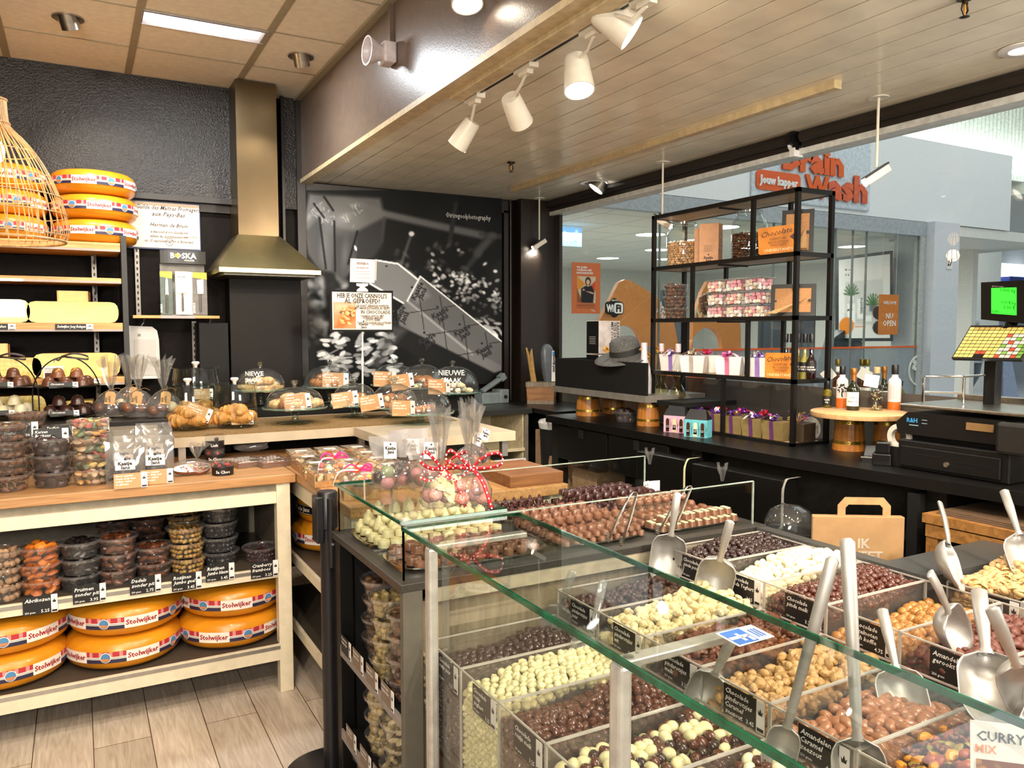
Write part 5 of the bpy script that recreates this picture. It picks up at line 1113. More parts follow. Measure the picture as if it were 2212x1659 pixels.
for lab,food,x,y,z,n,k in (('rear','brownnut',.835,2.36,.471,5,'brown nuts'),('second','hazel',.80,2.19,.471,4,'blanched hazelnuts'),('third','brownnut',.80,2.035,.471,4,'brown nuts'),('foremost','hazel',.81,1.945,.471,3,'blanched hazelnuts')):
    if n==5: n=4
    tub_stack(food,k,(x,y,z),n,'%s on the upper counter shelf'%lab,'tubs in the chocolate counter')
for lab,food,x,y,z,n,k in (('rear','macadamia',.815,2.28,.191,3,'macadamia nuts'),('middle','almond',.80,2.10,.191,3,'blanched almonds'),('foremost','peppernut',.81,1.95,.191,2,'orange nuts')):
    tub_stack(food,k,(x,y,z),n,'%s on the lower counter shelf'%lab,'tubs in the chocolate counter')
tub_stack('walnut','walnuts',(.80,2.36,.026),2,'rear at the bottom inside the chocolate counter','tubs in the chocolate counter')
for k,(y,z) in enumerate(((2.38,.47),(2.26,.47),(2.13,.47),(2.0,.47),(2.34,.19),(2.2,.19),(2.08,.19))):
    price_card('small price card, %s from the rear on the %s rail of the counter shelves'%(('first','second','third','fourth')[k%4],'upper' if z>.3 else 'lower'),(GX0-.005,y,z+.005),.10,.056,[('Pecannoten','Hazelnoten','Pinda mix','Noten mix','Macadamia','Amandelen','Kruidnoten')[k],'ongezouten'],rz=-pi/2,tilt=0,group='price cards on the counter shelves',bg=CARDK if k==0 else mat('price_card_taupe','7d6a5a',.5))
# ------------------------------------------------------------------ bonbons
MILKB=mat('milk_bonbon','845742',.3,vary=.05,vs_=60,coat=.25,sss=.03);DARKB=mat('dark_bonbon','3b1f1c',.26,vary=.08,vs_=60,coat=.35);WHITEB=mat('white_bonbon','e9dcab',.38,vary=.03,coat=.1,sss=.08);WHTOP=mat('white_choc_top','efe3b8',.35)
def bonbon(shape,m,top=None):
    o=thing({'log': 'ribbed','egg': 'egg_shaped','bell': 'bell_shaped','drum': 'drum_shaped','peak': 'peaked','dome': 'domed'}.get(shape,shape)+'_bonbon','','bonbon');b=B();t=None
    def taper(wx,wy,h,k=.8,n=20,pw=.6):
        f=lambda q: math.copysign(abs(q)**pw,q);pr=[(1,0),(.98,h*.15),(k+.05,h*.88),(k-.04,h),(0,h)]
        vs_=[];q_=len(pr)
        for i in range(n):
            a=2*pi*i/n;vs_+=[(wx*r*f(cos(a)),wy*r*f(sin(a)),z) for r,z in pr]
        b.add(vs_,[(i*q_+p,((i+1)%n)*q_+p,((i+1)%n)*q_+p+1,i*q_+p+1) for i in range(n) for p in range(q_-1)],0,True)
    if shape=='square': taper(.0155,.0155,.018,.88,20,.35);t=B().tube([(.011*(1-i/14)*cos(i*.75),.011*(1-i/14)*sin(i*.75),.0185+.001*i/14) for i in range(13)],.0016,5)
    elif shape=='dome': b.lathe([(.016,0),(.0165,.005),(.0145,.013),(.009,.019),(0,.021)],18);t=B().tube([(.010*cos(a*.5),.010*sin(a*.5),.0165+.004*sin(a*.5)*.2) for a in range(9)],.0013,5)
    elif shape=='oval': taper(.021,.013,.014,.86,22,.9);t=B().tube([(.014*cos(a*pi/10),.008*sin(a*pi/10),.0145) for a in range(20)],.0014,5,closed=True)
    elif shape=='log':
        taper(.023,.0125,.019,.74,24,.45);t=B().box(-.0165,.0165,-.0085,.0085,.0185,.0215)
        for i in range(9): b.bar((-.020+.005*i,-.0135,.001),(-.016+.004*i,-.0098,.0185),.0014,.0014)
    elif shape=='bell': b.lathe([(.019,0),(.0195,.008),(.017,.020),(.012,.030),(.007,.036),(.006,.040),(0,.042)],18);t=B().tube([(.0165*cos(a*.7),.0165*sin(a*.7),.010+.0014*a) for a in range(14)],.0016,5)
    elif shape=='drum': taper(.018,.018,.022,.97,24,.9);t=B().lathe([(.011,.022),(.012,.0235),(.011,.024)],16)
    elif shape=='egg': b.ell((0,0,.013),(.017,.014,.013),14,9);t=B().tube([(.010*cos(a*.5),.008*sin(a*.5),.0245-.001*a*.2) for a in range(8)],.0012,5)
    elif shape=='peak': b.lathe([(.015,0),(.016,.006),(.0135,.017),(.006,.022),(.005,.028),(0,.030)],16);t=B().ell((0,0,.029),(.004,.004,.004),8,5)
    b.build('shell',m,o);t.build('top_decoration',top or m,o);return o
BB={}
def bb(shape,m,top=None):
    k=(shape,m.name)
    if k not in BB: BB[k]=bonbon(shape,m,top)
    return BB[k]
def tray(lab,x0,x1,y0,y1,z=ZG):
    cx_,cy_=(x0+x1)/2,(y0+y1)/2;a,c=(x1-x0)/2,(y1-y0)/2;o=thing('serving_tray',lab,'tray',(cx_,cy_,z),0,'polished serving trays');n=48;f=lambda q: math.copysign(abs(q)**.55,q);pr=[(0,.004),(.90,.003),(.93,.003),(.97,.011),(1.0,.012),(1.0,.009),(.94,0)]
    vs_=[]
    for i in range(n): t=2*pi*i/n;vs_+=[(a*r*f(cos(t)),c*r*f(sin(t)),zz) for r,zz in pr]
    q=len(pr);B().add(vs_,[(i*q+p,((i+1)%n)*q+p,((i+1)%n)*q+p+1,i*q+p+1) for i in range(n) for p in range(q-1)],0,True).build('tray_body',SILVERTRAY,o)
    return o
NB=[0]
def bonbon_rows(where,x0,x1,rows,m,cname,z=ZG+.006,rz=0.,top=None,jit=.003,sx=None):
    """rows: (y, shape, layer, spacing) from the front"""
    for y,shape,lay,sp in rows:
        src=bb(shape,m,top if shape in ('log','egg') else None);hh={'square': .0195,'dome': .018,'oval': .0155,'log': .0205,'bell': .03,'drum': .0235,'egg': .022,'peak': .021}[shape]
        n=max(1,int((x1-x0)/sp));d=shape.replace('egg','egg shaped').replace('log','ribbed log').replace('drum','round drum').replace('bell','tall bell').replace('peak','peaked').replace('dome','domed')
        for i in range(n):
            x=x0+sp*(i+.5)+rnd(-jit,jit)+.012*(lay%2)
            place(src,(x,y+rnd(-jit,jit),z+lay*hh),(0,0,rz+rnd(-.12,.12)+(pi/2 if shape in ('log','oval') else 0)),'%s %s chocolate bonbon piled on the %s'%(d,cname,where),'%s %s bonbons on the %s'%(d,cname,where));NB[0]+=1
tray('polished tray of white bonbons in the rear left of the chocolate counter',.735,1.20,2.19,2.475)
bonbon_rows('white tray',.76,1.19,[(2.215,'drum',0,.042),(2.255,'drum',0,.04),(2.30,'drum',0,.04),(2.345,'egg',0,.04),(2.385,'drum',0,.04),(2.43,'bell',0,.044)],WHITEB,'white')
bonbon_rows('white tray',.77,1.17,[(2.235,'drum',1,.042),(2.275,'egg',1,.042),(2.32,'bell',1,.044),(2.37,'egg',1,.042),(2.41,'bell',1,.043)],WHITEB,'white')
bonbon_rows('white tray',.80,1.12,[(2.31,'egg',2,.045),(2.38,'bell',2,.05)],WHITEB,'white',z=ZG+.010)
tray('polished tray of milk bonbons at the front left of the chocolate counter',.735,1.215,1.93,2.17)
bonbon_rows('front left tray',.77,1.19,[(1.965,'peak',0,.046),(2.01,'drum',0,.044),(2.055,'oval',0,.05),(2.10,'square',0,.04),(2.14,'drum',0,.042)],MILKB,'milk')
bonbon_rows('front left tray',.78,1.02,[(2.03,'drum',1,.045),(2.075,'drum',1,.044),(2.12,'oval',1,.052)],MILKB,'milk')
tray('polished tray of dark bonbons in the middle rear of the chocolate counter',1.225,1.50,2.30,2.475)
bonbon_rows('middle rear tray',1.235,1.50,[(2.335,'square',0,.037),(2.375,'square',0,.037),(2.41,'peak',0,.036),(2.45,'dome',0,.036)],DARKB,'dark')
bonbon_rows('middle rear tray',1.24,1.47,[(2.43,'peak',1,.036)],DARKB,'dark')
tray('polished tray heaped with dark bonbons in the rear right of the chocolate counter',1.505,1.955,2.22,2.475)
bonbon_rows('rear right tray',1.52,1.95,[(2.245,'dome',0,.037),(2.285,'square',0,.037),(2.325,'square',0,.037),(2.365,'dome',0,.037),(2.405,'square',0,.037),(2.445,'square',0,.037)],DARKB,'dark')
bonbon_rows('rear right tray',1.53,1.93,[(2.27,'oval',1,.036),(2.31,'square',1,.038),(2.36,'square',1,.038),(2.41,'square',1,.038)],DARKB,'dark')
bonbon_rows('rear right tray',1.54,1.86,[(2.33,'square',2,.038),(2.40,'square',2,.038),(2.44,'square',2,.038)],DARKB,'dark')
tray('polished tray of milk bonbons in the middle front of the chocolate counter',1.225,1.575,1.93,2.285)
bonbon_rows('middle front tray',1.25,1.57,[(1.965,'oval',0,.031),(2.01,'oval',0,.031),(2.055,'dome',0,.037),(2.095,'square',0,.037),(2.135,'dome',0,.037),(2.175,'dome',0,.037),(2.215,'square',0,.037),(2.255,'square',0,.037)],MILKB,'milk')
bonbon_rows('middle front tray',1.26,1.56,[(1.975,'oval',1,.031),(2.02,'square',1,.034),(2.07,'peak',1,.036),(2.12,'square',1,.037),(2.17,'square',1,.037),(2.24,'square',1,.037)],MILKB,'milk')
bonbon_rows('middle front tray',1.25,1.54,[(2.06,'peak',2,.036),(2.15,'square',2,.037),(2.23,'square',2,.038)],MILKB,'milk')
tray('polished tray of milk bonbons at the right end of the chocolate counter',1.59,1.965,1.93,2.21)
bonbon_rows('right end tray',1.61,1.96,[(1.96,'log',0,.031),(2.01,'log',0,.031),(2.06,'oval',0,.033),(2.10,'oval',0,.034),(2.14,'egg',0,.036),(2.18,'drum',0,.04)],MILKB,'milk',top=WHTOP)
bonbon_rows('right end tray',1.62,1.94,[(1.985,'log',1,.031),(2.045,'oval',1,.034),(2.09,'oval',1,.034),(2.14,'dome',1,.037)],MILKB,'milk',top=WHTOP)
bonbon_rows('right end tray',1.61,1.90,[(2.12,'egg',2,.038),(2.17,'drum',2,.04)],MILKB,'milk',top=WHTOP)
# tongs leaning on the front glass
def tongs(lab,top,t1,t2):
    o=thing('serving_tongs',lab,'tongs',t1,0,'steel serving tongs');a,p,q=V(top)-V(t1),V((0,0,0)),V(t2)-V(t1);sd=(q-p).normalized()*.011
    B().ribbon([p,p*.5+(a-sd)*.5-sd*.3,a-sd]+[a-sd*cos(i*pi/8)+(a-p).normalized()*.012*sin(i*pi/8) for i in range(1,8)]+[a+sd,q*.5+(a+sd)*.5+sd*.3,q],.013,0,(0,1,-.2)).build('arms',STEEL,o,solid=.0016)
    b=B()
    for e,dr in ((p,a),(q,a-q)):
        for i in range(5): b.box(e.x-.003,e.x+.003,e.y-.007,e.y+.007,e.z+.004+i*.006,e.z+.006+i*.006)
    b.build('gripping_teeth',STEEL,o)
yt=GY0+.0;T=lambda px,py,y=yt: P(px,py,y=y)
tongs('steel serving tongs leaning on the front glass, the left pair',T(1368,1070,1.90),T(1312,1172,1.875),T(1341,1180,1.872));tongs('steel serving tongs leaning on the front glass behind the tall scoop',T(1486,1056,1.91),T(1420,1155,1.90),T(1447,1158,1.90))
o=thing('folded_card','small white folded card with a red bar behind the dark bonbons','card',P(1417,1055,z=.96)+V((0,.12,-.0)));o.location=(1.985,2.47,.851)
B().prism([(-.035,-.012,0),(0,0,0),(0,.001,0),(-.035,-.011,0)],(0,0,.05)).prism([(0,0,0),(.05,-.008,0),(.05,-.007,0),(0,.001,0)],(0,0,.048)).build('card',CARDW,o);B().text('ma dit',(-.018,-.0085,.032),(1,.34,0),(0,0,1),.012,0).bar((-.031,-.012,.022),(-.004,-.003,.022),.001,.006,1).bar((.002,-.002,.003),(.05,-.0095,.003),.001,.004,1).build('lettering',[INK,RED],o)
# ------------------------------------------------------------------ gift bags on the glass
MIXB=[CHM,CHD,mat('egg_dusty_pink','b5797a',.4),mat('egg_sage','8d9a6a',.4),mat('praline_pale','b58a78',.4)]
def sticker(o,w,h,c,tilt=.1,lg=.020):
    s=B().quad((-.022,0,0),(.022,0,0),(.022,.01,.05),(-.022,.01,.05)).xf(M.Translation(c)@M.Rotation(tilt,4,'Y')).build('label_sticker',CARDW,o)
    bb_=logo(B(),(0,.004,.026),(1,0,0),(0,.2,1),lg*.72).xf(M.Translation(V(c)+V((0,-.0015,0)))@M.Rotation(tilt,4,'Y'));bb_.build('lettering',LOGO,s)
zt_=1.010
for k,(px,py,h,lab) in enumerate(((848,1058,.15,'left front'),(890,1050,.16,'rear'),(925,1060,.14,'right front'))):
    c=P(px,py,z=zt_);o=tied_bag('cellophane bag of mixed chocolates on the glass shelf, %s of the group of three'%lab,(c.x,c.y+.02,zt_),rnd(-.2,.2),50+k,.062,.10,.001,MIXB,'bags of mixed chocolates',False,12,.022,.004)
    b=B();n=8
    for s_ in (-1,1): b.add([((i/n-.5)*.10*(1+.15*j),s_*(.006-.002*j)+.012*math.sin(i*1.3+j),.095+(h-.075)*j/3) for j in range(4) for i in range(n+1)],[(j*(n+1)+i,j*(n+1)+i+1,(j+1)*(n+1)+i+1,(j+1)*(n+1)+i) for j in range(3) for i in range(n)],0,True)
    b.build('bag_top',glass('cellophane_fold','e9e4e4',1.2,rough=.1,base=.16,milky=.22),o);sticker(o,0,0,(-.015+.012*k,-.03,.10),.1)
HEARTS=[CHW,mat('truffle_pink_white','dba093',.5,vary=.25,vs_=300),mat('truffle_red_dust','c2332e',.5,vary=.3,vs_=300,col2='e8b8a8')]
RIBR=mat('ribbon_red','c2202c',.4);RIBD=mat('ribbon_white_dots','e9d9d6',.5)
def heart(b,c,s,m,mx):
    pts=[]
    for i in range(20): t=2*pi*i/20;pts.append(V((s*.062*16*sin(t)**3/1.0,0,s*.062*(13*cos(t)-5*cos(2*t)-2*cos(3*t)-cos(4*t)))))
    b.prism([mx@p+V(c) for p in pts],mx@V((0,s*.35,0)),m)
for k,(px,py,rz) in enumerate(((957,1098,.15),(1024,1096,-.2))):
    c=P(px,py,z=zt_);o=tied_bag('cellophane bag of %s with a red dotted bow, %s one'%(('white chocolate hearts','left'),('red dusted truffles','right'))[k],(c.x,c.y+.02,zt_),rz,70+k,.058,.105,.17,HEARTS[:2] if k==0 else HEARTS[1:],'gift bags with red bows',False,9,.021,.034)
    f=B()
    if k==0:
        for q in range(6): heart(f,(rnd(-.03,.03),-.046+.006*(q%2),.03+.012*q),.018,0,M.Rotation(rnd(-.7,.7),3,'Y'))
        f.build('chocolate_hearts',CHW,o)
    w=.011;z0=.110
    for nm,pts in (('bow_loop',[(0,-.012,z0),(-.035,-.03,z0+.03),(-.065,-.03,z0+.055),(-.075,-.02,z0+.03),(-.04,-.014,z0+.005),(0,-.012,z0)]),('bow_loop',[(0,-.012,z0),(.035,-.03,z0+.035),(.075,-.03,z0+.04),(.085,-.02,z0+.01),(.045,-.012,z0-.002),(0,-.012,z0)]),('ribbon_tail',[(0,-.014,z0),(.02,-.045,z0-.03),(.032,-.062,z0-.07),(.042,-.064,z0-.105)]),('ribbon_tail',[(0,-.012,z0),(-.03,-.045,z0-.012),(-.06,-.05,z0-.022),(-.085,-.04,z0-.012)])):
        pp=smooth_path(pts,5);r=B().ribbon(pp,w,0,(0,-.3,1) if nm=='bow_loop' else (1,0,.3));r=r.build(nm,RIBR,o,solid=.0008)
        d=B()
        for p in pp[1::2]:
            for e in (-1,1): d.ell(p+V((0,-.0014*e,0)),(.0028,.0009,.0028),7,4)
        d.build('white_dots',RIBD,r)
for px,py,h,lab in ((1010,1028,.24,'tall cellophane bag with folded top standing behind the red bows'),(1062,1012,.20,'cellophane bag of dark chocolates right of the red bows')):
    c=P(px,py,z=ZT);c=V((min(c.x,1.45),c.y,ZT)) if c.y>2.55 else V((c.x,2.60,ZT))
    o=tied_bag(lab,c,.2,int(px),.068,.12,h-.06,[CHD,CHM],'tall cellophane bags',False,10,.024,.035);sticker(o,0,0,(.01,-.045,.13),.45)
o=thing('chopping_block','thick brown wooden board at the right end of the side table','board',(1.50,2.70,ZT));B().box(-.11,.125,-.16,.16,0,.045).build('wood',wood('walnut_block','8a5a34','6a4022',(3,40,40)),o,bevel=.003)
# ------------------------------------------------------------------ sanitiser post
o=thing('sanitiser_post','black hand sanitiser post on a round black foot beside the chocolate counter','dispenser post',(.712,2.575,0))
B().lathe([(0,.012),(.14,.010),(.155,.004),(.155,0),(0,0)],48).build('round_foot',mat('post_black','1b191c',.35),o)
B().lathe([(.026,.01),(.026,.84),(.034,.845),(.034,.963),(.030,.968),(0,.968)],28).build('post',MATS['post_black'],o)
B().box(-.045,-.02,-.03,.03,.80,.955).build('side_box',MATS['post_black'],o,bevel=.004);s=B().cyl((0,-.040,.72),(0,-.040,.95),.013).build('spray_tube',MATS['post_black'],o);B().lathe([(0,0),(.005,0),(.005,.002)],12).xf(M.Translation((.0,-.0535,.80))@M.Rotation(pi/2,4,'X')).build('button',ALU,s)
# ================================================================== pick and mix counter
CX={1: (.77,1.155,.70),2: (1.165,1.55,.77),3: (1.56,1.945,.84),4: (1.99,2.37,.84)} # front, back, rim height of each row of bins
RY=[1.852,1.655,1.46,1.265,1.07,.875,.68,.485]
o=thing('pick_and_mix_counter','stepped pick and mix counter with glass front and aluminium posts','counter',(0,0,0));STONE=mat('speckled_grey_stone','4b4b49',.35,vary=.3,vs_=400)
B().box(.79,1.95,.2,1.855,0,.40).box(1.16,1.95,.2,1.855,.40,.47).box(1.555,1.95,.2,1.855,.47,.54).box(1.99,2.40,.2,1.24,0,.54).build('base_cabinet',mat('counter_brown_laminate','5c4d3c',.5),o)
B().prism([(1.948,1.86,.815),(1.948,1.255,.815),(3.0,1.255,.815),(3.0,1.405,.815),(1.99,1.405,.815),(1.99,1.86,.815)],(0,0,.035)).build('stone_top',STONE,o)
B().box(1.96,1.985,1.41,1.86,0,.815).box(1.99,3.0,1.37,1.40,0,.815).build('rear_panel',BLACKM,o)
B().quad((.752,.2,.06),(.752,1.72,.06),(.752,1.72,.985),(.752,.2,.985)).build('front_glass',GLASSG,o)
shelf_glass(.722,1.062,.2,1.905,.994,.011).build('top_glass',GM,o)
POSTM=mat('satin_post','c2beb6',.35,.4)
for y in (1.748,.982,.22):
    p=B().box(.724,.750,y-.016,y+.016,0,.975).build('post',POSTM,o,bevel=.007);B().box(.728,1.0,y-.014,y+.014,.968,.982).build('bracket',mat('bracket_white_metal','c9c4bb',.35,.5),p,bevel=.003)
    B().lathe([(0,.0005),(.009,.0005),(.009,0)],16).lathe([(0,.001),(.003,.001),(.003,0)],10,c=(.022,.006,0)).lathe([(0,.001),(.003,.001),(.003,0)],10,c=(-.014,-.004,0)).xf(M.Translation((.752,y,.9825))).build('bracket_screw',STEEL,p)
c4=[P(x,y,z=.9965) for x,y in ((1545,1368),(1597,1397),(1674,1375),(1622,1349))]
o=thing('social_media_sticker','blue and white sticker with a letter f on the glass shelf','sticker',(0,0,0));B().quad(*c4).build('sheet',mat('sticker_paper','dfe4ee',.35),o)
u,v=c4[3]-c4[0],c4[1]-c4[0];q=lambda a,b_: c4[0]+u*a+v*b_+V((0,0,.0006));B().quad(q(.06,.07),q(.06,.93),q(.60,.93),q(.60,.07)).build('blue_field',mat('sticker_blue','3b6fc0',.4),o)
fb=B();
for a0,a1,b0,b1 in ((.06,.55,.46,.62),(.30,.38,.32,.80),(.47,.56,.58,.88)): fb.quad(q(a0,b0)+V((0,0,.0004)),q(a0,b1)+V((0,0,.0004)),q(a1,b1)+V((0,0,.0004)),q(a1,b0)+V((0,0,.0004)))
for k in range(3): fb.quad(q(.70+.08*k,.25)+V((0,0,.0004)),q(.70+.08*k,.8)+V((0,0,.0004)),q(.735+.08*k,.8)+V((0,0,.0004)),q(.735+.08*k,.25)+V((0,0,.0004)),1)
fb.build('letter_f',[INKW,mat('sticker_blue','3b6fc0')],o)
# ------------------------------------------------------------------ sweets: one mesh of each kind and a few variants
GL=dict(vary=.07,vs_=90,coat=.55)
SW={'dark': mat('sweet_dark_gloss','2c1714',.22,**GL),'milk': mat('sweet_milk_gloss','54291a',.22,**GL),'yog': mat('sweet_yoghurt','ebe0bd',.35,vary=.02,sss=.05),'yel': mat('sweet_yoghurt_yellow','e2d8a8',.3,vary=.03,coat=.3,sss=.05),'rockd': mat('rock_dark','40261c',.4,vary=.1,vs_=90),'rockw': mat('rock_white','e0cf9f',.5,vary=.05,vs_=90,sss=.05),'rockm': mat('rock_milk','6a3d28',.4,vary=.1,vs_=90),'rockc': mat('rock_caramel','c29a64',.42,vary=.09,vs_=90),
      'car': mat('caramel_almond','a06a48',.26,vary=.05,coat=.4),'gold': mat('gold_hazelnut','bd8c4e',.28,vary=.16,vs_=160,coat=.4,col2='9a5f22'),'smk': mat('smoked_almond','69382b',.42,vary=.16,vs_=120,bump=.15,bs=200),'pis': mat('pistachio_shell','cfa873',.45,vary=.08,vs_=60),'pisk': mat('pistachio_kernel','9a8a3a',.5),'cash': mat('curry_cashew','d08a20',.4,vary=.12,vs_=120),'pump': mat('pumpkin_seed','8d7a30',.4),'pnut': mat('red_peanut','9a4a2c',.4),'pec': mat('pecan_nut','6b3a20',.5)}
def sm(name,kind,m,r,jit=0.,pw=1.,extra=None,sd=0,nu=10,nv=7):
    b=B()
    if kind=='bean':
        b.ell((0,0,0),r,nu,nv,0,None,jit,sd,pw)
        for i,v in enumerate(b.v): b.v[i]=(v[0],v[1]+.35*v[0]*v[0]/max(r[0],1e-6)*.5,v[2])
    elif kind=='cluster':
        rg=random.Random(sd)
        for k in range(7): b.ell((rg.uniform(-.7,.7)*r[0],rg.uniform(-.7,.7)*r[1],rg.uniform(-.5,.5)*r[2]),tuple(q*rg.uniform(.42,.62) for q in r),8,5,0,M.Rotation(rg.uniform(0,3),3,'Z')@M.Rotation(rg.uniform(0,3),3,'X'),.10,sd+k)
    elif kind=='almond':
        b.ell((0,0,0),r,nu,nv,0,None,jit,sd)
        for i,v in enumerate(b.v): t=v[0]/r[0];b.v[i]=(v[0],v[1]*(1-.35*t),v[2]*(1-.25*t))
    elif kind=='shell':
        for s_ in (1,-1):
            k=len(b.v);b.ell((0,0,0),r,nu,nv,0)
            for i in range(k,len(b.v)):
                v=V(b.v[i]);v.z=max(v.z,.0)*1.0+.0002;v=M.Rotation(s_*.16,3,'Y')@(V((v.x,v.y,v.z*s_)))+V((0,0,s_*.0012));b.v[i]=tuple(v)
        b.ell((.001,0,0),(r[0]*.72,r[1]*.7,r[2]*.5),8,5,1)
    elif kind=='curl':
        b.tube([(r[0]*cos(a*.3-1.3),r[0]*sin(a*.3-1.3),0) for a in range(9)],[r[1]*(.5+.5*sin(pi*(i+1)/10)) for i in range(9)],8)
    return b,([m] if not isinstance(m,list) else m)
BINS={} # (col,row): kind name, category words, [(variant args)], spacing, target count, label lines, price
SCL=1.17
def V3(kind,m,r,n=3,**k): return [(kind,m,tuple(q*(.9+.1*i)*SCL for q in r),dict(k,sd=i)) for i in range(n)]
SPEC={(1,0): ('dark_chocolate_raisin','dark chocolate raisin',V3('bean','dark',(.0115,.0085,.0075),jit=.05),.0178,['Chocolade','rozijn puur'],'3.25'),
 (1,1): ('yoghurt_raisin','pale yellow yoghurt raisin',V3('bean','yel',(.0105,.0085,.0075),jit=.09),.0172,['Chocolade','rozijn','yoghurt'],'3.25'),
 (1,2): ('milk_chocolate_raisin','milk chocolate raisin',V3('bean','milk',(.0105,.008,.0072),jit=.09),.0165,['Chocolade','rozijn melk'],'3.25'),
 (1,3): ('mixed_chocolate_nut','mixed chocolate nut',V3('bean','milk',(.0125,.0105,.010),jit=.06)+V3('bean','yel',(.0145,.0115,.011),2,jit=.03)+V3('bean','dark',(.0125,.0115,.011),1)+[('bean','yel',(.018,.0145,.014),{})],.0215,['Chocolade','studentenhaver'],'3.45'),
 (1,4): ('large_chocolate_nut','large mixed chocolate nut',V3('bean','yog',(.013,.011,.010),2)+V3('bean','milk',(.013,.011,.010),2),.0225,['Chocolade','noten mix'],'3.95'),
 (1,5): ('chocolate_almond','pale chocolate almond',V3('almond','car',(.014,.009,.008)),.02,['Amandelen','melk'],'3.95'),
 (2,0): ('dark_peanut_cluster','dark peanut cluster',V3('cluster','rockd',(.020,.016,.013)),.026,['Chocolade','pindarotsjes','puur'],'3.25'),
 (2,1): ('white_peanut_cluster','white peanut cluster',V3('cluster','rockw',(.021,.017,.013),4),.026,['Chocolade','pindarotsjes','wit'],'3.25'),
 (2,2): ('milk_peanut_cluster','milk peanut cluster',V3('cluster','rockm',(.022,.018,.013),4),.027,['Chocolade','pindarotsjes','melk'],'3.25'),
 (2,3): ('caramel_peanut_cluster','caramel peanut cluster',V3('cluster','rockc',(.021,.017,.014),4),.026,['Chocolade','pindarotsjes','Caramel','zeezout'],'3.45'),
 (2,4): ('caramel_almond','caramel coated almond',V3('almond','car',(.0165,.0115,.0095)),.0205,['Amandelen','Caramel','zeezout'],'4.50'),
 (2,5): ('curry_nut','curry nut mix piece',V3('curl','cash',(.010,.0075,.005),2)+V3('almond','pnut',(.013,.009,.007),2)+V3('almond','pump',(.011,.007,.003),2)+V3('cluster','pec',(.014,.010,.008),1)+V3('bean','cash',(.008,.006,.005),1),.0178,['Curry kokos','mix'],'3.95'),
 (2,6): ('cocktail_nut','orange nut mix piece',V3('curl','cash',(.010,.0075,.005),2)+V3('almond','pnut',(.013,.009,.007),2)+V3('almond','pump',(.011,.007,.003),1),.019,['Borrel mix'],'3.95'),
 (3,0): ('dark_chocolate_peanut','dark chocolate peanut',V3('bean','dark',(.0115,.009,.0085),jit=.03),.0178,['Chocolade','pinda puur'],'3.25'),
 (3,1): ('yoghurt_peanut','white yoghurt peanut',V3('bean','yog',(.0115,.0095,.009),jit=.02),.0176,['Chocolade','pinda Yoghurt'],'3.25'),
 (3,2): ('milk_chocolate_peanut','milk chocolate peanut',V3('bean','milk',(.0112,.009,.0085),jit=.03),.0172,['Chocolade','pinda melk'],'3.25'),
 (3,3): ('hazelnut_sweet','golden coated hazelnut',V3('bean','gold',(.0128,.0120,.0118),jit=.03),.0225,['Chocolade','hazelnoten','irish koffie'],'4.75'),
 (3,4): ('smoked_almond','reddish smoked almond',V3('almond','smk',(.0155,.0095,.007),jit=.06),.0185,['Amandelen','gerookt'],'4.25'),
 (3,5): ('curry_cashew','orange curry cashew piece',V3('curl','cash',(.010,.008,.006),3)+V3('almond','pnut',(.012,.008,.007),2),.0185,['Cashew mix'],'4.25'),
 (4,0): ('pistachio','open pistachio nut',V3('shell',['pis','pisk'],(.0125,.0085,.0075)),.0175,['Pistache','noten'],'4.95'),
 (4,1): ('roasted_almond','smoked almond',V3('almond','smk',(.0155,.0095,.007),jit=.06),.020,['Amandelen'],'4.25')}
LVL={(3,3): -.085,(3,4): -.06,(2,4): -.07,(2,3): -.05,(2,5): -.045,(1,0): -.06,(4,0): -.015,(2,0): -.055,(3,0): -.035,(1,3): -.055}
EMP={}
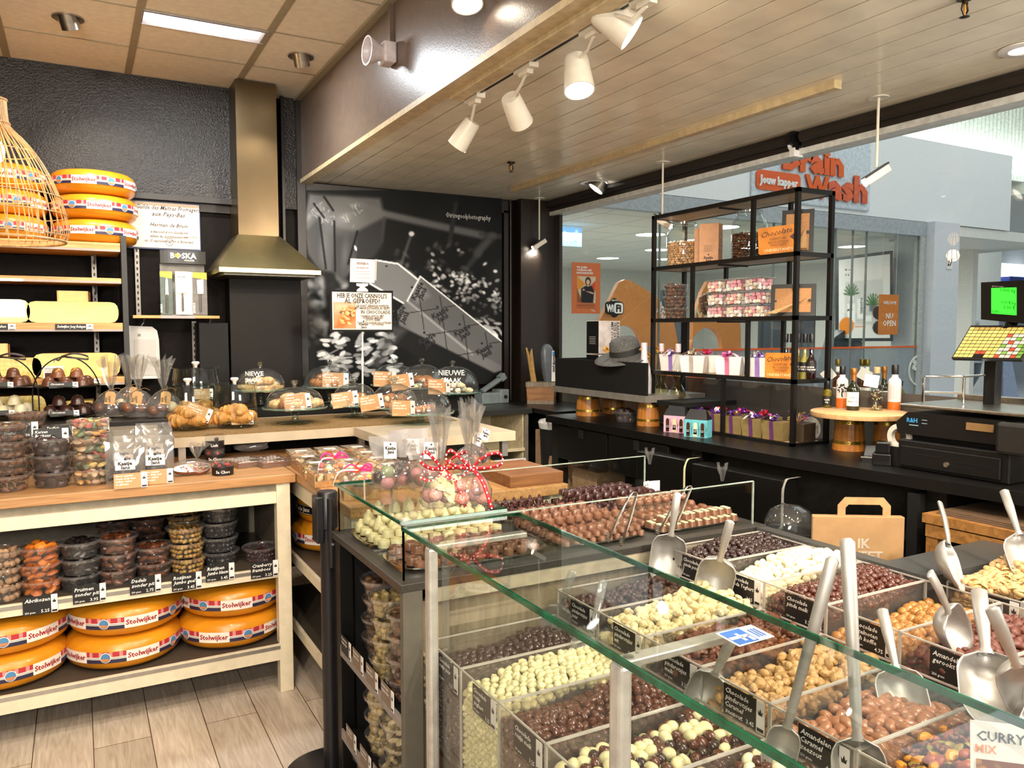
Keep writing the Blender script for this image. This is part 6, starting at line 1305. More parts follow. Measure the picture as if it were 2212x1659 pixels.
def candy(spec,cr):
    kname,words_,vars_,sp,lines,price=spec;sp*=SCL*1.02;c,r=cr;xf_,xb,rim=CX[c];y1,y0=RY[r],RY[r+1]
    if c==4: y1,y0=(1.235,1.045) if r==0 else (1.045,.85)
    binname=' '.join(lines).replace('irish ','irish ')
 # the bin
    o=thing('acrylic_bin','clear acrylic bin lettered %s'%binname,'bin',(xf_,y0,0),0,'clear pick and mix bins');w,d=xb-xf_,y1-y0-.004;zb=rim-.26;t=.0035
    B().quad((0,0,zb),(0,d,zb),(0,d,rim),(0,0,rim)).quad((0,0,zb),(w,0,zb),(w,0,rim),(0,0,rim)).quad((w,0,zb),(w,d,zb),(w,d,rim),(w,0,rim)).quad((0,d,zb),(w,d,zb),(w,d,rim),(0,d,rim)).quad((0,0,zb),(w,0,zb),(w,d,zb),(0,d,zb)).build('walls',ACRYL,o)
    e=B()
    for p,q_ in (((0,0),(0,d)),((0,0),(w,0)),((w,0),(w,d)),((0,d),(w,d))): e.bar((*p,rim),(*q_,rim),t,t)
    for p in ((0,0),(0,d),(w,0),(w,d)): e.bar((*p,zb),(*p,rim),t,t)
    e.build('polished_edges',ACEDGE,o)
 # shapes
    srcs=[]
    for i,(kd,m,rr,kw) in enumerate(vars_):
        key=(kd,str(m),rr,kw.get('sd',0))
        if key not in EMP: mb,ms=sm('x',kd,[SW[q] for q in m] if isinstance(m,list) else SW[m],rr,**kw);EMP[key]=(mb,mb.mesh(kname,ms))
        srcs.append(EMP[key])
    rmax=max(max(v[2]) for v in vars_);base=rim+LVL.get(cr,-.042);rg=random.Random(c*100+r)
    ph1,ph2=rg.uniform(0,6),rg.uniform(0,6)
    def hz(x,y):
        u,v=(x-xf_)/w,(y-y0)/d;return base+.028*u+.020*sin(pi*u)*sin(pi*v)+.007*sin(9*u+ph1)+.006*sin(7*v+ph2)+(.03*max(0,u-.3) if cr in ((3,1),(4,0),(2,1)) else 0)+(.022*(1-v) if cr==(4,0) else 0)
    n=0;bulk=B();mats_=[];[mats_.append(m_) for s_ in srcs for m_ in s_[1].materials if m_ not in mats_]
    nx,ny=int(w/sp),int(d/(sp*.88));pos=[]
    for i in range(nx):
        for j in range(ny): pos.append((xf_+rmax*.8+(w-rmax*1.6)*(i+.5*(j%2))/max(1,nx-.5)+rg.uniform(-.2,.2)*sp,y0+rmax*.8+(d-rmax*1.6)*j/max(1,ny-1)+rg.uniform(-.2,.2)*sp))
    lab='%s heaped in the clear bin lettered %s'%(words_,binname);grp='sweets in the bin '+binname;cat='nut' if cr in ((2,5),(2,6),(3,5),(3,4),(4,0),(4,1)) else 'sweet'
    for x,y in pos:
        me=rg.choice(srcs)[1];ob=bpy.data.objects.new(kname,me);COL.objects.link(ob);ob.location=(x,y,hz(x,y)+rg.uniform(-.3,.35)*rmax*.5)
        ob.rotation_euler=(rg.uniform(-.7,.7),rg.uniform(-.7,.7),rg.uniform(0,6.3));ob['label']=lab;ob['category']=cat;ob['group']=grp;n+=1
    def under(p):
        mb,me=rg.choice(srcs);mx=M.Translation(p)@M.Rotation(rg.uniform(0,6.3),4,'Z')@M.Rotation(rg.uniform(-.8,.8),4,'X')@M.Rotation(rg.uniform(-.8,.8),4,'Y');k=len(bulk.f);bulk.join(mb,mx)
        for i in range(k,len(bulk.f)): bulk.m[i]=mats_.index(me.materials[bulk.m[i]])
    for x,y in pos: under((min(xb-rmax,x+sp*.45),min(y1-rmax*.9,y+sp*.4),hz(x,y)-rmax*.75))
    zc=base-rmax;low=zb+.01 if c==1 else rim-.17
    while zc>low:
        y=y0+rmax*.9
        while y<y1-rmax*.8: under((xf_+rmax*.72,y,zc+rg.uniform(-.002,.002)));y+=sp*.9
        zc-=sp*.82
    bk=bulk.build(kname+'_filling',mats_);tag(bk,'more %ss beneath the top layer in the bin lettered %s'%(words_,binname),cat,kind='stuff')
    yc=y0+.064 if c!=4 else y0+.06
    price_card('black price card lettered %s on the front of its bin'%binname,(xf_-.0035,yc,rim-.068),.112,.064,lines,price=price,rz=-pi/2,tilt=0,group='price cards on the bins',fsz=.0135)
    return n
NC=sum(candy(s_,k) for k,s_ in SPEC.items())
# ------------------------------------------------------------------ scoops
SCM=mat('cast_aluminium_scoop','b4b1ab',.42,.55,vary=.05,vs_=25);SCP=glass('clear_scoop_plastic','eef0ee',1.2,rough=.1,base=.12,milky=.10)
def scoop(lab,top,tip,zt,wpx,plastic=False,L=None,face=None,bl=.46,t_top=None,hw=1.0):
    a=P(*tip,z=zt)
    if t_top: e=P(*top,t=t_top)
    else:
        v=ray(*top);best=None
        for i in range(400):
            q=EYE+v*(.9+.004*i);dd=abs((q-a).length-L)
            if q.z>a.z and (best is None or dd<best[0]-1e-4): best=(dd,q)
        e=best[1]
    L=(e-a).length;Z=(e-a).normalized();n=V(face) if face else (EYE-a);n=(n-Z*n.dot(Z)).normalized();X=n.cross(Z);w=wpx*mpp(a+Z*L*.25)
    mx=M(((X.x,n.x,Z.x,0),(X.y,n.y,Z.y,0),(X.z,n.z,Z.z,0),(0,0,0,1)))
    o=thing('scoop',lab,'scoop',a,0,'clear plastic scoops' if plastic else 'aluminium scoops');b=B();nt,na=12,12;bl_=L*bl;vs_=[]
    for j in range(nt+1):
        t=j/nt;s=(.30+.70*math.sqrt(max(0,min(1,t/.35)))) if t<.35 else 1.0 if t<.72 else math.sqrt(max(0,1-((t-.72)/.28)**2))*.82+.18
        if j==nt: s=.14
        for i in range(na+1):
            th=pi*i/na;vs_.append((w/2*s*cos(th),-(w*.46*s)*sin(th)*(.30+.70*min(1,t/.5))+.0*t,bl_*t))
    b.add(vs_,[(j*(na+1)+i,j*(na+1)+i+1,(j+1)*(na+1)+i+1,(j+1)*(na+1)+i) for j in range(nt) for i in range(na)],0,True)
    b.xf(mx).build('bowl',SCP if plastic else SCM,o,solid=0 if plastic else .0022)
    h=B();hp=[(0,-.004,bl_*.96),(0,-.002,bl_*1.06),(0,0,bl_*1.2),(0,.002,L*.8),(0,0,L*.985),(0,0,L)];hr=[(.012,.005),(.007,.005),(.0085,.006),(.0115,.006),(.012,.006),(.006,.003)];m_=12;vs_=[]
    for (x,y,z),(p,q) in zip(hp,hr): vs_+=[(p*hw*cos(2*pi*i/m_),y+q*hw*sin(2*pi*i/m_),z) for i in range(m_)]
    h.add(vs_,[(j*m_+i,j*m_+(i+1)%m_,(j+1)*m_+(i+1)%m_,(j+1)*m_+i) for j in range(5) for i in range(m_)]+[tuple(range(5*m_,6*m_))],0,True)
    h.xf(mx).build('handle',SCP if plastic else SCM,o);return o
scoop('clear plastic scoop stuck in the dark raisins',(1238,1232),(1188,1378),.66,62,True,.24)
scoop('clear plastic scoop stuck in the yellow yoghurt raisins',(1304,1252),(1262,1448),.665,80,True,.27)
scoop('large aluminium scoop standing in the dark peanut clusters',(1464,1064),(1432,1268),.735,74,False,.29,bl=.56)
scoop('aluminium scoop standing in the white peanut clusters',(1578,1124),(1530,1306),.745,80,False,.27,bl=.54)
scoop('aluminium scoop in the mixed chocolate nuts behind the glass',(1590,1362),(1500,1548),.665,82,False,.24,bl=.5)
scoop('long handled aluminium scoop leaning over the caramel clusters',(1800,1203),(1668,1690),.66,70,False,.44,bl=.25)
scoop('aluminium scoop with a long upright flat handle in the foreground',(1830,1162),(1862,1790),.65,110,False,.40,bl=.30,hw=1.1)
scoop('aluminium scoop half sunk in the caramel almonds',(1905,1314),(1968,1580),.70,100,False,.25,bl=.5)
scoop('aluminium scoop in the smoked almonds left of the tall handled ones',(2008,1236),(2096,1412),.80,92,False,.25,(-.5,-.9,.9),bl=.52)
scoop('aluminium scoop standing in the pistachios',(2030,1084),(2076,1272),.845,74,False,.28,(.5,-.9,.6),bl=.5)
scoop('large aluminium scoop stained with curry powder',(2114,1272),(2150,1570),.80,122,False,.29,bl=.52,hw=1.25)
scoop('aluminium scoop crossing behind the curry stained scoop',(2142,1312),(2250,1560),.80,105,False,.27,bl=.5)
scoop('aluminium scoop at the right edge of the photo above the pistachios',(2168,1058),(2238,1260),.85,74,False,.29,bl=.52)
c=P(2155,1562,t=1.12);o=thing('nut_mix_sign','white sign lettered CURRY KOKOS MIX over the front bins at the bottom right','sign',c);o.rotation_euler=(-.15,0,R(-44))
B().box(-.035,.085,0,.002,-.13,.0).build('card',CARDW,o);B().text('CURRY KOKOS',(-.027,-.001,-.026),(1,0,0),(0,0,1),.019,0,'L',.02).text('MIX',(-.029,-.001,-.043),(1,0,0),(0,0,1),.016,1,'L',.02).build('lettering',[mat('sign_grey_ink','4a444c',.6,vary=0),mat('sign_orange_ink','d98a60',.6,vary=0)],o)
p=Pic(0,10,0,7,40,30,'7a4226')
for k in range(60): p.el(rnd(0,10),rnd(0,7),rnd(.4,.8),rnd(.3,.5),random.choice(('9a5a30','6a2f20','b57a3c','8a6a3a','54301c')),rnd(0,180),.4)
p.build('photo',lambda u,v: V((-.028+u*.0107,-.0012,-.052-v*.0107)),o)
B().box(.02,.024,.002,.004,-.2,-.01).build('holder',ACEDGE,o)
# ================================================================== black service counter under the window
o=thing('service_counter','long black service counter with drawers under the shop window','counter',(0,0,0));ZS=1.0;BLKC=mat('counter_black','0a0908',.38,vary=.05,spec=.4)
B().prism([(2.43,4.0,ZS-.04),(2.44,2.2,ZS-.04),(2.57,1.0,ZS-.04),(3.02,1.0,ZS-.04),(3.02,4.0,ZS-.04)],(0,0,.04)).build('counter_top',BLKC,o,bevel=.003)
for y in (3.94,2.72,1.62): B().box(2.46 if y>2 else 2.54,2.53 if y>2 else 2.60,y-.035,y+.035,0,ZS-.04).build('leg',BLKC,o)
for y0,y1 in ((3.40,3.88),(2.90,3.38)):
    d=B().box(2.445,2.465,y0,y1,.76,.95).build('drawer_front',BLKC,o,bevel=.002);B().box(2.440,2.446,(y0+y1)/2-.02,(y0+y1)/2+.02,.90,.95).build('finger_notch',BLACKM,d)
B().box(2.95,3.0,1.0,3.9,0,.5).build('rear_board',BLACKM,o);B().box(2.48,2.98,1.9,3.9,.40,.42).build('lower_shelf',BLACKM,o)
B().box(2.50,2.98,1.66,1.70,.4,.94).build('divider',BLACKM,o)
CREAME=mat('cream_edge_band','cfc8a0',.4)
for y0,y1,lab in ((2.14,2.62,'nearer'),(2.70,3.02,'farther')):
    d=thing('tilted_drawer','black drawer with cream edge pulled out of the counter, the %s one'%lab,'drawer case',(2.36,(y0+y1)/2,.72),R(4),'pulled out drawers');h=(y1-y0)/2
    B().box(0,.10,-h,h,0,.20).build('front_board',BLKC,d,bevel=.004);B().ribbon([(-.002,-h-.003,.0),(-.002,-h-.003,.15)]+[(-.002+.03*(1-cos(a*pi/12)),-h-.003,.15+.055*sin(a*pi/12)) for a in range(7)]+[(.10,-h-.003,.205)],.012,0,(0,1,0)).build('edge_band',CREAME if lab=='farther' else mat('grey_edge_band','8d8a84',.4),d)
    crumple(B(),(-.004,.06,.15),.02,.07,6,3).build('clear_bag_clip',FOIL,d)
# ------------------------------------------------------------------ things under and beside the counter
def carton(lab,c,sx,sy,sz,rz=0.,open_=False,name='cardboard_box',m=None,label_=False):
    o=thing(name,lab,'box',c,rz,'cardboard boxes by the counter');m=m or KRAFTD
    B().box(-sx/2,sx/2,-sy/2,sy/2,0,sz).build('box_body',m,o,bevel=.003)
    if open_: B().prism([(-sx/2,-sy/2,sz),(sx/2,-sy/2,sz),(sx/2*.9,-sy/2-.07,sz-.08),(-sx/2*.9,-sy/2-.07,sz-.08)],(0,-.002,.002)).build('flap',m,o)
    else: B().box(-.012,.012,-sy/2-.001,sy/2+.001,sz-.001,sz+.001).build('seam_tape',mat('packing_tape','b08a55',.3),o)
    if label_: B().box(-.04,.05,-sy/2-.002,-sy/2,sz*.55,sz*.8).build('paper_label',CARDW,o)
carton('tall brown cardboard box with a white label left of the black counter',(2.72,4.30,.50),.20,.25,.36,R(12),False,label_=True);carton('brown cardboard box under the labelled one left of the counter',(2.70,4.30,0),.26,.3,.495,R(6));carton('narrow open cardboard box in front of the stacked boxes',(2.56,4.02,.22),.10,.2,.52,R(10),True)
carton('brown cardboard box standing under the black counter at the left',(2.62,3.72,.425),.2,.25,.28)
o=thing('black_waste_bin','black bin with a white bag over its rim at the left end of the counter','bin',(2.60,4.12,.2));B().lathe([(.09,0),(.12,.72),(.115,.72)],24).build('bin_body',BLACKM,o);crumple(B().lathe([(.122,.70),(.13,.735),(.12,.75),(.11,.72)],20),(-.1,-.05,.69),.03,.06,6,4).build('bin_bag',mat('white_bag','d9d6d0',.4,alpha=.85),o)
o=thing('glass_sweet_stand','small glass stand of yellow sweets under the black counter','cake stand',(2.56,3.46,.425));B().lathe([(.045,0),(.008,.02),(.007,.09),(.07,.10),(.075,.112),(.066,.16),(.05,.19),(.0,.20)],28).build('bowl',GLASS,o);f,ms=filling('raisin',.05,.055,.04,20);f.xf(M.Translation((0,0,.10)));f.build('filling',mat('yellow_sweets','c9a23a',.4),o)['kind']='stuff'
o=thing('round_band_tin','round black tin with a pale band lettered time for something under the counter','tin',(2.56,3.02,.425));B().lathe([(0,0),(.13,0),(.13,.19),(.122,.19),(.122,.02),(0,.02)],40).build('tin_body',BLACK,o);B().lathe([(.1308,.125),(.1308,.165)],40).build('pale_band',mat('band_grey','9a978f',.5),o);B().textcyl('time for something',.1318,R(-145),.137,.024,0,.01).build('lettering',INK,o)
for k in range(3): carton(('upper','middle','lower')[k]+' flat pale carton stacked under the black counter',(2.60,3.24,.425+.05*(2-k)),.18,.16,.048,R(8*k-6),name='flat_carton',m=mat('pale_carton','a39c8a',.6))
o=thing('glass_cake_stand','empty glass cake stand with dome standing low beside the kraft bags','cake stand',P(1705,1152,t=2.78),0,'glass cake stand below the counter');q=o.location.copy();S=mpp(q)
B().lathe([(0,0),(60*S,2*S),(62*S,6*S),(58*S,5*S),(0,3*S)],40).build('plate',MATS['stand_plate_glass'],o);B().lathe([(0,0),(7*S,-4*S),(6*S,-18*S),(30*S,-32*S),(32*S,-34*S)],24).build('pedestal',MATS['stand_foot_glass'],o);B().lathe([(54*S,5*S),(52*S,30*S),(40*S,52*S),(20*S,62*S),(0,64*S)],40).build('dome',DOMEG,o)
tag(B().box(q.x-.14,q.x+.5,q.y-.12,q.y+.25,.30,q.z-34*S).build('low_black_stool',BLACKM,bevel=.004),'low black stool carrying the empty glass cake stand','stool')
def kraft_bag(lab,c,w,h,d,rz,text,group,handles=True):
    o=thing('kraft_paper_bag',lab,'bag',c,rz,group);KB=mat('kraft_paper','a98358',.75,vary=.05,vs_=20)
    for k in range(3): B().box(-w/2+.006*k,w/2+.005*k,-d/2+k*.02,-d/2+k*.02+.014,0,h-.003*k).build('bag_fold',KB,o,bevel=.003)
    if handles: B().prism([(x,0,z) for x,z in ((-.085,0),(-.085,.035),(-.062,.062),(.062,.062),(.085,.035),(.085,0),(.06,0),(.06,.027),(.05,.038),(-.05,.038),(-.06,.027),(-.06,0))],(0,.004,0)).xf(M.Translation((.02,-d/2+.008,h))).build('handle',mat('kraft_handle','b48c5e',.7),o)
    b=B();fs=w*.15
    for i,t in enumerate(text): b.text(t,(.02,-d/2-.0012,h-.105-fs*.95*i),(1,0,0),(0,0,1),fs,0,'C',.035,fit=w*.6)
    if text: b.build('lettering',mat('bag_white_print','b7a894',.6),o)
    return o
c=P(1849,1112,t=2.62);S=mpp(c);kraft_bag('stack of kraft paper bags lettered IK WEET WAT LEKKER IS beside the grey stone top',(c.x,c.y,c.z-.36),192*S,.36,.05,R(-33),['IK','WEET','WAT','LEKKER','IS'],'kraft carrier bags')
tag(B().box(c.x-.25,c.x+.3,c.y-.05,c.y+.3,.2,c.z-.361).build('low_shelf_board',BLACKM),'black board under the kraft paper bags','shelf')
o=thing('crate_table','pine crate table with brown paper below the cash drawer','table',(0,0,0));a=P(1992,1108,t=2.62);z=a.z;CR=wood('crate_pine','a5743e','7d5528',(3,30,30))
x0,y1=a.x,a.y;B().prism([(x0,y1,z-.03),(x0+.02,y1-.62,z-.03),(x0+.5,y1-.62,z-.03),(x0+.5,y1,z-.03)],(0,0,.03)).build('table_top',CR,o);B().box(x0+.005,x0+.02,y1-.6,y1-.01,z-.075,z-.035).build('side_rail',CR,o)
for y in (y1-.03,y1-.58): B().box(x0+.01,x0+.05,y-.02,y+.02,0,z-.03).build('leg',CR,o)
for k in range(3): tag(B().box(x0+.03+.01*k,x0+.3,y1-.3-.02*k,y1-.03,z+.004*k,z+.004*k+.0038).build('brown_paper_sheet',mat('dark_brown_paper','5e4630',.8)),'sheet of brown paper on the crate table, %s of three'%('lowest','middle','topmost')[k],'paper','brown paper on the crate table')
carton('orange brown carton at the right end of the crate table',(x0+.22,y1-.48,z+.001),.2,.2,.09)
for k in range(5):
    c=P(2195,1056,t=2.0);tag(B().prism([(0,0,0),(.2,.0,0),(.2,-.25,0),(0,-.25,0)],(0,0,.004)).build('kraft_envelope',KRAFT,loc=(2.60+.004*k,1.30-.003*k,1.001+.0045*k),rot=(0,0,R(4*k-8))),'kraft envelope, %s of the stack right of the cash drawer'%('bottom','second','third','fourth','topmost')[k],'envelope','kraft envelopes')
# ------------------------------------------------------------------ wooden mugs, black tray, hat, boxes
BAR=wood('mug_oak','b2742f','8a5320',(30,30,2.2),.35);BRASS=mat('brass_hoop','a58a3c',.3,.9,vary=.12,vs_=30)
def mug(lab,c,r0,r1,h,n=16):
    o=thing('wooden_cask',lab,'cask',c,rnd(0,6),'wooden casks with brass hoops')
    B().lathe([(0,0),(r0,0),(r1,h),(0,h)],n,smooth=False).build('staves',BAR,o)
    for t,w in ((.2,.09),(.78,.09)):
        ra,rb=r0+(r1-r0)*t,r0+(r1-r0)*(t+w);hb=B().lathe([(ra*1.012,h*t),(rb*1.012,h*(t+w))],28).build('brass_hoop',BRASS,o)
        B().ell((ra*1.012,0,h*(t+w/2)),(.003,.004,.004),8,5).ell((ra*1.0,ra*.2,h*(t+w/2)),(.003,.004,.004),8,5).build('rivet',BRASS,hb)
    return o
for k,(px,py,w,h,lab) in enumerate(((1248,898,54,57,'wooden cask at the left under the black tray'),(1303,893,52,52,'second wooden cask under the black tray, in its shadow'),(1380,920,50,69,'wooden cask under the right end of the black tray'),(1445,896,60,46,'wooden cask behind the left post of the black rack'))):
    c=P(px,py,z=ZS);S=mpp(c);zt2=1.128;mug(lab,(c.x+w*S/2,c.y,ZS),w*S/2,w*S*.43,(zt2-ZS) if k<3 else .118)
o=thing('black_tray','black display tray with a grey front edge resting on wooden casks','tray',(0,0,0));B().prism([(2.545,4.10,1.13),(2.545,3.20,1.13),(2.95,3.20,1.13),(2.95,4.10,1.13)],(0,0,.035)).build('grey_board',mat('grey_board','6f6a62',.45),o);B().box(2.555,2.57,3.21,4.09,1.165,1.335).box(2.57,2.93,4.07,4.09,1.165,1.335).build('black_front',BLACKM,o)
tag(B().box(2.62,2.98,3.0,3.60,1.118,1.142).build('black_shelf_plank',BLACKM),'black plank under the two flasks behind the rack post','plank')
for k,(px,y0) in enumerate(((1252,3.93),(1250,3.93))):
    z=1.165+.20*k;o=thing('cheese_curler_box','white and black carton lettered KAASKRULLER, %s of two'%('lower','upper')[k],'box',(2.775,3.90,z),R(3),'cheese curler cartons')
    zz=.195 if k else .195;B().box(-.08,.08,-.06,.06,0,zz).build('carton',mat('carton_white','d9cdc8',.5),o,bevel=.002)
    B().box(-.0808,-.0798,-.058,.058,.002,zz-.002).build('black_face',BLACK,o)
    b=B()
    for i,t in enumerate(('KAASKRULLER','TETE DE MOINE','MET STOLP')): b.text(t,(.055-.022*i,-.0612,zz-.008),(0,0,-1),(1,0,0),.026,0,'L',.02,fit=zz*.9)
    for i in range(5): b.bar((-.0812,.03,.06+.010*i),(-.0812,-.03,.06+.010*i),.0008,.0016,1)
    b.build('lettering',[INK,INKW],o)
o=thing('straw_hat','dark grey woven sun hat with yellow flowers on the black tray','hat',(2.66,3.52,1.352),0);HATM=mat('woven_straw_grey','5c5c5a',.8,vary=.3,vs_=200,bump=.6,bs=150)
HT=M.Translation((0,0,.012))@M.Rotation(R(-11),4,(.6,.8,0))@M.Rotation(R(13),4,(.8,-.6,0))
B().lathe([(.178,-.004),(.15,.002),(.11,.004),(.088,.012),(.084,.05),(.078,.082),(.062,.096),(.04,.088),(0,.084)],44).xf(HT).build('straw',HATM,o,solid=.003)
B().lathe([(.0905,.014),(.0875,.03),(.0855,.05)],44).xf(HT).build('hat_band',mat('hat_band_black','1c1b1b',.7),o)
for k,(x,y,z) in enumerate(((.02,-.13,.045),(.10,-.14,.05),(-.09,.06,.045),(.03,-.15,.02))):
    f=B()
    for i in range(7): a=i*.9;f.ell((.018*cos(a),.018*sin(a)*.6,.012*sin(a)),(.012,.008,.004),7,4,0,M.Rotation(a,3,'Y'))
    f.ell((0,-.004,0),(.008,.006,.008),8,5,1).xf(M.Translation((x,y,z))).build('flower',[mat('flower_yellow','e0a020',.5),mat('flower_heart','7a3a14',.6)],o)
def bottle(lab,c,prof,m,cap,cap_m,liquid=None,lvl=.6,group='bottles',lab_m=None,lz=(.1,.45),text=None,tsize=.014,tc=INK,neck=None,tag_=None,sq=False,name='bottle'):
    """prof: (radius, height) from the base up, cap = (radius, height)"""
    o=thing(name,lab,'bottle',c,R(-60),group);H=prof[-1][1]
    B().lathe([(0,0)]+list(prof),22).build('glass_body',m,o)
    if liquid:
        q=[(r*.90,z*.995+.002) for r,z in prof if z<=H*lvl];B().lathe([(0,.004)]+q+[(0,q[-1][1])],20).build('liquid',liquid,o)
    B().lathe([(cap[0]*.96,H-.004),(cap[0],H-.002),(cap[0],H+cap[1]-.002),(cap[0]*.94,H+cap[1]),(0,H+cap[1])],18).build('cap',cap_m,o)
    if lab_m:
        rr=max(r for r,z in prof)*1.006;l=B().lathe([(rr,H*lz[0]),(rr,H*lz[1])],22,a0=R(-90-62),a1=R(-90+62)).build('label',lab_m,o)
        b=B()
        for i,t in enumerate(text or []): b.textcyl(t,rr*1.006,R(-90),H*(lz[1]-.08)-tsize*1.2*(i+1),tsize,0,.02)
        if text: b.build('lettering',tc,l)
    if neck: B().lathe([(prof[-1][0]*1.05,H*neck[0]),(prof[-1][0]*1.05,H*neck[1])],18).build('neck_label',neck[2],o)
    if tag_: B().prism([(-.028,-.02,0),(.028,-.02,0),(.028,-.02,.052),(-.028,-.02,.052)],(0,.0008,0)).xf(M.Translation((-.02,-.012,H*.62))@M.Rotation(R(tag_),4,'Y')).build('paper_tag',CARDW,o)
    return o
def liq(n,t,milk=.0,mc='ffffff'): return glass('liquid_'+n,t,.8,base=.05,milky=milk,mcol=mc)
DKG=mat('dark_green_glass','1a1e0c',.08,vary=.05,coat=.6);CAPB=mat('cap_black','181617',.35);CAPC=mat('cap_copper','a5682e',.3,.6);CAPO=mat('cap_olive_foil','6b5c1e',.3,.5);CORK=mat('cork','c9a57a',.8,vary=.15,vs_=200)
WINE=lambda r,H: [(r*.93,0),(r,.006),(r,H*.54),(r*.97,H*.58),(r*.86,H*.63),(r*.66,H*.68),(r*.48,H*.72),(r*.40,H*.77),(r*.38,H)]
SLIM=lambda r,H: [(r*.9,0),(r*.95,.005),(r,H*.40),(r*.93,H*.47),(r*.74,H*.53),(r*.50,H*.59),(r*.40,H*.66),(r*.37,H*.8),(r*.36,H)]
c=P(1391,838,x=2.66);bottle('white sleeved sparkling wine bottle standing left of the black rack',(2.66,c.y,1.142),[(.036,0),(.040,.01),(.041,.10),(.034,.16),(.018,.21),(.0155,.26)],mat('white_bottle_sleeve','d4cdd2',.3),(.0165,.035),mat('pale_foil','d9cdd6',.35),group='bottles beside the rack')
for k,(px,py) in enumerate(((1428,838),(1464,840))):
    c=P(px,py,x=2.78);bottle('clear fluted flask of pale drink behind the left rack post, %s one'%('left','right')[k],(2.78,c.y,1.142),[(.030,0),(.044,.012),(.036,.05),(.020,.075),(.028,.10),(.036,.14),(.026,.18),(.013,.22),(.013,.25)],GLASS,(.0145,.04),mat('pale_pink_cap','d9c6cc',.4),liq('pale','f0e4c0'),.62,'fluted flasks')
# ------------------------------------------------------------------ black display rack
RX0,RX1,RY0,RY1,RZT=2.69,2.92,2.372,3.345,2.108;T_=.019
o=thing('display_rack','tall open black metal rack with wooden shelves on the service counter','rack',(0,0,0));LV=[1.012,1.29,1.565,1.838,2.108];RB=mat('rack_black_steel','0d0c0b',.4,spec=.4)
for x in (RX0,RX1-T_):
    for y in (RY0,RY1-T_): B().box(x,x+T_,y,y+T_,ZS,RZT).build('corner_post',RB,o)
for k,z in enumerate(LV):
    b=B().box(RX0,RX1,RY0,RY0+T_,z-T_,z).box(RX0,RX1,RY1-T_,RY1,z-T_,z).box(RX0,RX0+T_,RY0,RY1,z-T_,z).box(RX1-T_,RX1,RY0,RY1,z-T_,z)
    f=b.build('shelf_frame',RB,o);B().box(RX0+T_,RX1-T_,RY0+T_,RY1-T_,z-T_*.9,z-.004).build('shelf_board',wood('rack_ash_board','bfa57c','a08560',(30,3,30)),f)
    B().box(RX0+T_,RX1-T_,(RY0+RY1)/2,(RY0+RY1)/2+.008,z-T_-.006,z-T_+.001).build('under_rail',RB,f)
for px,k,x in ((1620,3,RX0),(1492,2,RX0),(1613,1,RX0),(1562,0,RX0),(1564,2,RX1-T_),(1700,3,RX1-T_),(1700,2,RX1-T_),(1482,1,RX1-T_),(1690,1,RX1-T_)):
    y=P(px,700,x=x).y;B().box(x,x+T_*.9,y-T_*.45,y+T_*.45,LV[k]-.002,LV[k+1]-T_+.002).build('inner_post',RB,o)
def rackp(px,py,x): return P(px,py,x=x)
def big_jar(lab,px,px1,ztop,food,lvl,x=2.80,zb=LV[3]):
    a,b_=rackp(px,600,x),rackp(px1,600,x);r=(a.y-b_.y)/2*.80;y=(a.y+b_.y)/2;h=ztop;o=thing('storage_jar',lab,'jar',(x,y,zb-.003),0,'storage jars on the rack')
    B().lathe([(0,.002),(r*.95,.002),(r,.015),(r,h*.66),(r*.93,h*.76),(r*.70,h*.86),(r*.68,h*.93)],36).build('jar_body',GLASS,o);B().lathe([(r*.70,h*.91),(r*.76,h*.93),(r*.76,h*.97),(0,h*.985)],32).build('lid',glass('lid_glass','e6ece8',1.3,base=.14,milky=.05),o)
    f,ms=filling(food,r*.96,r*.96,h*lvl,60,False,.80,8,5,4);f.build('filling',ms,o)['kind']='stuff'
big_jar('large glass jar of skinned peanuts on the top rack shelf',1446,1507,.235,'peanutjar',.52);big_jar('large glass jar of brown almonds on the top rack shelf',1583,1653,.235,'almondjar',.50)
for k in range(2):
    a=rackp(1552-16*k,560,2.80+.02*k);o=thing('paper_gift_bag','brown printed paper bag on the top rack shelf, %s one'%('front','rear')[k],'bag',(2.775+.035*k,a.y+.03,LV[3]-.003),R(-62),'paper gift bags');h=.195-.012*k
    B().box(-.05,.05,-.03,.03,0,h).build('paper',mat('paper_bag_brown','b98a66',.7,vary=.05),o,bevel=.003);s=B().box(.0502,.0508,-.029,.029,.002,h-.003).build('printed_side',mat('paper_bag_print','9a6c46',.7,vary=.25,vs_=60),o)
    b=logo(B(),(-.0,-.0308,h*.10),(1,0,0),(0,0,1),.018)
    for i in range(5): b.bar((-.022,-.0308,h*(.30+.035*i)),(.022-.006*(i%2),-.0308,h*(.30+.035*i)),.0008,.0012)
    b.build('lettering',LOGO,o)
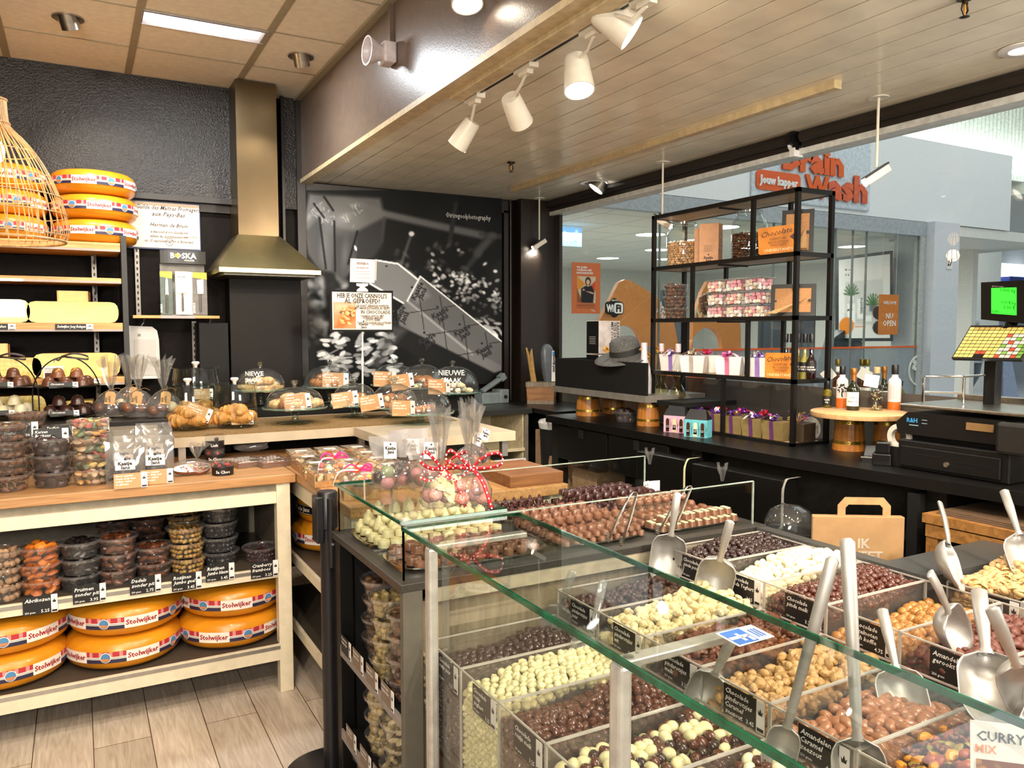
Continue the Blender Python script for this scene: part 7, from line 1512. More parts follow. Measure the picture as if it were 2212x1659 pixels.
def choc_sign(lab,px0,px1,py,x,z,h,rz,ztilt=0.):
    a,b_=rackp(px0,py,x),rackp(px1,py,x);w=(a-b_).length;c=(a+b_)/2;o=thing('chocolate_sign',lab,'sign',(c.x,c.y,z),0,'metal chocolate signs');o.rotation_euler=(0,0,rz)
    B().prism([(-w/2+.006,0,0),(w/2-.006,0,0),(w/2,0,.006),(w/2,0,h-.006),(w/2-.006,0,h),(-w/2+.006,0,h),(-w/2,0,h-.006),(-w/2,0,.006)],(0,.003,0)).xf(M.Rotation(ztilt,4,'Y')).build('plate',mat('sign_orange_tin','c77a2a',.4,vary=.14,vs_=14),o)
    b=B().text('Chocolate',(-.005,-.001,h*.68),(1,0,.1),(0,0,1),h*.28,0,'C',.0,.35,fit=w*.8).text("DOESN'T ASK",(-.0,-.001,h*.50),(1,0,0),(0,0,1),h*.12,1,fit=w*.42).text('SILLY QUESTIONS',(-.0,-.001,h*.38),(1,0,0),(0,0,1),h*.12,1,fit=w*.5).text('CHOCOLATE',(-.0,-.001,h*.27),(1,0,0),(0,0,1),h*.12,1,fit=w*.4).text('UNDERSTANDS',(-.0,-.001,h*.08),(1,0,0),(0,0,1),h*.15,2,fit=w*.86)
    b.prism([(w*.40,-.001,h*.42),(w*.29,-.001,h*.56),(w*.40,-.001,h*.68),(w*.50,-.001,h*.55)],(0,-.0004,0),3);b.xf(M.Rotation(ztilt,4,'Y')).build('lettering',[INK,mat('sign_faded_ink','7a4a1c',.6),mat('sign_cream_ink','e8cfa0',.6),mat('sign_choc_square','4a2214',.5)],o)
choc_sign('orange metal sign lettered Chocolate UNDERSTANDS on the top rack shelf',1650,1716,520,2.705,LV[3]+.002,.118,R(-62),R(-3));choc_sign('orange metal sign lettered Chocolate on the gift box shelf',1660,1713,790,2.71,LV[1]+.001,.112,R(-66))
def photo_frame(lab,px,py,x,z,w,h,rz,lean,leg):
    c=rackp(px,py,x);o=thing('picture_stand',lab,'picture frame',(c.x,c.y,z),0,'photo frames seen from behind');o.rotation_euler=(lean,0,rz);t=.018
    B().box(-w/2,w/2,0,.012,0,t).box(-w/2,w/2,0,.012,h-t,h).box(-w/2,-w/2+t,0,.012,t,h-t).box(w/2-t,w/2,0,.012,t,h-t).build('frame',BLACK,o);B().box(-w/2+t,w/2-t,.002,.006,t,h-t).build('back_board',mat('hardboard','a5774c',.8,vary=.06,vs_=90),o)
    B().prism(leg,(0,.003,0)).build('stand_leg',KRAFT,o);B().box(-.004,.004,-.002,.002,h-t-.012,h-t+.004).box(w/2-t-.012,w/2-t+.003,-.002,.002,h*.45,h*.52).box(-w/2+t-.003,-w/2+t+.008,-.002,.002,h*.45,h*.5).build('clips',BLACK,o)
photo_frame('upright black photo frame turned backwards on the top rack shelf',1722,500,2.80,LV[3],.135,.20,R(-55),R(-7),[(.0,-.03,.02),(.045,-.03,.02),(.035,0,.12)]);photo_frame('wide black photo frame turned backwards on the second rack shelf',1712,650,2.79,LV[2],.19,.145,R(-55),R(-9),[(-.11,-.07,.0),(-.06,-.07,.0),(.055,-.002,.08),(-.01,-.002,.04)])
def deli_tub(lab,c,food,r=.062,h=.058,rot=None,cube=False):
    key=('deli',food)
    if key not in PROT: PROT[key]=tub(food,r,r*.82,h,True,.88,cube)
    place(PROT[key],c,rot or (0,0,rnd(0,6)),lab,'clear tubs on the rack')
y=rackp(1459,660,2.76).y
for k in range(3): deli_tub('round clear tub of pecans on the rack, %s of the stack of three'%POSN[3][2-k],(2.76,y,LV[2]-.003+.0605*k),'pecan')
y2=rackp(1500,660,2.80).y;deli_tub('clear tub of pecans tilted on its side beside the stack of three',(2.84,y2-.01,LV[2]+.062),'pecan',rot=(R(75),0,R(35)))
MT=None
for i in range(3):
    for k in range(3):
        yy=rackp(1555+41*i,655,2.75).y;o=None
        if MT is None:
            MT=thing('marshmallow_tub','','tub');B().lathe([(0,.001),(.060,.001),(.070,.054),(.072,.056)],4,a0=pi/4,a1=pi/4+2*pi,smooth=False).build('cup',PETG,MT);B().box(-.053,.053,-.053,.053,.054,.060).build('lid',PETR,MT)
            f=B();rg=random.Random(5)
            for a in range(4):
                for b_ in range(4):
                    for c_ in range(3): f.box(-.0075,.0075,-.0065,.0065,-.0065,.0065,0) if False else f.join(B().box(-.0085,.0085,-.0075,.0075,-.0075,.0075),M.Translation((-.036+.024*a+rg.uniform(-.003,.003),-.036+.024*b_+rg.uniform(-.003,.003),.011+.016*c_))@M.Rotation(rg.uniform(0,3),4,'Z')@M.Rotation(rg.uniform(-.5,.5),4,'X'),rg.randrange(3))
            f.build('filling',FOODS['mallow'][0],MT)['kind']='stuff'
        place(MT,(2.755,yy,LV[2]-.003+.062*k),R(-62)+1.05+[0,pi/2,pi][(i+k)%3],'clear tub of pink and white marshmallows, %s tub of the %s stack'%(('bottom','middle','top')[k],('left','centre','right')[i]),'marshmallow tubs on the rack')
# gift boxes with bows
METAL=[mat('bow_purple','5b2a86',.25,.4),mat('bow_silver','b5aca0',.25,.6),mat('bow_red','c92a3c',.25,.4),mat('bow_magenta','d23c94',.25,.4),mat('bow_lilac','a48fc0',.3,.3),mat('bow_white','e8dede',.3,.2),mat('bow_green','8a9a40',.3,.3),mat('bow_copper','a5744a',.25,.6)]
def bow(o,c,cols,sd,s=1.):
    rg=random.Random(sd);b=B()
    for k in range(9):
        a=rg.uniform(0,6.3);e=rg.uniform(.2,1.2);q=V((cos(a)*cos(e),sin(a)*cos(e),sin(e)))*.030*s;sd_=V((-sin(a),cos(a),0));b.ribbon(smooth_path([V(c),V(c)+q*.6+sd_*.010*s,V(c)+q,V(c)+q*.6-sd_*.010*s,V(c)],3),.010*s,k%len(cols),q.cross(sd_))
    for k in range(5): a=rg.uniform(0,6.3);b.ribbon(smooth_path([V(c),V(c)+V((cos(a)*.03,sin(a)*.03,.012))*s,V(c)+V((cos(a)*.062,sin(a)*.062,-.004))*s],4),.016*s,k%len(cols),(-sin(a),cos(a),.2))
    b.build('bow',cols,o)
def gift(lab,c,w,h,rz,m,cols,rib,sd,group):
    o=thing('gift_box',lab,'gift box',c,rz,group);B().add([(x*k,y*k,z) for z,k in ((0,.84),(h,1.0)) for x,y in ((-w/2,-w*.32),(w/2,-w*.32),(w/2,w*.32),(-w/2,w*.32))],[(3,2,1,0),(4,5,6,7),(0,1,5,4),(1,2,6,5),(2,3,7,6),(3,0,4,7)]).build('carton',m,o,bevel=.002)
    B().prism([(-w*.10,-w*.27-.002,.0),(w*.06,-w*.27-.002,.0),(w*.06,-w*.322-.002,h+.001),(-w*.10,-w*.322-.002,h+.001)],(0,.001,0)).quad((-w*.1,-w*.32,h+.0012),(w*.06,-w*.32,h+.0012),(w*.06,w*.32,h+.0012),(-w*.1,w*.32,h+.0012)).build('ribbon',rib,o);bow(o,(-.01,-.01,h+.004),cols,sd)
WBX=mat('gift_white_card','e6dcd8',.5,vary=.02);KBX=mat('gift_olive_card','7d6a40',.6,vary=.05);RIBP=mat('ribbon_lilac','9a7ac0',.4,alpha=.85);RIBS=mat('ribbon_grey','b5aaa0',.4,alpha=.85);RIBK=mat('ribbon_rose','d97a9c',.4,alpha=.85);RIBV=mat('ribbon_plum','5a2f5e',.4)
for k,(px,cols,rb,lab,dx) in enumerate(((1455,[METAL[0],METAL[4],METAL[5]],RIBP,'white gift box with purple and silver bow at the left of the rack',.03),(1500,[METAL[1],METAL[7],METAL[1]],RIBS,'white gift box with silver bow on the rack',-.01),(1533,[METAL[2],METAL[3],METAL[2]],RIBS,'white gift box with red bow standing behind on the rack',.07),(1577,[METAL[3],METAL[5],METAL[3]],RIBK,'white gift box with pink bow on the rack',0),(1642,[METAL[0],METAL[5],METAL[4]],RIBP,'white gift box with purple bow beside the metal sign',.01))):
    c=rackp(px,800,2.77+dx);gift(lab,(2.77+dx,c.y,LV[1]-.003),.135,.088,R(-62),WBX,cols,rb,90+k,'white gift boxes on the rack')
for k in range(5):
    y=3.02-.125*k;c=(2.755,y,LV[0]-.003);gift('olive gift box with purple ribbon in the lowest rack row, %s from the left'%('first','second','third','fourth','fifth')[k],c,.125,.085,R(-84),KBX,[METAL[0],METAL[(1,5,7,5,1)[k]],METAL[0]],RIBV,100+k,'olive gift boxes on the bottom shelf')
for k in range(4):
    y=3.10-.14*k;gift('olive gift box with red bow in the rear bottom row, %s from the left'%('first','second','third','fourth')[k],(2.862,y,LV[0]-.003),.12,.085,R(-84),KBX,[METAL[2],METAL[3],METAL[(7,2,0,2)[k]]],RIBV,110+k,'olive gift boxes in the rear bottom row')
gift('olive gift box with green bow behind the pink drink carton',(2.80,3.25,LV[0]-.003),.11,.085,R(-80),KBX,[METAL[6],METAL[5]],RIBV,121,'olive gift boxes in the rear bottom row')
c=rackp(1732,955,2.83);o=thing('gift_basket','dark gift box with orange shredded paper at the right end of the rack','gift box',(2.825,2.46,LV[0]-.003),R(-80));B().box(-.055,.055,-.05,.05,0,.08).build('carton',mat('gift_dark_card','3a2c1c',.6),o,bevel=.002);b=B();rg=random.Random(4)
for k in range(26): a=rg.uniform(0,6.3);b.tube(smooth_path([(0,0,.08),(.02*cos(a),.02*sin(a),.08+rg.uniform(.01,.05)),(.05*cos(a),.05*sin(a),.08+rg.uniform(-.0,.06))],3),.0012,4,k%3)
b.build('shredded_paper',[mat('shred_orange','d9744a',.6),mat('shred_purple','6a3a8a',.6),mat('shred_green','8a9a50',.6)],o)['kind']='stuff'
def six_pack(lab,px,py,m,rz):
    c=P(px,py,z=ZS);o=thing('bottle_carton',lab,'carton',(c.x+.03,c.y,ZS+.0),rz,'printed drink cartons');w,d,h=.115,.06,.115
    B().box(-w/2,w/2,-d/2,d/2,0,h*.72).build('printed_wall',m,o);B().add([(-w/2,-d/2,h*.72),(w/2,-d/2,h*.72),(w/2,d/2,h*.72),(-w/2,d/2,h*.72),(-w*.36,-.004,h*1.12),(w*.36,-.004,h*1.12),(w*.36,.004,h*1.12),(-w*.36,.004,h*1.12)],[(0,1,5,4),(1,2,6,5),(2,3,7,6),(3,0,4,7),(4,5,6,7)]).build('black_lid',BLACK,o)
    b=B();t=B()
    for k in range(3):
        x=-.036+.036*k;pts=[(x-.009,-d/2-.001,.003),(x+.009,-d/2-.001,.003),(x+.009,-d/2-.001,.058)]+[(x+.009*cos(a*pi/6),-d/2-.001,.058+.012*sin(a*pi/6)) for a in range(1,6)]+[(x-.009,-d/2-.001,.058)];b.prism(pts,(0,-.0004,0),k%2 if m.name.endswith('pink') else (0 if k!=1 else 1))
        b.box(x-.0085,x+.0085,-d/2-.002,-d/2-.0015,.014,.038,2);t.text('BY THE',(x,-d/2-.0025,.031),(1,0,0),(0,0,1),.005,0,fit=.014).text('WAY',(x,-d/2-.0025,.024),(1,0,0),(0,0,1),.006,0,fit=.014)
        b.bar((x+.018,-d/2-.001,.01),(x+.014,-d/2-.001,.07),.0006,.0012,2).bar((x+.018,-d/2-.001,.03),(x+.022,-d/2-.001,.05),.0006,.0012,2)
    b.build('bottle_windows',[mat('window_brown','3a2012',.4),mat('window_cream','d9c39a',.4),BLACK],o);t.build('lettering',INKW,o)
    return o
six_pack('pink printed bottle carton with black handle top in front of the rack',1452,934,mat('carton_pink','d9a3b4',.5,vary=.04),R(-66));six_pack('turquoise printed bottle carton with black handle top in front of the rack',1497,944,mat('carton_turquoise','5ea9b4',.5,vary=.04),R(-66))
o_=deli_tub('clear tub of dark chocolates standing on the counter between the casks',(P(1336,912,z=ZS).x+.05,P(1336,912,z=ZS).y,ZS),'bonbon')
for k,(px,lq,lab) in enumerate(((1692,liq('amber','7a3a18'),'amber'),(1709,liq('brown','8a5a34',.3,'7a5030'),'brown'),(1727,liq('yellow','d9c050',.2,'c0a030'),'yellow'),(1745,liq('cream','e8dfa0',.55,'cfc06a'),'cream yellow'),(1763,liq('berry','5a0c24',.3,'3a0818'),'dark berry red'))):
    c=rackp(px,815,2.80+.012*k);bottle('slim bottle of %s liqueur with black cap on the rack'%lab,(2.80,c.y-.012,LV[1]-.003),SLIM(.0235,.165),GLASS,(.0105,.035),CAPB,lq,.93,'slim liqueur bottles on the rack',CARDK,(.20,.46),['LIQUEUR','BY THE WAY'],.009,INKW)
# ------------------------------------------------------------------ round board with oil bottles
zb_=1.165;c=P(1856,888,z=zb_);S=mpp(c);tag(B().lathe([(0,-.022),(98*S,-.022),(99*S,-.018),(99*S,-.003),(97*S,0),(0,0)],56).build('round_board',wood('pale_beech','d2a876','bd9260',(3,30,30),.5),loc=c),'round pale wooden board on a cask carrying oil bottles','board')
mug('large wooden cask with brass hoops under the round board',(c.x-.015,c.y+.035,ZS),.066,.056,.143,18);mug('wooden cask behind, under the right of the round board',(c.x+.085,c.y-.07,ZS),.055,.048,.143,18)
bc=c;OILW=mat('white_oil_bottle','ddd4d2',.35,vary=.02)
def ob(px,py,**k): q=P(px,py,z=zb_);return (q.x,q.y,zb_+.0005)
WIDE=lambda r,H: [(r*.95,0),(r,.004),(r,H*.74),(r*.97,H*.79),(r*.84,H*.84),(r*.62,H*.875),(r*.5,H*.90),(r*.47,H)]
bottle('small square olive oil bottle with black label at the left of the round board',ob(1787,880),[(.019,0),(.020,.004),(.020,.062),(.015,.072),(.009,.078),(.009,.10)],GLASS,(.0105,.016),CAPB,liq('oil','c9b020',.35,'a89010'),.8,'oil bottles on the round board',CARDK,(.10,.50),['OLIVE','OIL'],.009,INKW,sq=True)
o=bottle('white and orange olive oil bottle with tree print and black cap, left one',ob(1818,882),WIDE(.024,.150),OILW,(.0125,.032),CAPB,group='oil bottles on the round board')
B().lathe([(.0243,.002),(.0243,.032),(.0243,.045)],22).build('orange_base',mat('oil_orange','c4641c',.4),o);b=B();rg=random.Random(3)
for k in range(26): a=R(-90)+rg.uniform(-.8,.9);b.ell((.0243*cos(a),.0243*sin(a),.088+rg.uniform(-.016,.018)),(.003,.003,.004),6,4)
b.tube([(.0245*cos(R(-80)),.0245*sin(R(-80)),.05),(.0245*cos(R(-84)),.0245*sin(R(-84)),.065),(.0245*cos(R(-78)),.0245*sin(R(-78)),.08)],.003,5);b.build('tree_print',INK,o)
bottle('dark green oil bottle with copper cap and oval white label, foremost',ob(1842,886),WINE(.027,.155),DKG,(.0135,.022),CAPC,group='oil bottles on the round board',lab_m=CARDW,lz=(.12,.50),text=['IOI','olive oil'],tsize=.013,neck=(.80,.985,CAPC))
for k,(px,py) in enumerate(((1808,868),(1860,868),(1871,869))): bottle('amber liqueur bottle with olive foil cap, %s in the rear row of the round board'%('left','middle','right')[k],ob(px,py),WINE(.024,.175),GLASS,(.0125,.026),CAPO,liq('cognac','b0541c',.3,'7a300c'),.78,'oil bottles on the round board',CARDW,(.14,.40),['1907'],.012,INK,neck=(.82,.95,CARDW),tag_=-38 if k==0 else 30 if k==2 else None)
bottle('clear bottle with herbs and a cork on the round board',ob(1892,886),WINE(.027,.160),GLASS,(.0125,.022),CORK,group='oil bottles on the round board',tag_=8)
q=ob(1892,886);f=B();rg=random.Random(8)
for k in range(70): a,r_=rg.uniform(0,6.3),.021*math.sqrt(rg.random());f.ell((r_*cos(a),r_*sin(a),rg.choice((rg.uniform(.004,.02),rg.uniform(.045,.085)))),(.005,.002,.0015),6,4,k%3,M.Rotation(rg.uniform(0,3),3,'X')@M.Rotation(rg.uniform(0,3),3,'Z'))
ch=[ob_ for ob_ in bpy.data.objects if ob_.get('label','').startswith('clear bottle with herbs')][0];f.build('herbs',[mat('herb_tan','b59a6a',.7),mat('herb_brown','7a3a20',.7),mat('herb_pale','d9cfae',.7)],ch)['kind']='stuff'
bottle('dark green oil bottle with copper cap behind the herb bottle',ob(1908,878),WINE(.025,.155),DKG,(.0125,.022),CAPC,group='oil bottles on the round board',lab_m=CARDW,lz=(.12,.45),text=['IOI'],tsize=.011,neck=(.80,.985,CAPC))
o=bottle('white and orange oil bottle with small print at the right of the round board',ob(1931,886),WIDE(.026,.155),OILW,(.014,.036),CAPB,group='oil bottles on the round board');B().lathe([(.0263,.002),(.0263,.036)],22).build('orange_base',MATS['oil_orange'],o);b=B()
for k in range(11): b.textcyl('extra virgin olive',.0264,R(-95),.048+.0055*k,.0045,0,.0)
b.build('lettering',mat('small_print_grey','6a625e',.6),o)
bottle('small yellow oil bottle half hidden at the right end of the round board',ob(1944,880),[(.018,0),(.019,.004),(.019,.062),(.010,.078),(.009,.10)],GLASS,(.010,.016),CAPB,MATS['liquid_oil'],.8,'oil bottles on the round board')
# ------------------------------------------------------------------ scales and cash drawer
REG=mat('register_black','0f0e0d',.4,vary=.05,spec=.4)
o=thing('cash_drawer','black cash drawer with a round lock on the service counter','cash drawer',(0,0,0));B().box(2.62,3.0,1.43,1.825,ZS+.002,ZS+.105).build('casing',REG,o,bevel=.004);f=B().box(2.612,2.62,1.455,1.81,ZS+.012,ZS+.085).build('drawer_front',REG,o,bevel=.003)
B().box(2.6105,2.6125,1.66,1.77,ZS+.058,ZS+.061).box(2.6105,2.6125,1.48,1.60,ZS+.050,ZS+.053).build('slot',BLACKM,f);B().lathe([(0,.004),(.003,.004),(.003,.006),(.009,.006),(.010,0)],20).xf(M.Translation((2.612,1.635,ZS+.038))@M.Rotation(-pi/2,4,'Y')).build('lock',STEEL,f)
o=thing('shop_scales','black shop scales with steel tray, keypad and green display on a pole','scales',(0,0,0));B().prism([(2.63,y,z) for y,z in ((1.835,1.125),(1.845,1.165),(1.80,1.205),(1.42,1.205),(1.40,1.18),(1.43,1.125))],(.36,0,0)).build('scale_body',REG,o,bevel=.006);B().box(2.66,2.98,1.45,1.80,ZS+.106,1.13).build('scale_base',BLACKM,o)
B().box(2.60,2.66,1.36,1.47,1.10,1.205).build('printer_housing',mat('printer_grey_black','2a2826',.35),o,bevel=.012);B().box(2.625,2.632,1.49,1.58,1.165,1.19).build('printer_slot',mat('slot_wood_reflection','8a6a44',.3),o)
B().box(2.64,3.02,1.38,1.84,1.222,1.234).box(2.99,3.02,1.38,1.84,1.234,1.255).build('steel_tray',STEEL,o,bevel=.003)
B().tube([(2.72,1.80,1.234),(2.72,1.80,1.325),(2.725,1.795,1.332),(2.78,1.70,1.336),(2.785,1.69,1.33),(2.785,1.69,1.238)],.005,8).tube([(2.72,1.80,1.275),(2.785,1.69,1.275)],.004,8).tube([(2.785,1.69,1.335),(2.86,1.66,1.34)],.004,8).build('wire_rack',CHROME,o)
b=B().text('R&H',(2.6285,1.800,1.170),(0,-1,0),(0,0,1),.022,0,'L',.03).bar((2.6285,1.79,1.16),(2.6285,1.755,1.16),.001,.003,1).bar((2.6285,1.742,1.182),(2.6285,1.722,1.182),.001,.002,1).bar((2.6285,1.742,1.17),(2.6285,1.722,1.17),.001,.002,1);b.build('lettering',[mat('logo_blue','3a8ac0',.4),mat('logo_pale','8aa0aa',.5)],o)
B().box(2.86,2.90,1.62,1.665,1.2,1.45).build('pole',REG,o,bevel=.004)
ka,kb,kc,kd=P(2055,774,x=2.80),P(2205,777,x=2.72),P(2212+46,703,x=2.80),P(2097,703,x=2.90)
kn=(kb-ka).cross(kd-ka).normalized();kn=kn if kn.dot(EYE-ka)>0 else -kn
kp=B().prism([ka,kb,kc,kd],-kn*.012).build('keypad_panel',mat('keypad_dark','2c2928',.35),o)
b=B();kq=lambda u,v: ka*(1-u)*(1-v)+kb*u*(1-v)+kc*u*v+kd*(1-u)*v+kn*.0012
for r in range(9):
    for cc in range(13):
        u0,v0=.02+cc*.0745,.04+r*.102;m=0
        if cc>7 and r<7: m=(1,2,1,1,3,1)[(cc*2+r)%6] if cc<12 else 2
        if r==0 and cc in (4,5): m=4
        if r==1 and cc in (4,5): m=3
        b.quad(kq(u0,v0),kq(u0+.066,v0),kq(u0+.066,v0+.084),kq(u0,v0+.084),m)
b.build('keys',[mat('key_yellow','f0cf78',.4),mat('key_white','d9d4c8',.4),mat('key_green','7aa84a',.4),mat('key_red','c9503a',.4),mat('key_dark','1c1a1a',.4)],kp)
da,db,dc,dd=P(2119,690,x=2.86),P(2240,702,x=2.80),P(2240,604,x=2.80),P(2119,610,x=2.86);dn=(db-da).cross(dd-da).normalized();dn=dn if dn.dot(EYE-da)>0 else -dn
ds=B().prism([da,db,dc,dd],-dn*.045).build('display_housing',REG,o,bevel=.006);B().cyl((da+db)/2-dn*.02-V((0,0,.0)),V((2.88,1.64,1.44)),.018).build('display_neck',REG,ds)
dq=lambda u,v,k=.001: da*(1-u)*(1-v)+db*u*(1-v)+dc*u*v+dd*(1-u)*v+dn*k
sc=B().quad(dq(.20,.18),dq(.66,.18),dq(.66,.84),dq(.20,.84)).build('screen',mat('screen_green','3cf03a',.3,vary=0,emis=.55),ds);ux=(db-da).normalized();uy=(dd-da).normalized()
b=B()
for t,u,v,s in (('0.000 kg',.64,.72,.019),('0.00 \u20ac/kg',.65,.43,.016),('0.00 \u20ac',.64,.31,.019),('E JPRS',.36,.205,.013)): b.text(t,dq(u,v,.0016),ux,uy,s,0,'R',.0)
b.text('METTLER TOLEDO',dq(.22,.87,.0016),ux,uy,.006,1,'L',.01);b.build('lettering',[mat('lcd_ink','0c3a10',.6,vary=0),mat('housing_print','b5b0a8',.5)],sc)
o=thing('tape_dispenser','roll of white adhesive tape in a holder beside the cash drawer','tape',(2.66,1.845,ZS));B().lathe([(.030,-.010),(.048,-.010),(.048,.010),(.030,.010),(.030,-.010)],32).xf(M.Translation((0,0,.108))@M.Rotation(pi/2,4,'Y')).build('tape_roll',mat('tape_white','d9d2c4',.35),o);B().box(-.02,.02,-.02,.03,.0,.07).build('holder',BLACKM,o)
o=thing('pin_terminal','card payment terminal lying beside a black stand','payment terminal',(2.665,1.965,ZS),R(-60));B().prism([(-.035,-.045,0),(.035,-.045,0),(.035,.06,0),(-.035,.06,0)],(0,0,.016)).build('casing',REG,o,bevel=.005);B().box(-.034,.034,-.044,-.036,.014,.02).build('silver_edge',ALU,o);B().prism([(-.03,.01,.017),(.03,.01,.017),(.03,.065,.05),(-.03,.065,.05)],(0,.002,-.004)).build('screen',mat('dull_screen','3a3f42',.2),o)
b=B()
for i in range(3):
    for j in range(4): b.box(-.024+.018*i,-.012+.018*i,-.032+.01*j,-.025+.01*j,.016,.019)
b.build('keys',mat('terminal_keys','4a4a4a',.5),o)
o=thing('terminal_stand','small glossy black block stand between terminal and cash drawer','stand',(2.62,1.885,ZS),R(-60));B().box(-.035,.03,-.03,.03,0,.045).box(-.025,.025,-.025,.025,.045,.088).build('stand_body',mat('gloss_black','121112',.15),o,bevel=.005)
# clog and sticks in a wooden trough
c=V((2.80,4.66,ZS));o=thing('corner_shelf','black corner shelf between pillar and counter','shelf',(0,0,0));B().box(2.58,3.02,4.12,4.86,ZS-.03,ZS).build('shelf_board',BLKC,o);B().box(2.60,3.0,4.82,4.86,0,ZS-.03).build('back_panel',BLACKM,o);B().box(2.60,2.63,4.80,4.83,0,.97).build('leg',BLACKM,o)
o=thing('wooden_trough','small brown wooden trough holding sticks and a grey clog','trough',c,R(-40));B().add([(x*k,y*k,z) for z,k in ((0,.9),(.145,1.0)) for x,y in ((-.10,-.06),(.10,-.06),(.10,.06),(-.10,.06))],[(3,2,1,0),(4,5,6,7),(0,1,5,4),(1,2,6,5),(2,3,7,6),(3,0,4,7)]).build('trough_body',wood('weathered_oak','a5764a','7d5430',(3,3,30)),o)
B().box(-.102,.102,-.062,.062,.118,.15).box(-.093,.093,-.056,.056,0,.022).build('grey_rim',wood('grey_driftwood','8a7c68','6a5c4a',(30,3,3)),o)
for k in range(14): tag(B().cyl((0,0,0),(-.03-.006*(k%4),rnd(-.02,.02),.21+rnd(-.02,.03)),.005,0,6).build('wooden_stick',mat('straw_stick','b08a4e',.6),loc=(c.x-.055+.008*(k%5),c.y+.045-.008*(k // 5),c.z+.15)),'thin wooden stick bundled in the brown trough','stick','bundle of sticks in the trough')
o=thing('painted_clog','grey painted clog lettered KAATJE JANS standing upright in the wooden trough','clog',(c.x+.055,c.y-.03,c.z+.145));b=B().ell((0,0,.115),(.055,.035,.155),20,14,0,None,0,0,.8);b.xf(M.Rotation(R(-8),4,'Y')).build('clog_body',mat('clog_grey','5c6268',.35),o)
xd,yd=V((.866,-.5,0)),V((0,0,1));q=M.Rotation(R(-8),4,'Y');s=B().prism([(-.018,-.040,.01),(.010,-.043,.01),(.004,-.040,.22),(-.014,-.038,.22)],(0,.002,0)).build('label_strip',CARDW,o);B().text('KAATJE JANS',(-.010,-.0445,.19),(0,0,-1),(1,0,0),.020,0,'L',.05,fit=.17).build('lettering',INK,s);B().quad((-.012,-.0415,.19),(.004,-.0415,.19),(.004,-.0405,.215),(-.012,-.0405,.215)).build('blue_mark',mat('mark_blue','3a86c9',.4),s)
# ================================================================== the mall and the hairdresser's shop opposite
MW=mat('mall_white','d9d9d2',.6,vary=.02);MWB=mat('fascia_white','e8eaea',.3,vary=.01);YFC=5.6
F=lambda px,py,y=YFC: P(px,py,y=y)
struct(B().box(3.1,45,-12,45,-.06,0),'floor_mall',mat('mall_tile_floor','b9bcc0',.18,vary=.05,vs_=2))
struct(B().box(3.1,45,-12,45,4.9,5.0),'ceiling_mall',MW)
ZH=2.56;XF0,XF1=3.42,8.36
b=B().box(XF0-.3,10.05,YFC,YFC+.25,2.72,3.62);struct(b,'facade_fascia',MWB)
struct(B().box(XF0+.07,8.44,YFC-.004,YFC+.08,ZH,2.715).box(XF0,8.44,YFC+.081,YFC+1.2,ZH+.10,2.712),'facade_header',mat('header_grey','a5aaae',.4))
struct(B().box(XF1-.03,XF1+.05,YFC,YFC+.08,0,ZH).box(XF0-.06,XF0+.06,YFC-.02,YFC+.08,0,2.75),'facade_frame',mat('facade_frame','b5b8b4',.4))
for k,x in enumerate((XF0+.06,4.62,6.05,6.95,7.22,7.44)):
    x1=(4.62,6.05,6.95,7.22,7.44,XF1-.03)[k];struct(B().quad((x+.006,YFC+.03,0),(x1-.006,YFC+.03,0),(x1-.006,YFC+.03,ZH),(x+.006,YFC+.03,ZH)),'window_%d'%(k+2),WINDOWG)
    struct(B().box(x1-.006,x1+.006,YFC+.02,YFC+.04,0,ZH),'trim_%d'%(k+5),mat('glass_joint','6d7672',.3))
struct(B().box(3.2,3.3,YFC+.1,12,0,2.7).box(11,11.1,YFC+1,12,0,2.7),'wall_salon_side',MW);struct(B().box(3.2,11.1,12,12.1,0,2.75),'wall_salon_back',mat('salon_wall','c6c6bd',.7,vary=.03))
b=B();ct=B()
for i in range(14):
    for j in range(12): b.box(3.25+.6*i+.006,3.85+.6*i-.006,YFC+.1+.6*j+.006,YFC+.7+.6*j-.006,2.63,2.66)
struct(b,'ceiling_salon',mat('salon_tile','d6d6cc',.8,vary=.02));struct(B().box(3.2,11.1,YFC+.1,12.2,2.66,2.68),'ceiling_salon_grid',mat('salon_grid','8d8f8a',.6))
LP=mat('round_panel_glow','fffdf6',.4,vary=0,emis=5)
for k,(px,py) in enumerate(((1313,558),(1405,507),(1443,560),(1562,491),(1840,533),(1420,540),(1500,520),(1620,535),(1720,520))):
    c=P(px,py,z=2.62)
    if c.y>11.5: c=P(px,py-10,z=2.62)
    o=thing('round_ceiling_panel','round glowing ceiling panel in the hairdresser shop, %s from the left'%('first','third','fifth','seventh','ninth','fourth','sixth','eighth','tenth')[k],'ceiling light',c,0,'round ceiling panels in the hairdresser shop');B().lathe([(0,0),(.17,0),(.17,.012)],28).build('diffuser',LP,o);B().lathe([(.17,0),(.185,-.004),(.185,.012)],28).build('trim_ring',WHITE_M,o)
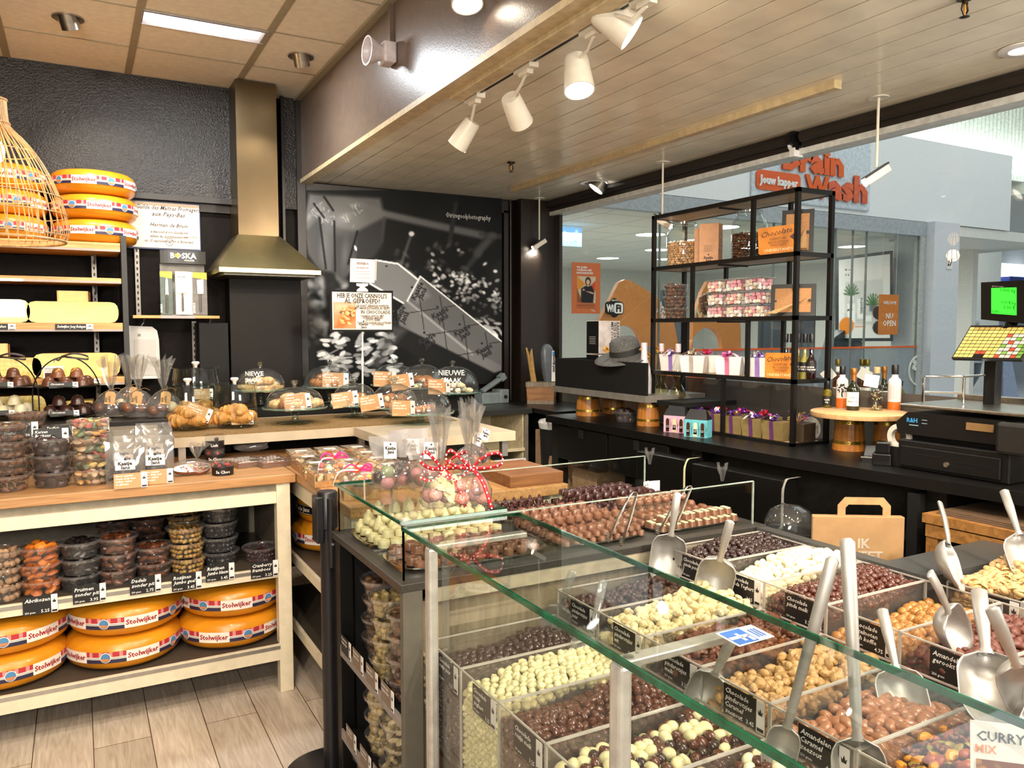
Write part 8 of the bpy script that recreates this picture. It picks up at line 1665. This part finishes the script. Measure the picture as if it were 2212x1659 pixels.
# fascia sign
OR=mat('sign_orange','dd5a1c',.35,vary=.02);YS_=YFC-.03
o=thing('shop_sign','pale shop sign panel with orange letters Brain Wash and Jouw kapper','sign',(0,0,0));a,d=F(1625,400,YS_),F(1881,400,YS_);B().box(a.x,d.x,YS_,YFC,2.76,3.5).build('panel',mat('sign_panel_pale','cfd8df',.3),o,bevel=.02)
def letters(t,px0,px1,pyb,ptop,m,yy,bold=.05):
    p,q_=F(px0,pyb,yy),F(px1,pyb,yy);vs_,fs,x0,x1=txt2d(t,bold,0.);xs=[v[0] for v in vs_];ys=[v[1] for v in vs_];hgt=max(ys);w=q_.x-p.x;hz=F((px0+px1)/2,ptop,yy).z-F((px0+px1)/2,pyb,yy).z;zb=F((px0+px1)/2,pyb,yy).z
    g=B()
    for dy in (0,-.012): g.add([(p.x+(x-x0)/(x1-x0)*w,yy+dy,zb+y/hgt*hz) for x,y in vs_],fs)
    o_=g.build('lettering',m,o);return o_
for t,a0,a1,yb,yt_,m in (('Brain',1689,1821,371,318,OR),('W',1737,1790,426,379,OR),('ash',1786,1872,432,377,mat('sign_letter_reflection','d8603c',.35))): letters(t,a0,a1,yb,yt_,m,YS_-.014)  # last letters redder: a reflection put into their colour
p0,p1=F(1632,408,YS_-.004),F(1728,378,YS_-.004);b=B();r=.05;pts=[]
for cx_,cz_,a0 in ((p1.x-r,p1.z-r,0),(p0.x+r,p1.z-r,90),(p0.x+r,p0.z+r,180),(p1.x-r,p0.z+r,270)): pts+=[(cx_+r*cos(R(a0+i*15)),YS_-.004,cz_+r*sin(R(a0+i*15))) for i in range(7)]
B().prism(pts,(0,-.012,0)).build('orange_pill',OR,o);letters('Jouw kapper',1640,1722,400,382,INKW,YS_-.018,.03)
# orange arches inside the shop front
ORA=mat('arch_orange','d9822a',.45,vary=.03)
def arch(lab,outline,hc,hr,yy,th=.05):
    pts=[F(x,y,yy) for x,y in outline];c=F(*hc,yy);r=hr*mpp(c);n=48;inner=[];outer=[]
    for i in range(n):
        a=2*pi*i/n;dx,dz=cos(a),sin(a);inner.append(V((c.x+r*dx,yy,c.z+r*dz)));best=None
        for k in range(len(pts)):
            p,q=pts[k],pts[(k+1)%len(pts)];ex,ez=q.x-p.x,q.z-p.z;den=dx*ez-dz*ex
            if abs(den)<1e-9: continue
            t=((p.x-c.x)*ez-(p.z-c.z)*ex)/den;s=((p.x-c.x)*dz-(p.z-c.z)*dx)/den
            if t>0 and -1e-6<=s<=1+1e-6 and (best is None or t>best): best=t
        t=best or r*1.5;outer.append(V((c.x+t*dx,yy,c.z+t*dz)))
    b=B();D=V((0,th,0));b.add(inner+outer,[(i,(i+1)%n,n+(i+1)%n,n+i) for i in range(n)]);b.add([v+D for v in inner]+inner,[(i,(i+1)%n,n+(i+1)%n,n+i) for i in range(n)],0,True);b.add(outer+[v+D for v in outer],[(i,(i+1)%n,n+(i+1)%n,n+i) for i in range(n)])
    o=tag(b.build('orange_arch_panel',ORA),lab,'partition','orange arch panels in the shop front');return o
a1_=arch('orange house shaped panel with round opening, left one in the shop opposite',[(1292,700),(1340,604),(1358,603),(1412,636),(1455,690),(1468,760),(1468,900),(1285,900)],(1350,745),42,5.78)
B().text('Brain',F(1420,660,5.77),(1,0,-.8),(.8,0,1),.075,0,'L',.03).text('Wash',F(1415,671,5.77),(1,0,-.8),(.8,0,1),.075,0,'L',.03).build('lettering',INKW,a1_)
a2_=arch('orange house shaped panel with round opening behind the rack',[(1498,690),(1524,608),(1545,607),(1575,640),(1600,700),(1602,900),(1492,900)],(1527,752),44,5.85);B().text('Wash',F(1490,690,5.84),(1,0,0),(0,0,1),.16,0,'L',.03).build('lettering',mat('arch_letter_pale','e8c8a0',.5),a2_)
tag(B().box(F(1290,790,5.7).x,F(1800,790,5.7).x,5.70,5.705,F(1400,770,5.7).z-.25,F(1400,770,5.7).z-.2).build('orange_stripe',OR),'orange stripe along the lower shop front opposite','stripe')
# posters and stickers on the shop front
YP=YFC-.004
o=thing('job_poster','orange poster about training with a woman in black on the shop front','poster',(0,0,0));a,d=F(1235,677,YP),F(1297,569,YP);W_,H_=d.x-a.x,d.z-a.z;B().box(a.x,d.x,YP,YP+.003,a.z,d.z).build('sheet',mat('poster_orange','c8642c',.5,vary=.02),o)
p=Pic(0,10,0,14,44,60,'c9b49a');p.pg([(0,0),(4.5,4),(0,8)],'d98a2c',.3);p.pg([(10,2),(7,5),(10,8)],'c9482c',.3);p.pg([(0,6),(3,14),(0,14)],'8a4a24',.3)
p.pg([(2.5,14),(2.2,6.5),(4.5,5),(8,5),(9.2,8),(8.6,14)],'17161a',.3);p.el(5.9,2.6,1.7,2.6,'3a241c',0,.2);p.el(5.9,2.9,1.05,1.5,'d9a88a',0,.2);p.el(5.5,2.5,.18,.12,'2a1a16');p.el(6.3,2.5,.18,.12,'2a1a16');p.line((5.5,3.7),(6.3,3.7),.12,'f0e0d8');p.el(5.9,4.8,.6,.7,'d9a88a');p.line((3.6,7.0),(8.4,8.8),.45,'d9a88a');p.line((8.6,7.5),(3.2,7.2),.5,'17161a');p.el(3.6,7.1,.7,.5,'d9a88a');p.line((2.6,7),(2.2,13),.25,'4a2a1a')
p.build('photo',lambda u,v: V((a.x+W_*(.17+.66*u/10),YP-.002,a.z+H_*(.73-.52*v/14))),o)
b=B()
for t,z in (('WIL JIJ EEN',.89),('OPLEIDING MET',.835),('BAANGARANTIE?',.78)): b.text(t,(a.x+W_*.16,YP-.002,a.z+H_*z),(1,0,0),(0,0,1),H_*.05,0,'L',.03,fit=W_*.64)
for z in (.18,.16,.14,.11): b.bar((a.x+W_*.16,YP-.002,a.z+H_*z),(a.x+W_*.8,YP-.002,a.z+H_*z),.001,H_*.006,1)
b.text('Brain',(a.x+W_*.68,YP-.002,a.z+H_*.065),(1,0,0),(0,0,1),H_*.03,0,'L').text('Wash',(a.x+W_*.72,YP-.002,a.z+H_*.04),(1,0,0),(0,0,1),H_*.03,0,'L').build('lettering',[INKW,mat('poster_ink','5a2c18',.6)],o)
o=thing('wifi_sticker','black and white sticker lettered GRATIS WiFi on the shop front','sticker',(0,0,0));c=F(1327,665,YP);S=mpp(c)*1.0;el=lambda cx_,cz_,rx,rz_,k=28: [(c.x+(cx_+rx*cos(2*pi*i/k))*S,YP,c.z+(cz_+rz_*sin(2*pi*i/k))*S) for i in range(k)]
sq=lambda cx_,cz_,w,h: [(c.x+(cx_+math.copysign(abs(cos(2*pi*i/32))**.45,cos(2*pi*i/32))*w)*S,YP-.001,c.z+(cz_+math.copysign(abs(sin(2*pi*i/32))**.45,sin(2*pi*i/32))*h)*S) for i in range(32)]
B().prism(el(0,0,15,21),(0,.001,0)).prism(sq(0,-.5,25,14.5),(0,.001,0)).build('black_field',BLACK,o);b=B().prism([(x,YP-.0025,z) for x,_,z in sq(11,-.5,12,11.5)],(0,.0006,0),0);b.text('Wi',(c.x-12*S,YP-.004,c.z-8*S),(1,0,0),(0,0,1),21*S,0,'C',.05,fit=19*S).text('Fi',(c.x+11*S,YP-.004,c.z-8*S),(1,0,0),(0,0,1),21*S,1,'C',.05,fit=15*S).text('GRATIS',(c.x,YP-.004,c.z+14.5*S),(1,0,0),(0,0,1),5*S,0,'C',.02).build('lettering',[INKW,INK],o)
o=thing('exit_sign','hanging pale blue lit exit sign with arrow and running figure','sign',(0,0,0));yy=7.2;a,d=F(1206,530,yy),F(1257,493,yy);B().box(a.x,d.x,yy,yy+.03,a.z,d.z).build('lit_panel',mat('exit_blue','7fb4e6',.4,vary=0,emis=.75),o)
b=B().prism([(a.x+(d.x-a.x)*u,yy-.003,a.z+(d.z-a.z)*v) for u,v in ((.22,.2),(.32,.2),(.32,.5),(.42,.5),(.27,.85),(.12,.5),(.22,.5))],(0,.001,0));fx=lambda u,v: V((a.x+(d.x-a.x)*u,yy-.003,a.z+(d.z-a.z)*v))
b.bar(fx(.75,.7),fx(.68,.42),.02,.03).bar(fx(.68,.42),fx(.8,.3),.02,.02).bar(fx(.68,.42),fx(.58,.22),.02,.02).bar(fx(.73,.66),fx(.84,.55),.015,.015).ell(fx(.77,.8),(.022,.004,.022),10,6);b.build('pictogram',mat('exit_pale','b9d4f0',.5,vary=0,emis=.7),o);B().box(a.x,d.x,yy,yy+.03,d.z+.02,d.z+.04).cyl(((a.x+d.x)/2,yy+.01,d.z+.04),((a.x+d.x)/2,yy+.01,2.64),.008).build('hanger',ALU,o)
o=thing('hair_product_poster','framed poster lettered DENK OOK EENS AAN EEN ANDER with white bottles and plants','poster',(0,0,0));A_,B_,C_,D_=F(1806,737,6.75),F(1929,737,5.85),F(1929,541,5.85),F(1806,557,6.75);A_.z=min(A_.z,B_.z);D_.z=C_.z
pl=lambda u,v,k=0.: (A_*(1-u)+B_*u)*(1-v)+(D_*(1-u)+C_*u)*v+V((-.6,-.8,0))*k
B().prism([pl(0,0),pl(1,0),pl(1,1),pl(0,1)],V((.03,.04,0))).build('frame',mat('poster_frame_dark','2a2e33',.4),o,bevel=.01)
p=Pic(0,10,0,14,60,84,'e4e2e0');p.pg([(1.3,4),(8.6,4),(8.6,11.6),(1.3,11.6)],'d0cfcc',.1);p.pg([(1.3,9.8),(8.6,9.4),(8.6,11.6),(1.3,11.6)],'c4c3c1',.4)
for x,y in ((2.6,6.4),(6.9,8.4)):
    for k in range(9): q=-1.4+.35*k;p.line((x,y),(x+1.5*sin(q),y-2.2*cos(q)*.9),.13,'4c7a44' if k%2 else '3a5c38')
for x,y,w,h in ((2.6,9.0,.8,2.2),(4.4,8.3,.6,2.3),(5.8,10.4,.8,.7)): p.pg([(x-w,y-h/2),(x+w,y-h/2),(x+w,y+h),(x-w,y+h)],'f0efee',.15)
p.el(2.6,6.9,.5,.7,'ececea');p.el(1.6,11.8,1.6,1.6,'e0862c',0,.1);p.pg([(6.2,8.4),(7.6,8.4),(7.6,9.4),(6.2,9.4)],'6a6c70',.2);p.el(8.2,9.7,1.5,1.3,'1f2022',0,.1);p.el(8.2,12.2,1.5,1.3,'1f2022',0,.1);p.line((3.4,12),(5.4,12),.1,'d9824a')
p.build('sheet',lambda u,v: pl(.05+.09*u,.035+.93*(1-v/14),.004),o);nx_=(B_-A_).normalized();b=B()
for t,v in (('DENK OOK EENS',.835),('AAN EEN ANDER',.775)): b.text(t,pl(.17,v,.006),nx_,(0,0,1),.105,0,'L',.03,fit=(B_-A_).length*.68)
b.text('MILD',pl(.27,.36,.006),(nx_.x*.9,nx_.y*.9,.2),(0,0,1),.05,0).text('FLEXIBEL',pl(.45,.50,.006),(0,0,-1),nx_,.05,0,'L').text('\u20ac',pl(.82,.29,.006),nx_,(0,0,1),.07,1).text('\u20ac',pl(.82,.12,.006),nx_,(0,0,1),.07,1).build('lettering',[mat('poster_grey_ink','3a3c40',.6),INKW],o)
o=thing('open_sign','orange hanging sign lettered NU OPEN on the shop front','sign',(0,0,0));a,d=F(1896,723,YP),F(1941,637,YP);B().box(a.x,d.x,YP-.006,YP,a.z,d.z).build('plate',mat('open_sign_orange','c8752c',.45,vary=.03),o,bevel=.012);b=B();xm=(a.x+d.x)/2+.01
for t,v,s in (('WELCOME',.76,.045),('NU',.40,.085),('OPEN',.22,.085)): b.text(t,(xm,YP-.009,a.z+(d.z-a.z)*v),(1,0,0),(0,0,1),s,0,'C',.02)
b.build('lettering',INKW,o);B().cyl((a.x+.05,YP-.003,d.z),(a.x+.05,YP-.003,ZH),.002).cyl((d.x-.05,YP-.003,d.z),(d.x-.05,YP-.003,ZH),.002).build('cord',ALU,o)
# lower film of the shop front with stripe and scissors mark
struct(B().quad((5.2,YFC+.024,.0),(XF1-.03,YFC+.024,.0),(XF1-.03,YFC+.024,F(1900,752).z),(5.2,YFC+.024,F(1900,752).z)),'window_film_salon',glass('salon_grey_film','b5bcc0',.4,rough=.2,milky=.6,mcol='98a0a4'))
tag(B().box(F(1415,750).x,F(2005,750).x,YFC+.015,YFC+.02,F(1900,752).z,F(1900,748).z).build('orange_line',OR),'thin orange line across the glass of the shop opposite','stripe')
c=F(1986,800,YFC+.012);S=mpp(c);b=B().tube([(c.x+36*S*cos(i*pi/16),c.y,c.z+32*S*sin(i*pi/16)) for i in range(32)],.012,5,closed=True);b.bar(c+V((-22*S,0,22*S)),c+V((14*S,0,-12*S)),.01,.05).bar(c+V((-24*S,0,8*S)),c+V((12*S,0,-4*S)),.01,.05)
for x,z in ((16,-18),(20,-2)): b.tube([c+V(((x+7*cos(i*pi/6))*S,0,(z+7*sin(i*pi/6))*S)) for i in range(12)],.015,5,closed=True)
tag(b.build('scissors_emblem',mat('emblem_pale','d9dcd4',.5)),'pale round scissors emblem on the glass of the shop opposite','emblem')
# things inside the hairdresser's
for k,(px,w,c_) in enumerate(((1455,30,'4a545c'),(1668,34,'59636a'),(1745,24,'3a4248'))):
    q=F(px,700,7.6+.3*k);o=thing('salon_mirror',('left','middle','right')[k]+' dark framed salon mirror inside the hairdresser shop','mirror',(q.x,q.y,.6),0,'salon mirrors');S=mpp(q);B().box(-w*S,w*S,0,.05,0,1.4).build('frame',mat('mirror_frame','22272b',.4),o);B().box(-w*S+.05,w*S-.05,-.004,0,.05,1.35).build('mirror_glass',mat('mirror_glass',c_,.1,.3),o)
q=F(1835,760,6.6);o=thing('salon_chair','dark hairdresser chair covered in clear film behind the shop glass','chair',(q.x-.1,q.y,0));DK=mat('salon_chair_dark','39444c',.35);B().prism([(-.28,0,.75),(.30,0,.7),(.34,0,1.35),(.10,0,1.55),(-.18,0,1.42),(-.30,0,1.1)],(0,.14,0)).build('backrest',DK,o,bevel=.04);B().box(-.28,.3,-.45,.1,.5,.62).build('seat',DK,o,bevel=.03);B().lathe([(.28,0),(.28,.02),(.04,.05),(.04,.5)],24).build('pedestal',CHROME,o)
o=thing('salon_counter','pale reception counter with shelves inside the hairdresser shop','counter',(5.6,7.0,0));B().box(-.5,1.6,0,.5,0,1.05).build('body',mat('salon_pale_grey','a9b2b4',.5),o);B().box(-.52,1.62,-.02,.52,1.05,1.09).build('counter_top',MW,o)
for k in range(12): tag(B().lathe([(0,0),(.03,0),(.03,.14),(.012,.17),(.012,.2),(0,.2)],12).build('product_bottle',mat('product_%d'%(k%4),('d9d4cc','2a2a2c','c9642c','5a7a8a')[k%4],.4),loc=(5.25+.15*k,7.2,1.09)),'hair product bottle on the counter opposite, %s from the left'%('first','second','third','fourth','fifth','sixth','seventh','eighth','ninth','tenth','eleventh','twelfth')[k],'bottle','hair product bottles')
# white pillar with house number, corridor beyond
xa,xb_=F(2016,600,5.5).x,F(2070,600,5.5).x;struct(B().box(xa,xb_,5.5,6.0,0,2.718),'pillar_mall',mat('pillar_white','d0d3d8',.5,vary=.02));struct(B().box(xb_+.001,xb_+2,5.62,6.4,2.6,2.714),'trim_mall_soffit',MW)
o=thing('number_plate','small plate with house number 27 on the white mall pillar','plate',F(2051,567,5.495));B().box(-.05,.05,-.004,.004,-.075,.075).build('plate',CARDW,o);B().text('27',(.0,-.006,-.035),(1,0,0),(0,0,1),.105,0,'C',.02,fit=.085).build('lettering',INK,o)
# ribbed light box and white walls above and beyond
b=B();x0,x1,y=8.1,11.6,6.3
for k in range(40): b.cyl((x0+(x1-x0)*k/40,y,3.55),(x0+(x1-x0)*k/40,y,4.9),.045,0,8)
tag(b.build('ribbed_wall_cladding',mat('ribbed_white','d9dfd6',.5)),'white ribbed wall panel lit from below above the shop fascia','wall panel');tag(B().box(x0-.4,x1+1,6.0,6.05,3.56,3.60).build('light_strip',mat('led_strip_glow','f6fff6',.4,vary=0,emis=8)),'glowing light strip along the top of the white fascia','ceiling light')
struct(B().box(11.6,16,6.2,9,3.4,4.9),'mall_bulkhead',MW)
area((9.8,6.12,3.7),(9.8,6.4,4.6),16,3.4,.1,(.95,1,.95))
XE=26;struct(B().box(XE,XE+.2,-10,40,0,4.9),'wall_mall_end',mat('mall_far_wall','bcc4cc',.6,vary=.02));struct(B().box(10,45,22,22.2,0,4.9),'wall_mall_far',MATS['mall_far_wall'])
c1,c2=P(2112,600,y=12),P(2162,600,y=12);struct(B().box(c1.x,c2.x,12,12.6,0,3.6),'pillar_mall_far',MW)
fa=lambda px,py,y=14: P(px,py,y=y)
def far_panel(name,lab,cat,x0,y0,x1,y1,m,yy=14,**k):
    a,d=fa(x0,y1,yy),fa(x1,y0,yy);return tag(B().box(a.x,d.x,yy,yy+.6,max(0,a.z),d.z).build(name,m),lab,cat)
far_panel('far_shop_front','pale shop front at the end of the mall corridor','shop front',2068,600,2260,870,mat('far_front_pale','cdd4dc',.5),14.5)
far_panel('blue_light_band','blue tinted light band above the far shops','ceiling light',2070,552,2110,572,mat('far_band_glow','bcd8ff',.4,vary=0,emis=1.2));far_panel('bright_shop_band','bright lit band over the far right shop','ceiling light',2164,575,2260,596,mat('far_white_glow','ffffff',.4,vary=0,emis=1.5));far_panel('blue_shop_sign','blue shop sign at the far right end of the mall','sign',2180,600,2260,640,mat('far_sign_blue','3a4fa8',.5))
o=far_panel('ring_sign','black square shop sign with a pale ring in the far corridor','sign',2081,623,2107,650,BLACK,13.9);q=fa(2094,633,13.88);S=mpp(q);B().tube([(q.x+7*S*cos(i*pi/12),q.y,q.z+7*S*sin(i*pi/12)) for i in range(24)],2.5*S,6,closed=True).build('pale_ring',mat('ring_pale_blue','a9c4e0',.5),o)
far_panel('dark_doorway','dark framed doorway behind the walking person','doorway',2069,668,2108,800,mat('doorway_grey','8a929a',.5),14.2)
o=thing('leaning_board','blue grey leaning display board on the mall floor','board',P(2185,868,z=0));B().prism([(-.30,0,0),(.30,0,0),(.05,.1,1.1),(-.2,.1,1.1)],(.02,.06,0)).build('board',mat('board_blue_grey','8d99b0',.5),o);B().bar((-.42,.3,0),(-.08,.12,1.1),.05,.05).build('strut',ALU,o)
# person walking in the corridor
def walker():
    f=P(2098,862,z=0);o=thing('person','person with short grey hair in a pale coat walking away in the mall corridor','person',(f.x,f.y,0),R(-30))
    J={'pel': (0,0,.95,.15),'waist': (0,0,1.12,.145),'chest': (0,-.02,1.34,.165),'neck': (0,-.03,1.48,.055),'head0': (0,-.03,1.56,.075),'head1': (0,-.03,1.64,.095),'head2': (0,-.02,1.71,.06),'lh': (-.09,0,.90,.10),'lk': (-.10,-.10,.50,.065),'la': (-.10,-.02,.09,.045),'lt': (-.10,-.16,.04,.04),'rh': (.09,0,.90,.10),'rk': (.10,.06,.50,.065),'ra': (.10,.34,.16,.045),'rt': (.10,.32,.04,.04),'ls': (-.19,-.02,1.40,.07),'le': (-.25,.05,1.12,.052),'lw': (-.22,-.05,.88,.035),'lf': (-.21,-.08,.80,.03),'rs': (.19,-.02,1.40,.07),'re': (.25,-.06,1.13,.052),'rw': (.22,-.18,.92,.035),'rf': (.21,-.22,.85,.03)}
    E=[('pel','waist'),('waist','chest'),('chest','neck'),('neck','head0'),('head0','head1'),('head1','head2'),('pel','lh'),('lh','lk'),('lk','la'),('la','lt'),('pel','rh'),('rh','rk'),('rk','ra'),('ra','rt'),('chest','ls'),('ls','le'),('le','lw'),('lw','lf'),('chest','rs'),('rs','re'),('re','rw'),('rw','rf')]
    ks=list(J);me=bpy.data.meshes.new('body');me.from_pydata([J[k][:3] for k in ks],[(ks.index(a),ks.index(b)) for a,b in E],[]);me.materials.append(mat('skin_tone','c99a80',.5));ob=bpy.data.objects.new('body',me);COL.objects.link(ob);ob.parent=o
    sk=ob.modifiers.new('skin','SKIN');sk.use_smooth_shade=True
    for i,k in enumerate(ks): me.skin_vertices[0].data[i].radius=(J[k][3]*.92,)*2;me.skin_vertices[0].data[i].use_root=(k=='pel')
    s=ob.modifiers.new('subdivide','SUBSURF');s.levels=1;s.render_levels=1
    CO=mat('coat_pale_grey','b5bcc4',.8);TR=mat('trousers_grey','7d8790',.8)
    B().lathe([(.21,.80),(.20,1.0),(.185,1.12),(.205,1.34),(.16,1.45),(.07,1.50)],22,sy=.82).tube([(-.17,-.02,1.42),(-.25,.05,1.12),(-.22,-.05,.90)],[.085,.07,.055],10).tube([(.17,-.02,1.42),(.25,-.06,1.13),(.22,-.18,.94)],[.085,.07,.055],10).build('coat',CO,o)
    B().tube([(-.09,0,.92),(-.10,-.10,.50),(-.10,-.02,.12)],[.115,.085,.065],12).tube([(.09,0,.92),(.10,.06,.50),(.10,.33,.18)],[.115,.085,.065],12).build('trousers',TR,o)
    B().ell((0,-.0,1.655),(.105,.115,.115),16,10).build('hair',mat('hair_grey','a5a5a3',.7),o)
    for x,y,z in ((-.10,-.10,.04),(.10,.36,.09)): B().ell((x,y,z),(.05,.13,.045),12,7).build('shoe',mat('shoe_tan','8a6a5a',.6),o)
walker()
# cut out marks on the grey window film
o=thing('window_disc_mark','pale round sticker with mirrored letters low on the shop window','sticker',P(1752,925,x=XW-.008));B().lathe([(0,0),(.056,0)],32,smooth=False).xf(M.Rotation(-pi/2,4,'Y')).build('disc',mat('disc_pale','b5b2ac',.5),o);B().text('NO',(-.002,.0,-.02),(0,1,0),(0,0,1),.055,0,'C',.03).build('lettering',mat('disc_grey','7d7a74',.5),o)
